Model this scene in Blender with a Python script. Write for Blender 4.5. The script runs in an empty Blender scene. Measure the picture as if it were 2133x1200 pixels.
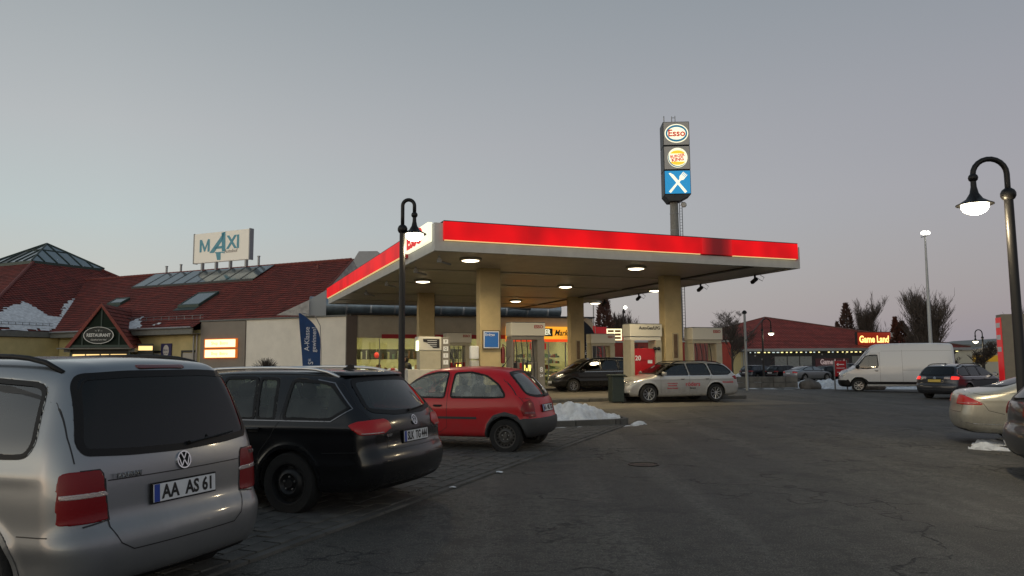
import bpy, math, random
import numpy as np
from mathutils import Vector, Matrix, noise
R = math.radians
rnd = random.Random(7)
scene = bpy.context.scene
C = scene.collection

# ---------------------------------------------------------------- camera
cam_data = bpy.data.cameras.new("camera")
cam = bpy.data.objects.new("camera", cam_data)
C.objects.link(cam)
PITCH, ROLL, EYE, FPX = math.atan(152 / 1560), -0.007, 1.55, 1560.0
cam.matrix_world = Matrix.Translation((0, 0, EYE)) @ Matrix.Rotation(math.pi / 2 + PITCH, 4, 'X') @ Matrix.Rotation(ROLL, 4, 'Z')
cam_data.sensor_width = 36
cam_data.lens = 36 * FPX / 2133
cam_data.clip_start = 0.05
cam_data.clip_end = 3000
scene.camera = cam
scene.view_settings.view_transform = 'Standard'
scene.view_settings.look = 'None'
scene.view_settings.gamma = 1
scene.view_settings.use_curve_mapping = False
scene.view_settings.exposure = 0.0
scene.cycles.use_denoising = True
scene.cycles.max_bounces = 8
scene.cycles.transparent_max_bounces = 16
scene.cycles.sample_clamp_indirect = 4
scene.cycles.caustics_reflective = False
scene.cycles.caustics_refractive = False

# ---------------------------------------------------------------- dusk sky: the sun is just below the horizon behind the camera, to the left
world = bpy.data.worlds.new("World")
scene.world = world
world.use_nodes = True
wn, wl = world.node_tree.nodes, world.node_tree.links
wn.clear()
w_out = wn.new('ShaderNodeOutputWorld')
sky = wn.new('ShaderNodeTexSky')
sky.sky_type = 'NISHITA'
sky.sun_disc = False
sky.sun_elevation = R(1.0)
sky.sun_rotation = R(-140)
sky.air_density = 1.0
sky.dust_density = 2.0
bg_n = wn.new('ShaderNodeBackground')
bg_n.inputs['Strength'].default_value = 0.05
wl.new(sky.outputs[0], bg_n.inputs[0])
tc = wn.new('ShaderNodeTexCoord')
sep = wn.new('ShaderNodeSeparateXYZ')
wl.new(tc.outputs['Generated'], sep.inputs[0])
def ramp(nodes, stops):
    r = nodes.new('ShaderNodeValToRGB')
    while len(r.color_ramp.elements) < len(stops):
        r.color_ramp.elements.new(0.5)
    for e, (p, c) in zip(r.color_ramp.elements, stops):
        e.position = p
        e.color = (*c, 1)
    return r
# twilight glow side (left) and the far side (right), both by elevation
rl = ramp(wn, [(0.0, (.55, .51, .44)), (.09, (.51, .52, .50)), (.17, (.47, .53, .54)), (.28, (.44, .46, .475)), (.45, (.315, .345, .365)), (.7, (.20, .245, .285)), (1, (.13, .165, .215))])
rr = ramp(wn, [(0.0, (.28, .26, .30)), (.09, (.29, .275, .315)), (.2, (.305, .29, .335)), (.32, (.275, .275, .315)), (.45, (.225, .245, .28)), (.7, (.17, .21, .25)), (1, (.12, .155, .205))])
wl.new(sep.outputs['Z'], rl.inputs[0])
wl.new(sep.outputs['Z'], rr.inputs[0])
dot = wn.new('ShaderNodeVectorMath')
dot.operation = 'DOT_PRODUCT'
dot.inputs[1].default_value = (math.sin(R(-110)), math.cos(R(-110)), 0)
wl.new(tc.outputs['Generated'], dot.inputs[0])
mr = wn.new('ShaderNodeMapRange')
mr.inputs['From Min'].default_value = -0.88
mr.inputs['From Max'].default_value = 0.15
wl.new(dot.outputs['Value'], mr.inputs['Value'])
mx = wn.new('ShaderNodeMixRGB')
wl.new(mr.outputs[0], mx.inputs[0])
wl.new(rr.outputs[0], mx.inputs[1])
wl.new(rl.outputs[0], mx.inputs[2])
bg_g = wn.new('ShaderNodeBackground')
# the afterglow proper: a warm low lobe where the sun went down, behind the camera
r3 = ramp(wn, [(0.0, (1.35, 1.05, .66)), (.10, (1.10, .94, .68)), (.24, (.50, .47, .38)), (.45, (.12, .12, .11)), (.7, (0, 0, 0))])
wl.new(sep.outputs['Z'], r3.inputs[0])
dot2 = wn.new('ShaderNodeVectorMath')
dot2.operation = 'DOT_PRODUCT'
dot2.inputs[1].default_value = (math.sin(R(-140)), math.cos(R(-140)), 0)
wl.new(tc.outputs['Generated'], dot2.inputs[0])
mr2 = wn.new('ShaderNodeMapRange')
mr2.interpolation_type = 'SMOOTHSTEP'
mr2.inputs['From Min'].default_value = 0.05
mr2.inputs['From Max'].default_value = 1.0
wl.new(dot2.outputs['Value'], mr2.inputs['Value'])
ma = wn.new('ShaderNodeMixRGB')
ma.blend_type = 'ADD'
wl.new(mr2.outputs[0], ma.inputs[0])
wl.new(mx.outputs[0], ma.inputs[1])
wl.new(r3.outputs[0], ma.inputs[2])
wl.new(ma.outputs[0], bg_g.inputs[0])
add = wn.new('ShaderNodeAddShader')
wl.new(bg_n.outputs[0], add.inputs[0])
wl.new(bg_g.outputs[0], add.inputs[1])
wl.new(add.outputs[0], w_out.inputs[0])
sun_data = bpy.data.lights.new("sun", 'SUN')
sun_data.energy = 0.06
sun_data.angle = R(20)
sun_data.color = (1, .86, .7)
sun = bpy.data.objects.new("sun", sun_data)
C.objects.link(sun)
sun.rotation_euler = Vector((math.sin(R(-140)), math.cos(R(-140)), .12)).to_track_quat('Z', 'Y').to_euler()

# ---------------------------------------------------------------- materials
MATS = {}
def new_mat(name):
    m = bpy.data.materials.new(name)
    m.use_nodes = True
    MATS[name] = m
    return m, m.node_tree.nodes, m.node_tree.links, m.node_tree.nodes['Principled BSDF']
def mat(name, col, rough=.6, metal=0, coat=0, emit=None, es=0, bump=0, bscale=30, vary=0, vscale=4, spec=None, stretch=None):
    if name in MATS:
        return MATS[name]
    m, n, l, b = new_mat(name)
    b.inputs['Base Color'].default_value = (*col, 1)
    b.inputs['Roughness'].default_value = rough
    b.inputs['Metallic'].default_value = metal
    b.inputs['Coat Weight'].default_value = coat
    b.inputs['Coat Roughness'].default_value = .06
    if spec is not None:
        b.inputs['Specular IOR Level'].default_value = spec
    if emit:
        b.inputs['Emission Color'].default_value = (*emit, 1)
        b.inputs['Emission Strength'].default_value = es
    if vary or bump:
        t = n.new('ShaderNodeTexCoord')
        src = t.outputs['Object']
        if stretch:
            mp = n.new('ShaderNodeMapping')
            mp.inputs['Scale'].default_value = stretch
            l.new(src, mp.inputs[0])
            src = mp.outputs[0]
    if vary:
        a = n.new('ShaderNodeTexNoise')
        a.inputs['Scale'].default_value = vscale
        a.inputs['Detail'].default_value = 6
        a.inputs['Roughness'].default_value = .65
        l.new(src, a.inputs['Vector'])
        h = n.new('ShaderNodeHueSaturation')
        h.inputs['Color'].default_value = (*col, 1)
        r_ = n.new('ShaderNodeMapRange')
        r_.inputs['From Min'].default_value = .3
        r_.inputs['From Max'].default_value = .7
        r_.inputs['To Min'].default_value = 1 - vary
        r_.inputs['To Max'].default_value = 1 + vary
        l.new(a.outputs['Fac'], r_.inputs['Value'])
        l.new(r_.outputs[0], h.inputs['Value'])
        l.new(h.outputs[0], b.inputs['Base Color'])
        r2 = n.new('ShaderNodeMapRange')
        r2.inputs['To Min'].default_value = max(.02, rough - .12)
        r2.inputs['To Max'].default_value = min(1, rough + .12)
        l.new(a.outputs['Fac'], r2.inputs['Value'])
        l.new(r2.outputs[0], b.inputs['Roughness'])
    if bump:
        a = n.new('ShaderNodeTexNoise')
        a.inputs['Scale'].default_value = bscale
        a.inputs['Detail'].default_value = 4
        l.new(src, a.inputs['Vector'])
        bp = n.new('ShaderNodeBump')
        bp.inputs['Strength'].default_value = bump
        bp.inputs['Distance'].default_value = .02
        l.new(a.outputs['Fac'], bp.inputs['Height'])
        l.new(bp.outputs[0], b.inputs['Normal'])
    return m
def glass(name, tint=(.35, .42, .40), refl=1.0, base=.05, haze=0):
    if name in MATS:
        return MATS[name]
    m, n, l, b = new_mat(name)
    n.remove(b)
    o = n['Material Output']
    tr = n.new('ShaderNodeBsdfTransparent')
    tr.inputs[0].default_value = (*tint, 1)
    gl = n.new('ShaderNodeBsdfGlossy')
    gl.inputs['Roughness'].default_value = .03
    fr = n.new('ShaderNodeFresnel')
    fr.inputs[0].default_value = 1.5
    mm = n.new('ShaderNodeMath')
    mm.operation = 'MULTIPLY_ADD'
    mm.inputs[1].default_value = refl
    mm.inputs[2].default_value = base
    mm.use_clamp = True
    l.new(fr.outputs[0], mm.inputs[0])
    ms = n.new('ShaderNodeMixShader')
    l.new(mm.outputs[0], ms.inputs[0])
    if haze:                      # frost and road film on the pane
        df = n.new('ShaderNodeBsdfDiffuse')
        df.inputs[0].default_value = (.55, .60, .57, 1)
        nz = n.new('ShaderNodeTexNoise')
        nz.inputs['Scale'].default_value = 3.5
        nz.inputs['Detail'].default_value = 5
        tx = n.new('ShaderNodeTexCoord')
        l.new(tx.outputs['Object'], nz.inputs['Vector'])
        mh = n.new('ShaderNodeMapRange')
        mh.inputs['From Min'].default_value = .35
        mh.inputs['From Max'].default_value = .65
        mh.inputs['To Min'].default_value = haze * .6
        mh.inputs['To Max'].default_value = haze * 1.4
        l.new(nz.outputs['Fac'], mh.inputs['Value'])
        m0 = n.new('ShaderNodeMixShader')
        l.new(mh.outputs[0], m0.inputs[0])
        l.new(tr.outputs[0], m0.inputs[1])
        l.new(df.outputs[0], m0.inputs[2])
        l.new(m0.outputs[0], ms.inputs[1])
    else:
        l.new(tr.outputs[0], ms.inputs[1])
    l.new(gl.outputs[0], ms.inputs[2])
    l.new(ms.outputs[0], o.inputs[0])
    return m
def paint(name, col, metal=.0, rough=.35, dirt=.5, coat=.9):
    """car paint: clear coat, fine flake, road dust low on the body"""
    if name in MATS:
        return MATS[name]
    m, n, l, b = new_mat(name)
    t = n.new('ShaderNodeTexCoord')
    s = n.new('ShaderNodeSeparateXYZ')
    l.new(t.outputs['Object'], s.inputs[0])
    a = n.new('ShaderNodeTexNoise')
    a.inputs['Scale'].default_value = 5
    a.inputs['Detail'].default_value = 7
    a.inputs['Roughness'].default_value = .7
    l.new(t.outputs['Object'], a.inputs['Vector'])
    q = n.new('ShaderNodeMapRange')          # dust is thickest near the road
    q.inputs['From Min'].default_value = 1.0
    q.inputs['From Max'].default_value = .25
    q.inputs['To Min'].default_value = 0
    q.inputs['To Max'].default_value = 1
    l.new(s.outputs['Z'], q.inputs['Value'])
    mu = n.new('ShaderNodeMath')
    mu.operation = 'MULTIPLY'
    l.new(q.outputs[0], mu.inputs[0])
    l.new(a.outputs['Fac'], mu.inputs[1])
    m2 = n.new('ShaderNodeMath')
    m2.operation = 'MULTIPLY'
    m2.inputs[1].default_value = dirt * 1.6
    m2.use_clamp = True
    l.new(mu.outputs[0], m2.inputs[0])
    mc = n.new('ShaderNodeMixRGB')
    mc.inputs[1].default_value = (*col, 1)
    mc.inputs[2].default_value = (.085, .08, .072, 1)
    l.new(m2.outputs[0], mc.inputs[0])
    l.new(mc.outputs[0], b.inputs['Base Color'])
    rr_ = n.new('ShaderNodeMapRange')
    rr_.inputs['To Min'].default_value = rough
    rr_.inputs['To Max'].default_value = .8
    l.new(m2.outputs[0], rr_.inputs['Value'])
    l.new(rr_.outputs[0], b.inputs['Roughness'])
    mt = n.new('ShaderNodeMapRange')
    mt.inputs['To Min'].default_value = metal
    mt.inputs['To Max'].default_value = 0
    l.new(m2.outputs[0], mt.inputs['Value'])
    l.new(mt.outputs[0], b.inputs['Metallic'])
    ct = n.new('ShaderNodeMapRange')
    ct.inputs['To Min'].default_value = coat
    b.inputs['Specular IOR Level'].default_value = .5 if coat > .5 else .3
    ct.inputs['To Max'].default_value = .1
    l.new(m2.outputs[0], ct.inputs['Value'])
    l.new(ct.outputs[0], b.inputs['Coat Weight'])
    b.inputs['Coat Roughness'].default_value = .09
    return m
BLACK = mat('black_plastic', (.007, .007, .008), .55, spec=.3)
RUBBER = mat('tyre_rubber', (.012, .012, .012), .85, bump=.3, bscale=60)
INNER = mat('dark_interior', (.02, .021, .022), .85)
SEAT = mat('seat_fabric', (.045, .047, .05), .9)
CHROME = mat('chrome', (.75, .76, .78), .18, 1)
ALLOY = mat('alloy_metal', (.42, .43, .44), .35, 1)
STEELRIM = mat('painted_steel_rim', (.018, .018, .019), .5, .3)
WHITE = mat('white_paint', (.75, .75, .73), .5, vary=.05)
PLATEWHITE = mat('plate_white', (.72, .74, .76), .4, vary=.06, vscale=20)
PLATEBLUE = mat('plate_blue', (.02, .06, .35), .4)
PRINT = mat('black_print', (.01, .01, .012), .5)
GREYMETAL = mat('grey_metal', (.28, .29, .30), .45, .6, vary=.1)

# ---------------------------------------------------------------- small mesh builder
def ground_z(x, y):
    return -.015 * max(0, min(x, 60) - 6) - .006 * max(0, min(y, 140) - 40)
class MB:
    def __init__(s):
        s.v, s.f, s.uv = [], [], None
    def quad(s, a, b, c, d):
        n = len(s.v)
        s.v += [tuple(a), tuple(b), tuple(c), tuple(d)]
        s.f.append((n, n + 1, n + 2, n + 3))
        return s
    def poly(s, pts):
        n = len(s.v)
        s.v += [tuple(p) for p in pts]
        s.f.append(tuple(range(n, n + len(pts))))
        return s
    def box(s, c, d, rot=None, taper=None):
        n = len(s.v)
        M = rot if rot is not None else None
        for k in range(8):
            x = (k & 1) - .5
            y = ((k >> 1) & 1) - .5
            z = ((k >> 2) & 1) - .5
            tp = 1 if (taper is None or z < 0) else taper
            p = Vector((x * d[0] * tp, y * d[1] * tp, z * d[2]))
            if M is not None:
                p = M @ p
            s.v.append((p.x + c[0], p.y + c[1], p.z + c[2]))
        for q in ((0, 2, 3, 1), (4, 5, 7, 6), (0, 1, 5, 4), (2, 6, 7, 3), (0, 4, 6, 2), (1, 3, 7, 5)):
            s.f.append(tuple(n + i for i in q))
        return s
    def bb(s, x0, x1, y0, y1, z0, z1):
        return s.box(((x0 + x1) / 2, (y0 + y1) / 2, (z0 + z1) / 2), (abs(x1 - x0), abs(y1 - y0), abs(z1 - z0)))
    def tube(s, pts, r, n=8, cap=True):
        pts = [Vector(p) for p in pts]
        rs = r if isinstance(r, (list, tuple)) else [r] * len(pts)
        base = len(s.v)
        up = None
        for i, p in enumerate(pts):
            t = (pts[min(i + 1, len(pts) - 1)] - pts[max(i - 1, 0)]).normalized()
            if up is None:
                up = t.orthogonal().normalized()
            a = (up - t * up.dot(t)).normalized()
            up = a
            b = t.cross(a)
            for k in range(n):
                w = 2 * math.pi * k / n
                q = p + (a * math.cos(w) + b * math.sin(w)) * rs[i]
                s.v.append(tuple(q))
        for i in range(len(pts) - 1):
            for k in range(n):
                k2 = (k + 1) % n
                s.f.append((base + i * n + k, base + i * n + k2, base + (i + 1) * n + k2, base + (i + 1) * n + k))
        if cap:
            s.f.append(tuple(base + k for k in range(n))[::-1])
            s.f.append(tuple(base + (len(pts) - 1) * n + k for k in range(n)))
        return s
    def lathe(s, prof, c=(0, 0, 0), axis='Z', n=24, cap=True):
        """prof: (radius, height) list, revolved about the axis"""
        base = len(s.v)
        for r, h in prof:
            for k in range(n):
                w = 2 * math.pi * k / n
                a, b = r * math.cos(w), r * math.sin(w)
                p = (a, b, h) if axis == 'Z' else ((a, h, b) if axis == 'Y' else (h, a, b))
                s.v.append((p[0] + c[0], p[1] + c[1], p[2] + c[2]))
        for i in range(len(prof) - 1):
            for k in range(n):
                k2 = (k + 1) % n
                s.f.append((base + i * n + k, base + i * n + k2, base + (i + 1) * n + k2, base + (i + 1) * n + k))
        if cap:
            if prof[0][0] > 1e-4:
                s.f.append(tuple(base + k for k in range(n))[::-1])
            if prof[-1][0] > 1e-4:
                s.f.append(tuple(base + (len(prof) - 1) * n + k for k in range(n)))
        return s
    def ball(s, c, r, n=12, sq=(1, 1, 1)):
        m = n // 2
        base = len(s.v)
        for i in range(m + 1):
            th = math.pi * i / m
            for k in range(n):
                w = 2 * math.pi * k / n
                s.v.append((c[0] + r * sq[0] * math.sin(th) * math.cos(w), c[1] + r * sq[1] * math.sin(th) * math.sin(w), c[2] + r * sq[2] * math.cos(th)))
        for i in range(m):
            for k in range(n):
                k2 = (k + 1) % n
                s.f.append((base + i * n + k, base + (i + 1) * n + k, base + (i + 1) * n + k2, base + i * n + k2))
        return s
    def prism(s, poly, z0, z1, plane='XY'):
        """polygon extruded; plane XY -> along z, XZ -> along y, YZ -> along x"""
        n = len(poly)
        base = len(s.v)
        for h in (z0, z1):
            for a, b in poly:
                s.v.append((a, b, h) if plane == 'XY' else ((a, h, b) if plane == 'XZ' else (h, a, b)))
        s.f.append(tuple(base + k for k in range(n))[::-1])
        s.f.append(tuple(base + n + k for k in range(n)))
        for k in range(n):
            k2 = (k + 1) % n
            s.f.append((base + k, base + k2, base + n + k2, base + n + k))
        return s
    def mesh(s, name, m, smooth=False, uv=None, fix=True):
        me = bpy.data.meshes.new(name)
        me.from_pydata(s.v, [], s.f)
        if fix:
            import bmesh
            bm = bmesh.new()
            bm.from_mesh(me)
            bmesh.ops.recalc_face_normals(bm, faces=bm.faces)
            bm.to_mesh(me)
            bm.free()
        if m is not None:
            me.materials.append(m)
        if smooth:
            me.polygons.foreach_set('use_smooth', [True] * len(me.polygons))
            if smooth != 'full':
                try:
                    me.set_sharp_from_angle(angle=R(smooth if smooth is not True else 38))
                except Exception:
                    pass
        return me
    def build(s, name, m, parent=None, smooth=False, bevel=0, **kw):
        o = bpy.data.objects.new(name, s.mesh(name, m, smooth))
        C.objects.link(o)
        if parent is not None:
            o.parent = parent
        if bevel:
            b = o.modifiers.new('bevel', 'BEVEL')
            b.width = bevel
            b.segments = 2
            b.limit_method = 'ANGLE'
        for k, v in kw.items():
            o[k] = v
        return o
def tag(o, label, cat, group=None):
    o['label'] = label
    o['category'] = cat
    if group:
        o['group'] = group
    return o
def root(name, label, cat, loc=(0, 0, 0), az=None, group=None):
    """an Empty at the thing's base; az = compass direction of its local +x, in degrees clockwise from +y"""
    o = bpy.data.objects.new(name, None)
    C.objects.link(o)
    o.location = loc
    if az is not None:
        o.rotation_euler = (0, 0, R(90 - az))
    return tag(o, label, cat, group)
def text(name, body, size, m, parent, loc, rot=(90, 0, 0), extrude=.004, bold=0.0, align='CENTER', squeeze=1.0, shear=0.0, spacing=1.0):
    cu = bpy.data.curves.new(name, 'FONT')
    cu.body = body
    cu.size = size
    cu.extrude = extrude
    cu.offset = bold
    cu.align_x = align
    cu.align_y = 'CENTER'
    cu.shear = shear
    cu.space_character = spacing
    cu.resolution_u = 3
    cu.materials.append(m)
    o = bpy.data.objects.new(name, cu)
    C.objects.link(o)
    o.parent = parent
    o.location = loc
    o.rotation_euler = tuple(R(a) for a in rot)
    o.scale = (squeeze, 1, 1)
    return o
def copy_thing(r0, loc=None, az=None, **props):
    def rec(o, parent):
        c = o.copy()
        C.objects.link(c)
        c.parent = parent
        for ch in o.children:
            rec(ch, c)
        return c
    n = rec(r0, None)
    if loc is not None:
        n.location = loc
    if az is not None:
        n.rotation_euler = (0, 0, R(90 - az))
    for k, v in props.items():
        n[k] = v
    return n
def vdir(az):
    return Vector((math.sin(R(az)), math.cos(R(az)), 0))
def project(p):
    q = cam.matrix_world.inverted() @ Vector(p)
    return (1066.5 + FPX * q.x / -q.z, 600 - FPX * q.y / -q.z)
# ================================================================ vehicle shells from a smooth solid field
def chaikin(P, it=2):
    P = np.array(P, float)
    for _ in range(it):
        Q = np.roll(P, -1, 0)
        P = np.stack([.75 * P + .25 * Q, .25 * P + .75 * Q], 1).reshape(-1, 2)
    return P
def rounded(P, r):
    P = np.array(P, float)
    if len(P) > 1 and np.allclose(P[0], P[-1]):
        P = P[:-1]
    n, out = len(P), []
    for i in range(n):
        a, b, c = P[i - 1], P[i], P[(i + 1) % n]
        u, v = a - b, c - b
        lu, lv = max(np.linalg.norm(u), 1e-6), max(np.linalg.norm(v), 1e-6)
        k = min(r, lu * .45, lv * .45)
        p, q = b + u / lu * k, b + v / lv * k
        for t in (0, .25, .5, .75, 1):
            out.append((1 - t) ** 2 * p + 2 * t * (1 - t) * b + t * t * q)
    return np.array(out)
def poly_sdf(P, X, Z):
    d = np.full(X.shape, 1e9)
    ins = np.zeros(X.shape, bool)
    n = len(P)
    for i in range(n):
        ax, az = P[i]
        bx, bz = P[(i + 1) % n]
        ex, ez = bx - ax, bz - az
        L = ex * ex + ez * ez
        if L < 1e-12:
            continue
        wx, wz = X - ax, Z - az
        t = np.clip((wx * ex + wz * ez) / L, 0, 1)
        d = np.minimum(d, (wx - ex * t) ** 2 + (wz - ez * t) ** 2)
        c = ((az > Z) != (bz > Z)) & (X < (bx - ax) * (Z - az) / (bz - az + 1e-12) + ax)
        ins ^= c
    d = np.sqrt(d)
    return np.where(ins, -d, d)
class Table:
    """sampled 2-d distance field of a union of polygons"""
    def __init__(s, polys, x0, x1, z0, z1, h=.015, blur=0, rnd_it=2, rad=None):
        s.x0, s.z0, s.h = x0, z0, h
        X, Z = np.meshgrid(np.arange(x0, x1 + h, h), np.arange(z0, z1 + h, h), indexing='ij')
        D = np.full(X.shape, 1e9)
        for P in polys:
            D = np.minimum(D, poly_sdf(rounded(P, rad) if rad else chaikin(P, rnd_it), X, Z))
        if blur:
            k = np.exp(-.5 * (np.arange(-3 * blur, 3 * blur + 1) / blur) ** 2)
            k /= k.sum()
            m = 3 * blur
            D = np.pad(D, m, mode='edge')
            D = np.apply_along_axis(lambda v: np.convolve(v, k, 'valid'), 0, D)
            D = np.apply_along_axis(lambda v: np.convolve(v, k, 'valid'), 1, D)
        s.D = D
    def __call__(s, X, Z):
        u = np.clip((X - s.x0) / s.h, 0, s.D.shape[0] - 1.001)
        v = np.clip((Z - s.z0) / s.h, 0, s.D.shape[1] - 1.001)
        i, j = u.astype(np.int32), v.astype(np.int32)
        a, b = u - i, v - j
        D = s.D
        return (D[i, j] * (1 - a) + D[i + 1, j] * a) * (1 - b) + (D[i, j + 1] * (1 - a) + D[i + 1, j + 1] * a) * b
def smax(a, b, k):
    h = np.maximum(k - np.abs(a - b), 0)
    return np.maximum(a, b) + h * h / (4 * k)
def sstep(a, b, x):
    t = np.clip((x - a) / (b - a), 0, 1)
    return t * t * (3 - 2 * t)
def surface_net(fn, lo, hi, h, chunk=None):
    ax = [np.arange(lo[k], hi[k] + h, h) for k in range(3)]
    nx, ny, nz = (len(a) for a in ax)
    X, Y, Z = np.meshgrid(*ax, indexing='ij')
    F = fn(X.ravel(), Y.ravel(), Z.ravel()).reshape(nx, ny, nz)
    ins = F < 0
    cs = (nx - 1, ny - 1, nz - 1)
    acc_i, acc_p, quads = [], [], []
    for k in range(3):
        sl0 = [slice(None)] * 3
        sl1 = [slice(None)] * 3
        sl0[k] = slice(0, -1)
        sl1[k] = slice(1, None)
        A, B = F[tuple(sl0)], F[tuple(sl1)]
        m = ins[tuple(sl0)] != ins[tuple(sl1)]
        idx = np.array(np.nonzero(m))
        if idx.shape[1] == 0:
            continue
        fa, fb = A[m], B[m]
        t = fa / (fa - fb)
        pos = np.stack([ax[q][idx[q]] for q in range(3)], 1).astype(float)
        pos[:, k] += t * h
        o1, o2 = [q for q in range(3) if q != k]
        ok = (idx[o1] > 0) & (idx[o2] > 0) & (idx[o1] < cs[o1]) & (idx[o2] < cs[o2])
        cells = []
        for d1, d2 in ((0, 0), (-1, 0), (-1, -1), (0, -1)):
            c = idx.copy()
            c[o1] += d1
            c[o2] += d2
            v = (c[o1] >= 0) & (c[o2] >= 0) & (c[o1] < cs[o1]) & (c[o2] < cs[o2])
            lin = (c[0] * cs[1] + c[1]) * cs[2] + c[2]
            acc_i.append(lin[v])
            acc_p.append(pos[v])
            cells.append(lin)
        q = np.stack(cells, 1)[ok]
        flip = (fa < 0)[ok]
        if k == 1:
            flip = ~flip
        q[~flip] = q[~flip][:, ::-1]
        quads.append(q)
    if not acc_i:
        return np.zeros((0, 3)), np.zeros((0, 4), int)
    I = np.concatenate(acc_i)
    Pp = np.concatenate(acc_p)
    u, inv = np.unique(I, return_inverse=True)
    cnt = np.bincount(inv)
    V = np.stack([np.bincount(inv, Pp[:, q]) / cnt for q in range(3)], 1)
    Q = np.concatenate(quads)
    Q = np.searchsorted(u, Q)
    return V, Q
def grad(fn, V, e):
    g = np.zeros_like(V)
    for k in range(3):
        d = np.zeros(3)
        d[k] = e
        a, b = V + d, V - d
        g[:, k] = fn(a[:, 0], a[:, 1], a[:, 2]) - fn(b[:, 0], b[:, 1], b[:, 2])
    return g / (2 * e)
def field_object(name, fn, lo, hi, h, mats, parent, deep=None, ne=.012, newton=2, keep=None):
    V, Q = surface_net(fn, lo, hi, h)
    if len(V) == 0:
        return None
    for _ in range(newton):
        g = grad(fn, V, .003)
        g2 = grad(fn, V, h * .9)
        f = fn(V[:, 0], V[:, 1], V[:, 2])
        f = np.where(np.linalg.norm(g - g2, axis=1) < .22, f, 0)
        st = f / np.maximum((g * g).sum(1), .15)
        st = np.clip(st, -h * .6, h * .6)
        V = V - g * st[:, None]
    N = grad(fn, V, min(ne, h))
    N /= np.maximum(np.linalg.norm(N, axis=1, keepdims=True), 1e-6)
    if keep is not None:
        Q = Q[keep(V[Q].mean(1))]
        if len(Q) == 0:
            return None
        us, Q = np.unique(Q, return_inverse=True)
        Q = Q.reshape(-1, 4)
        V, N = V[us], N[us]
    fn_ = np.cross(V[Q[:, 2]] - V[Q[:, 0]], V[Q[:, 3]] - V[Q[:, 1]])
    bad = (fn_ * N[Q].sum(1)).sum(1) < 0
    Q[bad] = Q[bad][:, ::-1]
    me = bpy.data.meshes.new(name)
    me.vertices.add(len(V))
    me.vertices.foreach_set('co', V.ravel())
    me.loops.add(len(Q) * 4)
    me.loops.foreach_set('vertex_index', Q.ravel().astype(np.int32))
    me.polygons.add(len(Q))
    me.polygons.foreach_set('loop_start', np.arange(0, len(Q) * 4, 4, dtype=np.int32))
    me.polygons.foreach_set('use_smooth', np.ones(len(Q), bool))
    for m in (mats if isinstance(mats, (list, tuple)) else [mats]):
        me.materials.append(m)
    if deep is not None:
        cen = V[Q].mean(1)
        me.polygons.foreach_set('material_index', deep(cen).astype(np.int32))
    me.update(calc_edges=True)
    try:
        me.normals_split_custom_set_from_vertices([tuple(v) for v in N])
    except Exception:
        pass
    o = bpy.data.objects.new(name, me)
    C.objects.link(o)
    o.parent = parent
    return o

def VW(mb, cx, cz, r, t=.012):
    """round roundel with a V above a W, in the local x-z plane, thickness along y"""
    n = 28
    for k in range(n):
        a, b = 2 * math.pi * k / n, 2 * math.pi * (k + 1) / n
        mb.prism([(cx + r * math.cos(a), cz + r * math.sin(a)), (cx + r * math.cos(b), cz + r * math.sin(b)),
                  (cx + r * .86 * math.cos(b), cz + r * .86 * math.sin(b)), (cx + r * .86 * math.cos(a), cz + r * .86 * math.sin(a))], -t, t, 'XZ')
    def stroke(p, q, w=.13):
        d = Vector((q[0] - p[0], q[1] - p[1]))
        nrm = Vector((-d.y, d.x)).normalized() * w * .5
        mb.prism([(cx + r * (p[0] + nrm.x), cz + r * (p[1] + nrm.y)), (cx + r * (q[0] + nrm.x), cz + r * (q[1] + nrm.y)),
                  (cx + r * (q[0] - nrm.x), cz + r * (q[1] - nrm.y)), (cx + r * (p[0] - nrm.x), cz + r * (p[1] - nrm.y))], -t, t, 'XZ')
    stroke((-.36, .78), (0, .08))
    stroke((.36, .78), (0, .08))
    stroke((-.76, .36), (-.40, -.70))
    stroke((-.40, -.70), (0, -.02))
    stroke((0, -.02), (.40, -.70))
    stroke((.40, -.70), (.76, .36))

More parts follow.
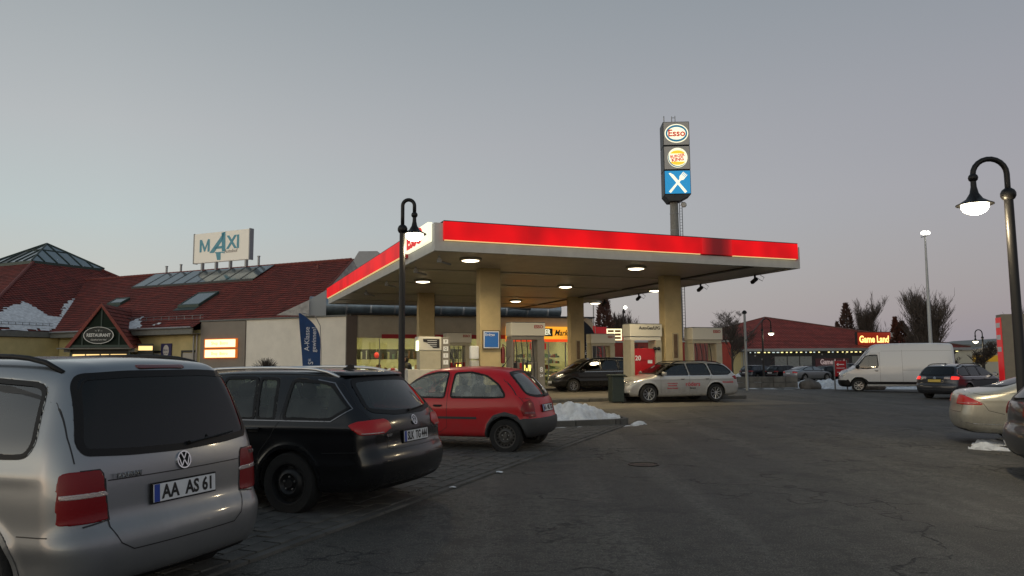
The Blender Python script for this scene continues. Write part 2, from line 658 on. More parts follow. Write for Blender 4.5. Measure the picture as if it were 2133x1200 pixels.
def make_wheel(par, x, y, r, side, kind, wid=.2, name='wheel'):
    w = bpy.data.objects.new(name, None)
    C.objects.link(w)
    w.parent = par
    w.location = (x, y, r)
    rr_ = r * .66
    s = side
    prof = [(rr_, -wid / 2), (r * .93, -wid / 2), (r * .985, -wid * .38), (r, -wid * .25), (r, wid * .25), (r * .985, wid * .38), (r * .93, wid / 2), (rr_ * 1.02, wid / 2 - .004), (rr_, wid * .42)]
    MB().lathe(prof, axis='Y', n=36, cap=False).build('tyre', RUBBER, w, smooth=30)
    rim = MB()
    o = s * wid / 2
    rim.lathe([(rr_ * 1.01, o - s * .002), (rr_ * .95, o - s * .004), (rr_ * .90, o - s * .03), (rr_ * .88, o - s * .10)], axis='Y', n=36, cap=False)
    m = ALLOY
    if kind == 'steel' or kind == 'steelbig':
        m = STEELRIM if kind == 'steel' else mat('worn_steel_rim', (.09, .085, .08), .55, .4, vary=.3, vscale=12)
        rim.lathe([(rr_ * .9, o - s * .05), (rr_ * .72, o - s * .045), (rr_ * .62, o - s * .02), (rr_ * .50, o - s * .012), (rr_ * .36, o - s * .045), (rr_ * .24, o - s * .045), (rr_ * .20, o - s * .02), (.0, o - s * .02)], axis='Y', n=36, cap=False)
        rim.build('rim', m, w, smooth=35)
        hl = MB()
        for k in range(16 if kind == 'steelbig' else 10):
            a = 2 * math.pi * k / (16 if kind == 'steelbig' else 10)
            hl.box((rr_ * .79 * math.cos(a), o - s * .047, rr_ * .79 * math.sin(a)), (rr_ * .12, .012, rr_ * .16), Matrix.Rotation(-a, 3, 'Y'))
        hl.build('rim_hole', mat('void_black', (.003, .003, .003), .9), w, kind='stuff')
        nt = MB()
        for k in range(5):
            a = 2 * math.pi * k / 5 + .3
            nt.lathe([(.011, o - s * .05), (.011, o - s * .028), (0, o - s * .026)], (rr_ * .32 * math.cos(a), 0, rr_ * .32 * math.sin(a)), axis='Y', n=6)
        nt.build('wheel_nut', ALLOY, w, kind='stuff')
    else:
        ns = {'alloy5': 5, 'alloy9': 9, 'cap': 8}[kind]
        for k in range(ns):
            a = 2 * math.pi * k / ns
            for da in ((-.5, .5) if kind != 'alloy9' else (0,)):
                aa = a + da * .34 * (5 / ns)
                p0 = Vector((rr_ * .18 * math.cos(a), o - s * .035, rr_ * .18 * math.sin(a)))
                p1 = Vector((rr_ * .95 * math.cos(aa), o - s * .012, rr_ * .95 * math.sin(aa)))
                dd = p1 - p0
                rot = dd.to_track_quat('X', 'Y').to_matrix()
                rim.box((p0 + p1) / 2, (dd.length, .02, rr_ * (.15 if kind != 'alloy9' else .13)), rot)
        rim.lathe([(rr_ * .24, o - s * .05), (rr_ * .22, o - s * .018), (0, o - s * .014)], axis='Y', n=20, cap=False)
        rim.build('rim', m, w, smooth=30)
        MB().lathe([(rr_ * .9, o - s * .075), (0, o - s * .075)], axis='Y', n=24, cap=False).build('brake_disc', mat('brake_dark', (.03, .03, .03), .6, .5), w)
    return w

def make_car(name, label, loc, az, S, group=None):
    """S: dict describing the vehicle; local x forward, z up, origin on the ground below its middle"""
    car = root(name, label, S.get('cat', 'car'), loc, az, group)
    H = S['h']                      # body cell size
    ph = S.get('ph', H * .6)         # patch cell size
    L2, W2 = S['L'] / 2, S['W'] / 2
    top = max(p[1] for p in S['profile'])
    prof = Table([S['profile']], -L2 - .3, L2 + .3, -.1, top + .35, .015, blur=S.get('blur', 2), rnd_it=2)
    zz = np.linspace(0, top + .4, 400)
    sw = np.interp(zz, [p[0] for p in S['sec']], [p[1] for p in S['sec']])
    kk = np.exp(-.5 * (np.arange(-30, 31) / 9) ** 2)
    kk /= kk.sum()
    sw = np.convolve(np.pad(sw, 30, mode='edge'), kk, 'valid')
    tf, tr_ = S.get('taper', (.14, .07))
    bf, br = S.get('bow', (.22, .10))
    crown = S.get('crown', .06)
    wheels, wr = S['wheels'], S['wr']
    ridges = S.get('ridges', [])
    kbase, kend = S.get('round', (.07, .12))
    def halfwidth(x, z):
        w = np.interp(z, zz, sw)
        u = x / L2
        w = w * (1 - tf * np.clip(u - .45, 0, 1) ** 2 / .3 - tr_ * np.clip(-u - .5, 0, 1) ** 2 / .25)
        for rz, amp, sg, x0, x1 in ridges:
            w = w + amp * np.exp(-((z - rz) / sg) ** 2) * sstep(x0, x0 + .25, x) * (1 - sstep(x1 - .25, x1, x))
        for wx in wheels:
            dd = np.hypot(x - wx, z - wr)
            w = w + S.get('flare', .012) * np.exp(-((dd - wr - .06) / .035) ** 2)
        return w
    def f0(x, y, z):
        ay = np.abs(y)
        u = np.clip(x / L2, -1.2, 1.2)
        xp = x + np.where(u > 0, bf, -br) * ay * ay * np.minimum(np.abs(u), 1)
        zp = z + crown * ay * ay * sstep(.5, .9, z)
        a = prof(xp, zp)
        b = (ay - halfwidth(x, z)) * .93
        k = kbase + kend * np.abs(u) ** 5
        return smax(a, b, k)
    ra = wr + S.get('archgap', .055)
    def arches(x, y, z):
        d = np.full(x.shape, 1e9)
        for wx in wheels:
            d = np.minimum(d, np.maximum(np.hypot(x - wx, (z - wr)) - ra, (W2 - .30) - np.abs(y)))
        return d
    def f1(x, y, z):
        return np.maximum(f0(x, y, z), -arches(x, y, z))
    side = Table(S['side_windows'], -L2, L2, .5, top + .3, .01, rad=S.get('wrad', .05)) if S['side_windows'] else None
    rearw = Table([S['rear_window']], -W2 - .1, W2 + .1, .3, top + .3, .01, rad=.08) if S.get('rear_window') else None
    frontw = Table([S['windshield']], -W2 - .1, W2 + .1, .3, top + .3, .01, rad=.08)
    cx0, cx1, cz0 = S['cabin']       # cavity: rear x, dash x, floor z
    see = S.get('see', True)
    def wreg(x, y, z):
        d = np.full(x.shape, 1e9)
        if side:
            d = np.minimum(d, np.maximum(side(x, z), .3 - np.abs(y)))
        if rearw:
            d = np.minimum(d, np.maximum(rearw(y, z), x - S['rear_x']))
        return np.minimum(d, np.maximum(frontw(y, z), S['front_x'] - x))
    def fbody(x, y, z):
        b = f1(x, y, z)
        base = f0(x, y, z)
        if see:
            cav = np.maximum(np.maximum(base + .05, cz0 - z), np.maximum(x - cx1, cx0 - x))
            b = np.maximum(b, -cav)
            b = np.maximum(b, -np.maximum(wreg(x, y, z), -(base + .12)))
        for reg, dep in S.get('cuts', []):
            b = np.maximum(b, -np.maximum(reg(x, y, z), -(base + dep)))
        return b
    lo = (-L2 - .12, -W2 - .08, .08)
    hi = (L2 + .12, W2 + .08, top + .08)
    def deep(c):
        d = f0(c[:, 0], c[:, 1], c[:, 2])
        return (d < -.035).astype(int)
    body = field_object('body', fbody, lo, hi, H, [S['paint'], INNER], car, deep=deep)
    def patch(pname, reg, off, m, plo, phi, thick=.012, hh=None, base=f0, par=car, sheet=False):
        thick = max(thick, 2.6 * (hh or ph))
        keep = (lambda c: base(c[:, 0], c[:, 1], c[:, 2]) > off - .25 * (hh or ph)) if sheet else None
        fn = lambda x, y, z: np.maximum(np.maximum(base(x, y, z) - off, -(base(x, y, z) + thick)), reg(x, y, z))
        return field_object(pname, fn, plo, phi, hh or ph, m, par, ne=.006, newton=0, keep=keep)
    car['patch'] = 0
    del car['patch']
    G = S['glass']
    def bbx(P):
        a = np.array(P)
        return a.min(0), a.max(0)
    # glazing: each pane its own part, with a rubber seal round it
    seals = []
    for W in S['side_windows']:
        a, b = bbx(W)
        T1 = Table([W], a[0] - .1, b[0] + .1, a[1] - .1, b[1] + .1, .008, rad=S.get('wrad', .05))
        for sg in (1, -1):
            y0, y1 = (.3, W2 + .05) if sg > 0 else (-W2 - .05, -.3)
            reg = lambda x, y, z, T1=T1, sg=sg: np.maximum(T1(x, z), .3 - sg * y)
            patch('side_window', reg, -.004, G, (a[0] - .04, y0, a[1] - .04), (b[0] + .04, y1, b[1] + .04), .011, sheet=True)
        seals.append((W, 'S'))
    for pn, P, T2, xl, xh, cond in (('rear_window', S.get('rear_window'), rearw, -L2 - .1, S.get('rear_x', 0), 1), ('windscreen', S['windshield'], frontw, S['front_x'], L2 + .1, -1)):
        if not P:
            continue
        a, b = bbx(P)
        reg = (lambda x, y, z: np.maximum(rearw(y, z), x - S['rear_x'])) if cond == 1 else (lambda x, y, z: np.maximum(frontw(y, z), S['front_x'] - x))
        patch(pn, reg, .002 if cond == 1 else -.002, S.get('rglass', G) if cond == 1 else G, (xl, a[0] - .04, a[1] - .04), (xh, b[0] + .04, b[1] + .04), .008, sheet=True)
        seals.append((P, 'R' if cond == 1 else 'F'))
    # extra patches: lamps, bumpers, trims. (name, side polygon or None, end polygon or None, which end/side, offset, material, thickness)
    for pn, sp, ep, off, m, th in S.get('patches', []):
        mir = [1, -1] if pn in ('tail_light', 'headlight', 'side_trim', 'arch_trim', 'fog_light', 'tail_lens', 'reflector', 'reverse_light') else [0]
        for sg in mir:
            if sp:
                a, b = bbx(sp)
                Ts = Table([sp], a[0] - .08, b[0] + .08, a[1] - .08, b[1] + .08, .008, rad=.02)
            if ep:
                c, d = bbx(ep)
                Te = Table([ep], c[0] - .08, d[0] + .08, c[1] - .08, d[1] + .08, .008, rad=.02)
            def reg(x, y, z, sg=sg, sp=sp, ep=ep):
                r_ = np.full(x.shape, -1e9)
                yy = y * sg if sg else y
                if sp:
                    r_ = np.maximum(r_, Ts(x, z))
                if ep:
                    r_ = np.maximum(r_, Te(yy, z))
                if sg:
                    r_ = np.maximum(r_, .15 - yy)
                return r_
            x0, x1 = (a[0], b[0]) if sp else ((-L2 - .1, -L2 * .4) if (pn.startswith('rear') or pn in ('tail_light', 'tail_lens')) else (L2 * .4, L2 + .1))
            if ep:
                y0, y1 = c[0], d[0]
            else:
                y0, y1 = .15, W2 + .06
            if sg == 0 and not ep:
                y0, y1 = -W2 - .06, W2 + .06
            if sg < 0:
                y0, y1 = -y1, -y0
            z0 = max(a[1] if sp else -9, c[1] if ep else -9)
            z1 = min(b[1] if sp else 9, d[1] if ep else 9)
            patch(pn, reg, off, m, (x0 - .04, y0 - .04, z0 - .04), (x1 + .04, y1 + .04, z1 + .04), th, base=f1 if pn.endswith('bumper') or 'trim' in pn or 'sill' in pn else f0,
                  hh=(H if pn.endswith('bumper') or pn.endswith('sill') else (ph * .72 if H < .03 else None)))
    lamp_edges = [(ep, 'R') for pn, sp, ep, o_, m_, t_ in S.get('patches', []) if pn == 'tail_light' and ep and S['h'] < .03]
    # surface points
    def hit_y(x, z, sg=1):
        x, z = np.atleast_1d(np.array(x, float)), np.atleast_1d(np.array(z, float))
        a, b = np.zeros_like(x), np.full_like(x, W2 + .15)
        for _ in range(22):
            mid = (a + b) / 2
            f = f0(x, sg * mid, z)
            a = np.where(f < 0, mid, a)
            b = np.where(f < 0, b, mid)
        return sg * a
    def hit_x(y, z, sg=-1, base=f0):
        y, z = np.atleast_1d(np.array(y, float)), np.atleast_1d(np.array(z, float))
        a, b = np.zeros_like(y), np.full_like(y, L2 + .2)
        for _ in range(22):
            mid = (a + b) / 2
            f = base(sg * mid, y, z)
            a = np.where(f < 0, mid, a)
            b = np.where(f < 0, b, mid)
        return sg * a
    def hit_z(x, y):
        a, b = np.array([.7]), np.array([top + .1])
        for _ in range(22):
            mid = (a + b) / 2
            f = f0(np.array([x]), np.array([y]), mid)
            a = np.where(f < 0, mid, a)
            b = np.where(f < 0, b, mid)
        return float(a[0])
    def ribbon(path, kind, pname='panel_gap', w=.007, m=None, off=.0025):
        """kind: 'S+','S-' path in (x,z) on the side; 'R' path in (y,z) on the tail; 'F' on the nose"""
        P = np.array(path, float)
        pts = [P[0]]
        for i in range(len(P) - 1):
            n = max(1, int(np.linalg.norm(P[i + 1] - P[i]) / .05))
            for k in range(1, n + 1):
                pts.append(P[i] + (P[i + 1] - P[i]) * k / n)
        P = np.array(pts)
        t = np.gradient(P, axis=0)
        t /= np.maximum(np.linalg.norm(t, axis=1, keepdims=True), 1e-9)
        nn = np.stack([-t[:, 1], t[:, 0]], 1) * w / 2
        mb = MB()
        rows = []
        for q in (P - nn, P + nn):
            if kind[0] == 'S':
                sg = 1 if kind[1] == '+' else -1
                yy = hit_y(q[:, 0], q[:, 1], sg)
                rows.append([(a_, b_ + sg * off, c_) for a_, b_, c_ in zip(q[:, 0], yy, q[:, 1])])
            else:
                sg = -1 if kind == 'R' else 1
                xx = hit_x(q[:, 0], q[:, 1], sg)
                rows.append([(a_ + sg * off, b_, c_) for a_, b_, c_ in zip(xx, q[:, 0], q[:, 1])])
        for i in range(len(P) - 1):
            mb.quad(rows[0][i], rows[0][i + 1], rows[1][i + 1], rows[1][i])
        return mb.build(pname, m or PRINT, car, smooth='full')
    for W, kind in seals:
        ring = rounded(W, S.get('wrad', .05) if kind == 'S' else .08)
        ring = [tuple(p) for p in ring] + [tuple(ring[0])]
        for kd in (('S+', 'S-') if kind == 'S' else (kind,)):
            ribbon(ring, kd, 'window_seal', (.030 if kind == 'S' else .044) if S['h'] < .06 else .05, BLACK, .006)
    if S['h'] < .03:
        for wx in wheels:
            arc = [(wx + (ra + .004) * math.cos(a), wr + (ra + .004) * math.sin(a)) for a in np.linspace(-.35, math.pi + .35, 40)]
            for kd in ('S+', 'S-'):
                ribbon(arc, kd, 'arch_lip', .034, CLAD if S['paint'] is REDP else S['paint'], .004)
    for ep, kind in lamp_edges:
        inner = sorted([p for p in ep if p[0] < .9], key=lambda p: p[1])
        zl, zh = min(p[1] for p in ep), max(p[1] for p in ep)
        for sg in (1, -1):
            ribbon([(sg * a_, b_) for a_, b_ in [(.70, zl)] + inner + [(.70, zh)]], 'R', 'lamp_seal', .009, PRINT, .004)
    for path, kind in S.get('gaps', []):
        if kind == 'S':
            ribbon(path, 'S+')
            ribbon(path, 'S-')
        else:
            ribbon(path, kind)
    for path, kind, w, m, pn in S.get('trims', []):
        if kind == 'S':
            ribbon(path, 'S+', pn, w, m, .006)
            ribbon(path, 'S-', pn, w, m, .006)
        else:
            ribbon(path, kind, pn, w, m, .006)
    # wheels
    for wx in wheels:
        for sg in (1, -1):
            make_wheel(car, wx, sg * (W2 - S.get('wwid', .2) / 2 - .015), wr, sg, S['rim'], S.get('wwid', .2))
    # plates
    for kind, z, txt in S.get('plates', []):
        sg = -1 if kind == 'R' else 1
        x = float(hit_x(0, z, sg)[0]) + sg * .012
        x2 = float(hit_x(0, z + .05, sg)[0]) + sg * .012
        tilt = math.atan2((x2 - x) , .05)
        p = bpy.data.objects.new('licence_plate', MB().box((0, 0, 0), (.012, .52, .11)).mesh('licence_plate', S.get('platemat', PLATEWHITE)))
        C.objects.link(p)
        p.parent = car
        p.location = (x, S.get('platey', 0), z)
        p.rotation_euler = (0, tilt, 0)
        if txt:
            MB().box((-.001 if sg < 0 else .001, sg * -.236 if sg > 0 else .236, 0), (.0135, .042, .108)).build('plate_strip', PLATEBLUE, p)
            text('plate_lettering', txt, S.get('ptsize', .118), PRINT, p, (sg * .0075, -.022 * (1 if sg < 0 else -1), -.003), (90, 0, -90 if sg < 0 else 90), .001, .0034, squeeze=S.get('psq', .86))
        MB().box((-sg * .006, 0, 0), (.012, .54, .13)).build('plate_frame', BLACK, p)
    # badges
    for kind, y, z, r_, m in S.get('badges', []):
        sg = -1 if kind == 'R' else 1
        x = float(hit_x(y, z, sg)[0])
        x2 = float(hit_x(y, z + .05, sg)[0])
        mb = MB()
        VW(mb, 0, 0, r_, .006)
        o = mb.build('badge', m, car)
        o.location = (x + sg * .004, y, z)
        o.rotation_euler = (math.atan2(x2 - x, .05) * (-1), 0, R(-90 if sg < 0 else 90))
        o.rotation_euler = (Matrix.Rotation(math.atan2(x2 - x, .05), 3, 'Y') @ Matrix.Rotation(R(-90 if sg < 0 else 90), 3, 'Z')).to_euler()
        o2 = MB().lathe([(r_ * .9, .003), (0, .0035)], axis='Y', n=24, cap=False).build('badge_field', BLACK, o)
    for kind, y, z, body_, size, m in S.get('script', []):
        if kind in ('R', 'F'):
            sg = -1 if kind == 'R' else 1
            x = float(hit_x(y, z, sg)[0])
            text('lettering', body_, size, m, car, (x + sg * .016, y, z), (90, 0, -90 if sg < 0 else 90), .003, .001)
        else:                      # side lettering, y slot holds x
            sg = 1 if kind == 'L' else -1
            yy = float(hit_y(y, z, sg)[0])
            yy2 = float(hit_y(y, z + .1, sg)[0])
            o = text('lettering', body_, size, m, car, (y, yy + sg * .012, z), (90, 0, 180 if sg > 0 else 0), .002, .0015)
            o.rotation_euler = (Matrix.Rotation(R(180 if sg > 0 else 0), 3, 'Z') @ Matrix.Rotation(R(90) - (math.atan2(abs(yy) - abs(yy2), .1)), 3, 'X')).to_euler()
    # handles, mirrors
    for x, z in S.get('handles', []):
        for sg in (1, -1):
            y = float(hit_y(x, z, sg)[0])
            MB().box((0, 0, 0), (.16, .03, .03)).build('door_handle', S.get('handle_mat', S['paint']), car, smooth=True, bevel=.01).location = (x, y + sg * .015, z)
            MB().box((0, 0, 0), (.12, .012, .05)).build('handle_recess', PRINT, car, bevel=.004).location = (x, y - sg * .003, z - .01)
    if S.get('mirror'):
        x, z, sz = S['mirror']
        for sg in (1, -1):
            y = float(hit_y(x, z, sg)[0])
            mb = MB().ball((0, 0, 0), 1, 14, (sz * .45, sz * .75, sz * .5))
            o = mb.build('wing_mirror', S.get('mirror_mat', S['paint']), car, smooth='full')
            o.location = (x, y + sg * (sz * .8), z + .05)
            MB().box((0, -sg * sz * .5, -sz * .3), (sz * .4, sz * .7, sz * .25)).build('mirror_stalk', BLACK, o)
            MB().box((-sz * .42, 0, 0), (.01, sz * 1.1, sz * .7)).build('mirror_glass', CHROME, o, bevel=.004)
    # roof rails
    if S.get('rails'):
        x0, x1, y, m = S['rails']
        for sg in (1, -1):
            pts, rs = [], []
            for k in range(15):
                t = k / 14
                x = x0 + (x1 - x0) * t
                lift = .055 * min(1, 6 * t, 6 * (1 - t)) ** .6 if 0 < t < 1 else -.01
                pts.append((x, sg * y, hit_z(x, sg * y) + lift))
                rs.append(.017)
            MB().tube(pts, rs, 8).build('roof_rail', m, car, smooth='full')
    if S.get('antenna'):
        x = S['antenna']
        z = hit_z(x, 0)
        if S.get('antenna_kind') == 'fin':
            MB().prism([(-.07, 0), (-.055, .055), (-.02, .06), (.09, 0)], -.012, .012, 'XZ').build('antenna', BLACK, car).location = (x, 0, z)
        else:
            MB().tube([(0, 0, 0), (-.05, 0, .05), (-.16, 0, .20)], [.016, .006, .003], 6).build('antenna', BLACK, car).location = (x, 0, z)
    if S.get('wiper'):
        z, y0, y1, dz = S['wiper']
        pts = []
        for k in range(8):
            t = k / 7
            y = y0 + (y1 - y0) * t
            zz_ = z + dz * t
            pts.append((float(hit_x(y, zz_, -1)[0]) - .02, y, zz_))
        MB().tube(pts, [.016] + [.008] * 7, 6).build('rear_wiper', BLACK, car)
    # cabin
    if see:
        for k, (sx, yy) in enumerate([(sx, yy) for sx in S['seats'] for yy in (-.36, .36)]):
            s = bpy.data.objects.new('seat', MB().box((0, 0, .12), (.5, .48, .2)).box((-.25, 0, .34), (.13, .46, .50), Matrix.Rotation(-.22, 3, 'Y')).mesh('seat', SEAT))
            C.objects.link(s)
            s.parent = car
            s.location = (sx, yy, S['cabin'][2] + .02)
            b_ = s.modifiers.new('b', 'BEVEL')
            b_.width = .05
            b_.segments = 3
            MB().ball((-.32, 0, .67), .5, 12, (.12, .26, .18)).build('headrest', SEAT, s, smooth='full')
        MB().box((S['cabin'][1] - .05, 0, S['dash']), (.35, S['W'] - .35, .18)).build('dashboard', BLACK, car, bevel=.05)
        MB().lathe([(.18, -.012), (.19, 0), (.18, .012), (.165, 0), (.18, -.012)], axis='X', n=20, cap=False).build('steering_wheel', BLACK, car).location = (S['cabin'][1] - .32, .36, S['dash'] + .04)
    S['_hit'] = (hit_x, hit_y, hit_z, f0)
    S['_patch'] = patch
    return car
# ================================================================ the vehicles
CAR_GLASS = glass('car_glass', (.60, .72, .66), .8, .02, .06)
DARK_GLASS = glass('privacy_glass', (.05, .06, .07), 1.0, .03)
REAR_GLASS = glass('rear_glass', (.10, .13, .15), 1.0, .04)
RED_LENS = mat('red_lens', (.20, .003, .006), .32, 0, .25, spec=.25, bump=.06, bscale=90)
RED_LENS2 = mat('bright_red_lens', (.46, .008, .012), .3, 0, .3, spec=.3, bump=.06, bscale=90)
DARK_LENS = mat('dark_red_lens', (.12, .006, .008), .15, 0, 1)
CLEAR_LENS = mat('clear_lens', (.50, .42, .40), .15, .3, 1, bump=.4, bscale=150)
HEADLAMP = mat('headlamp_glass', (.55, .57, .58), .12, .6, 1, bump=.5, bscale=40)
SILVER = paint('silver_paint', (.27, .285, .30), .92, .36, .40)
BLACKP = paint('black_paint', (.005, .0055, .007), .0, .25, .06, .45)
REDP = paint('red_paint', (.50, .006, .014), .0, .4, .35, .35)
PSILVER = paint('pale_silver_paint', (.50, .50, .485), .7, .34, .6)
CHAMP = paint('champagne_paint', (.50, .485, .41), .65, .3, .7)
WHITEP = paint('white_van_paint', (.66, .67, .68), 0, .4, .3)
NAVY = paint('dark_blue_paint', (.016, .021, .034), .3, .3, .3)
GREYP = paint('dark_grey_paint', (.045, .052, .06), .5, .35, .5)
CLAD = mat('grey_cladding', (.035, .037, .040), .6, bump=.15, bscale=200)

touran = dict(L=4.39, W=1.79, h=.017, ph=.0115, paint=SILVER, glass=glass('touran_glass', (.30, .34, .33), 1.3, .10), rglass=glass('touran_rear_glass', (.03, .035, .045), .75, .02),
    profile=[(-2.0, .24), (-2.15, .28), (-2.185, .40), (-2.19, .53), (-2.165, .60), (-2.12, .66), (-2.115, .80), (-2.10, .98), (-2.055, 1.12), (-1.985, 1.34), (-1.91, 1.52), (-1.86, 1.585), (-1.74, 1.615),
             (-1.4, 1.63), (-.7, 1.64), (0, 1.62), (.45, 1.56), (.68, 1.47), (1.2, 1.17), (1.42, 1.03), (1.8, .96), (2.05, .83), (2.17, .65), (2.19, .45), (2.15, .28), (2.0, .22)],
    sec=[(.15, .82), (.3, .87), (.55, .892), (.8, .893), (.98, .875), (1.1, .845), (1.3, .76), (1.5, .665), (1.62, .60), (1.8, .52)],
    taper=(.14, .10), bow=(.2, .13), crown=.09, round=(.085, .13), ridges=[(.53, .012, .07, -2.3, 2.3), (.93, .006, .05, -2.0, 2.0)],
    wheels=(1.295, -1.385), wr=.318, rim='alloy5', dz=-.03,
    side_windows=[[(1.15, 1.02), (.62, 1.38), (.40, 1.47), (-.02, 1.50), (-.06, 1.01)], [(-.14, 1.01), (-.10, 1.50), (-.95, 1.50), (-1.00, 1.01)], [(-1.10, 1.03), (-1.10, 1.02), (-1.07, 1.49), (-1.58, 1.46), (-1.68, 1.43), (-1.77, 1.12), (-1.74, 1.05), (-1.66, 1.04)]],
    rear_window=[(-.68, 1.12), (-.66, 1.06), (-.4, 1.04), (0, 1.03), (.4, 1.04), (.66, 1.06), (.68, 1.12), (.62, 1.44), (.58, 1.50), (.3, 1.515), (-.3, 1.515), (-.58, 1.50), (-.62, 1.44)],
    windshield=[(-.68, 1.08), (.68, 1.08), (.55, 1.47), (-.55, 1.47)], front_x=.4, rear_x=-1.5, cabin=(-1.95, 1.0, .62), seats=(.15, -.75), dash=.95,
    patches=[('tail_light', [(-2.4, .64), (-2.4, .955), (-1.99, .955), (-1.97, .94), (-1.99, .66)], [(.545, .66), (.572, .93), (.59, .955), (1.0, .955), (1.0, .64)], .008, RED_LENS, .02),
             ('tail_lens', [(-2.4, .785), (-2.4, .835), (-1.99, .85), (-1.99, .80)], [(.55, .785), (.55, .83), (1.0, .83), (1.0, .785)], .011, CLEAR_LENS, .02),
             ('rear_brake_light', None, [(-.20, 1.548), (.20, 1.548), (.20, 1.575), (-.20, 1.575)], .008, DARK_LENS, .02),
             ('rear_valance', None, [(-.62, .20), (.62, .20), (.60, .30), (-.60, .30)], .006, BLACK, .02),
             ],
    gaps=[([(-.78, 1.60), (-.80, 1.50), (-.86, 1.05), (-.865, .60), (-.80, .585)], 'R0')] and
         [([(-.665, 1.55), (-.70, 1.40), (-.725, 1.15), (-.72, 1.0)], 'R'), ([(.665, 1.55), (.70, 1.40), (.725, 1.15), (.72, 1.0)], 'R'),
          ([(-.545, .885), (.545, .885)], 'R'), ([(-.55, .62), (-.50, .52), (-.42, .47), (.42, .47), (.50, .52), (.55, .62)], 'R'), ([(-.55, .62), (-.56, .9)], 'R'), ([(.55, .62), (.56, .9)], 'R'),
          ([(-1.04, 1.52), (-1.06, .95), (-1.02, .75)], 'S'), ([(-.1, 1.5), (-.1, .4)], 'S'), ([(-1.96, .60), (-1.75, .60)], 'S')],
    plates=[('R', .765, 'AA  AS 61')], badges=[('R', 0, .945, .058, CHROME)], script=[('R', .42, .905, 'TOURAN', .045, CHROME), ('R', -.70, .92, 'TDI', .035, CHROME)],
    handles=[(-.9, .93)], mirror=(.95, 1.0, .16), rails=(-1.72, .5, .60, BLACK), wiper=(1.05, -.05, -.50, .035))

golf = dict(L=4.56, W=1.80, h=.022, ph=.013, paint=BLACKP, glass=CAR_GLASS, rglass=REAR_GLASS,
    profile=[(-2.0, .22), (-2.2, .28), (-2.27, .40), (-2.28, .56), (-2.245, .64), (-2.20, .70), (-2.20, .86), (-2.17, .98), (-2.10, 1.06), (-1.92, 1.24), (-1.78, 1.37), (-1.74, 1.43), (-1.66, 1.445),
             (-1.3, 1.47), (-.8, 1.48), (-.2, 1.475), (.2, 1.45), (.45, 1.39), (1.0, 1.11), (1.28, .99), (1.7, .93), (2.0, .84), (2.16, .74), (2.26, .60), (2.28, .45), (2.25, .28), (2.1, .20)],
    sec=[(.15, .82), (.3, .87), (.55, .893), (.8, .898), (.93, .885), (1.02, .85), (1.2, .755), (1.38, .645), (1.46, .60), (1.6, .55)],
    taper=(.15, .09), bow=(.24, .16), crown=.08, round=(.08, .12), ridges=[(.88, .012, .045, -2.2, 2.2), (.50, .010, .06, -2.3, 2.3)],
    wheels=(1.42, -1.215), wr=.318, rim='steel',
    side_windows=[[(1.05, .98), (.50, 1.29), (.22, 1.375), (-.10, 1.385), (-.14, .965)], [(-.22, .965), (-.19, 1.385), (-.62, 1.385), (-.76, .965)], [(-.80, .965), (-.66, 1.385), (-.90, 1.375), (-1.02, .965)], [(-1.13, .97), (-1.10, 1.365), (-1.50, 1.34), (-1.60, 1.31), (-1.86, 1.10), (-1.84, 1.07), (-1.68, .97)]],
    rear_window=[(-.66, 1.06), (-.3, 1.02), (.3, 1.02), (.66, 1.06), (.55, 1.36), (.2, 1.375), (-.2, 1.375), (-.55, 1.36)],
    windshield=[(-.68, 1.05), (.68, 1.05), (.55, 1.41), (-.55, 1.41)], front_x=.3, rear_x=-1.5, cabin=(-1.95, .95, .55), seats=(.1, -.75), dash=.90,
    patches=[('tail_light', [(-2.4, .815), (-2.4, .975), (-2.15, .975), (-1.98, .955), (-1.90, .92), (-2.03, .82)], [(.44, .87), (.47, .95), (.54, .975), (1.0, .975), (1.0, .82), (.56, .82)], .010, RED_LENS2, .02),
             ('tail_lens', [(-2.4, .825), (-2.4, .845), (-2.03, .842), (-2.05, .827)], [(.56, .825), (.56, .845), (1.0, .845), (1.0, .825)], .013, CLEAR_LENS, .02),
             ('rear_spoiler', None, [(-.60, 1.405), (.60, 1.405), (.56, 1.45), (-.56, 1.45)], .03, BLACKP, .05),
             ('reflector', None, [(.55, .40), (.75, .40), (.75, .43), (.55, .43)], .006, DARK_LENS, .02) and ('rear_diffuser', None, [(-.66, .20), (.66, .20), (.62, .32), (-.62, .32)], .006, BLACK, .02)],
    gaps=[([(-.42, .86), (-.50, .80), (-.53, .68), (-.45, .66), (.45, .66), (.53, .68), (.50, .80), (.42, .86)], 'R'), ([(-.62, 1.38), (-.72, 1.1), (-.70, .98)], 'R'), ([(.62, 1.38), (.72, 1.1), (.70, .98)], 'R'),
          ([(-1.075, 1.37), (-1.09, .95), (-1.00, .80), (-.85, .62), (-.84, .40)], 'S'), ([(-.18, 1.38), (-.18, .35)], 'S'), ([(-2.0, .655), (-1.62, .64)], 'S')],
    trims=[([(1.0, .945), (-.1, .95), (-1.7, .955), (-1.90, 1.08), (-1.62, 1.335), (-1.4, 1.37)], 'S', .010, mat('window_trim', (.25, .25, .26), .3, .9), 'window_trim')],
    plates=[('R', .765, 'SLK  TG 444')], psq=.70, badges=[('R', 0, .925, .055, CHROME)], script=[('R', .50, .80, 'GOLF', .04, CHROME), ('R', -.60, .80, 'TDI', .03, CHROME)],
    handles=[(-.78, .865), (.2, .865)], mirror=(.85, .98, .14), rails=(-1.62, .45, .585, mat('silver_rail', (.72, .73, .74), .3, .85)), antenna=-1.35, antenna_kind='fin', wiper=(1.03, .05, -.42, .03))

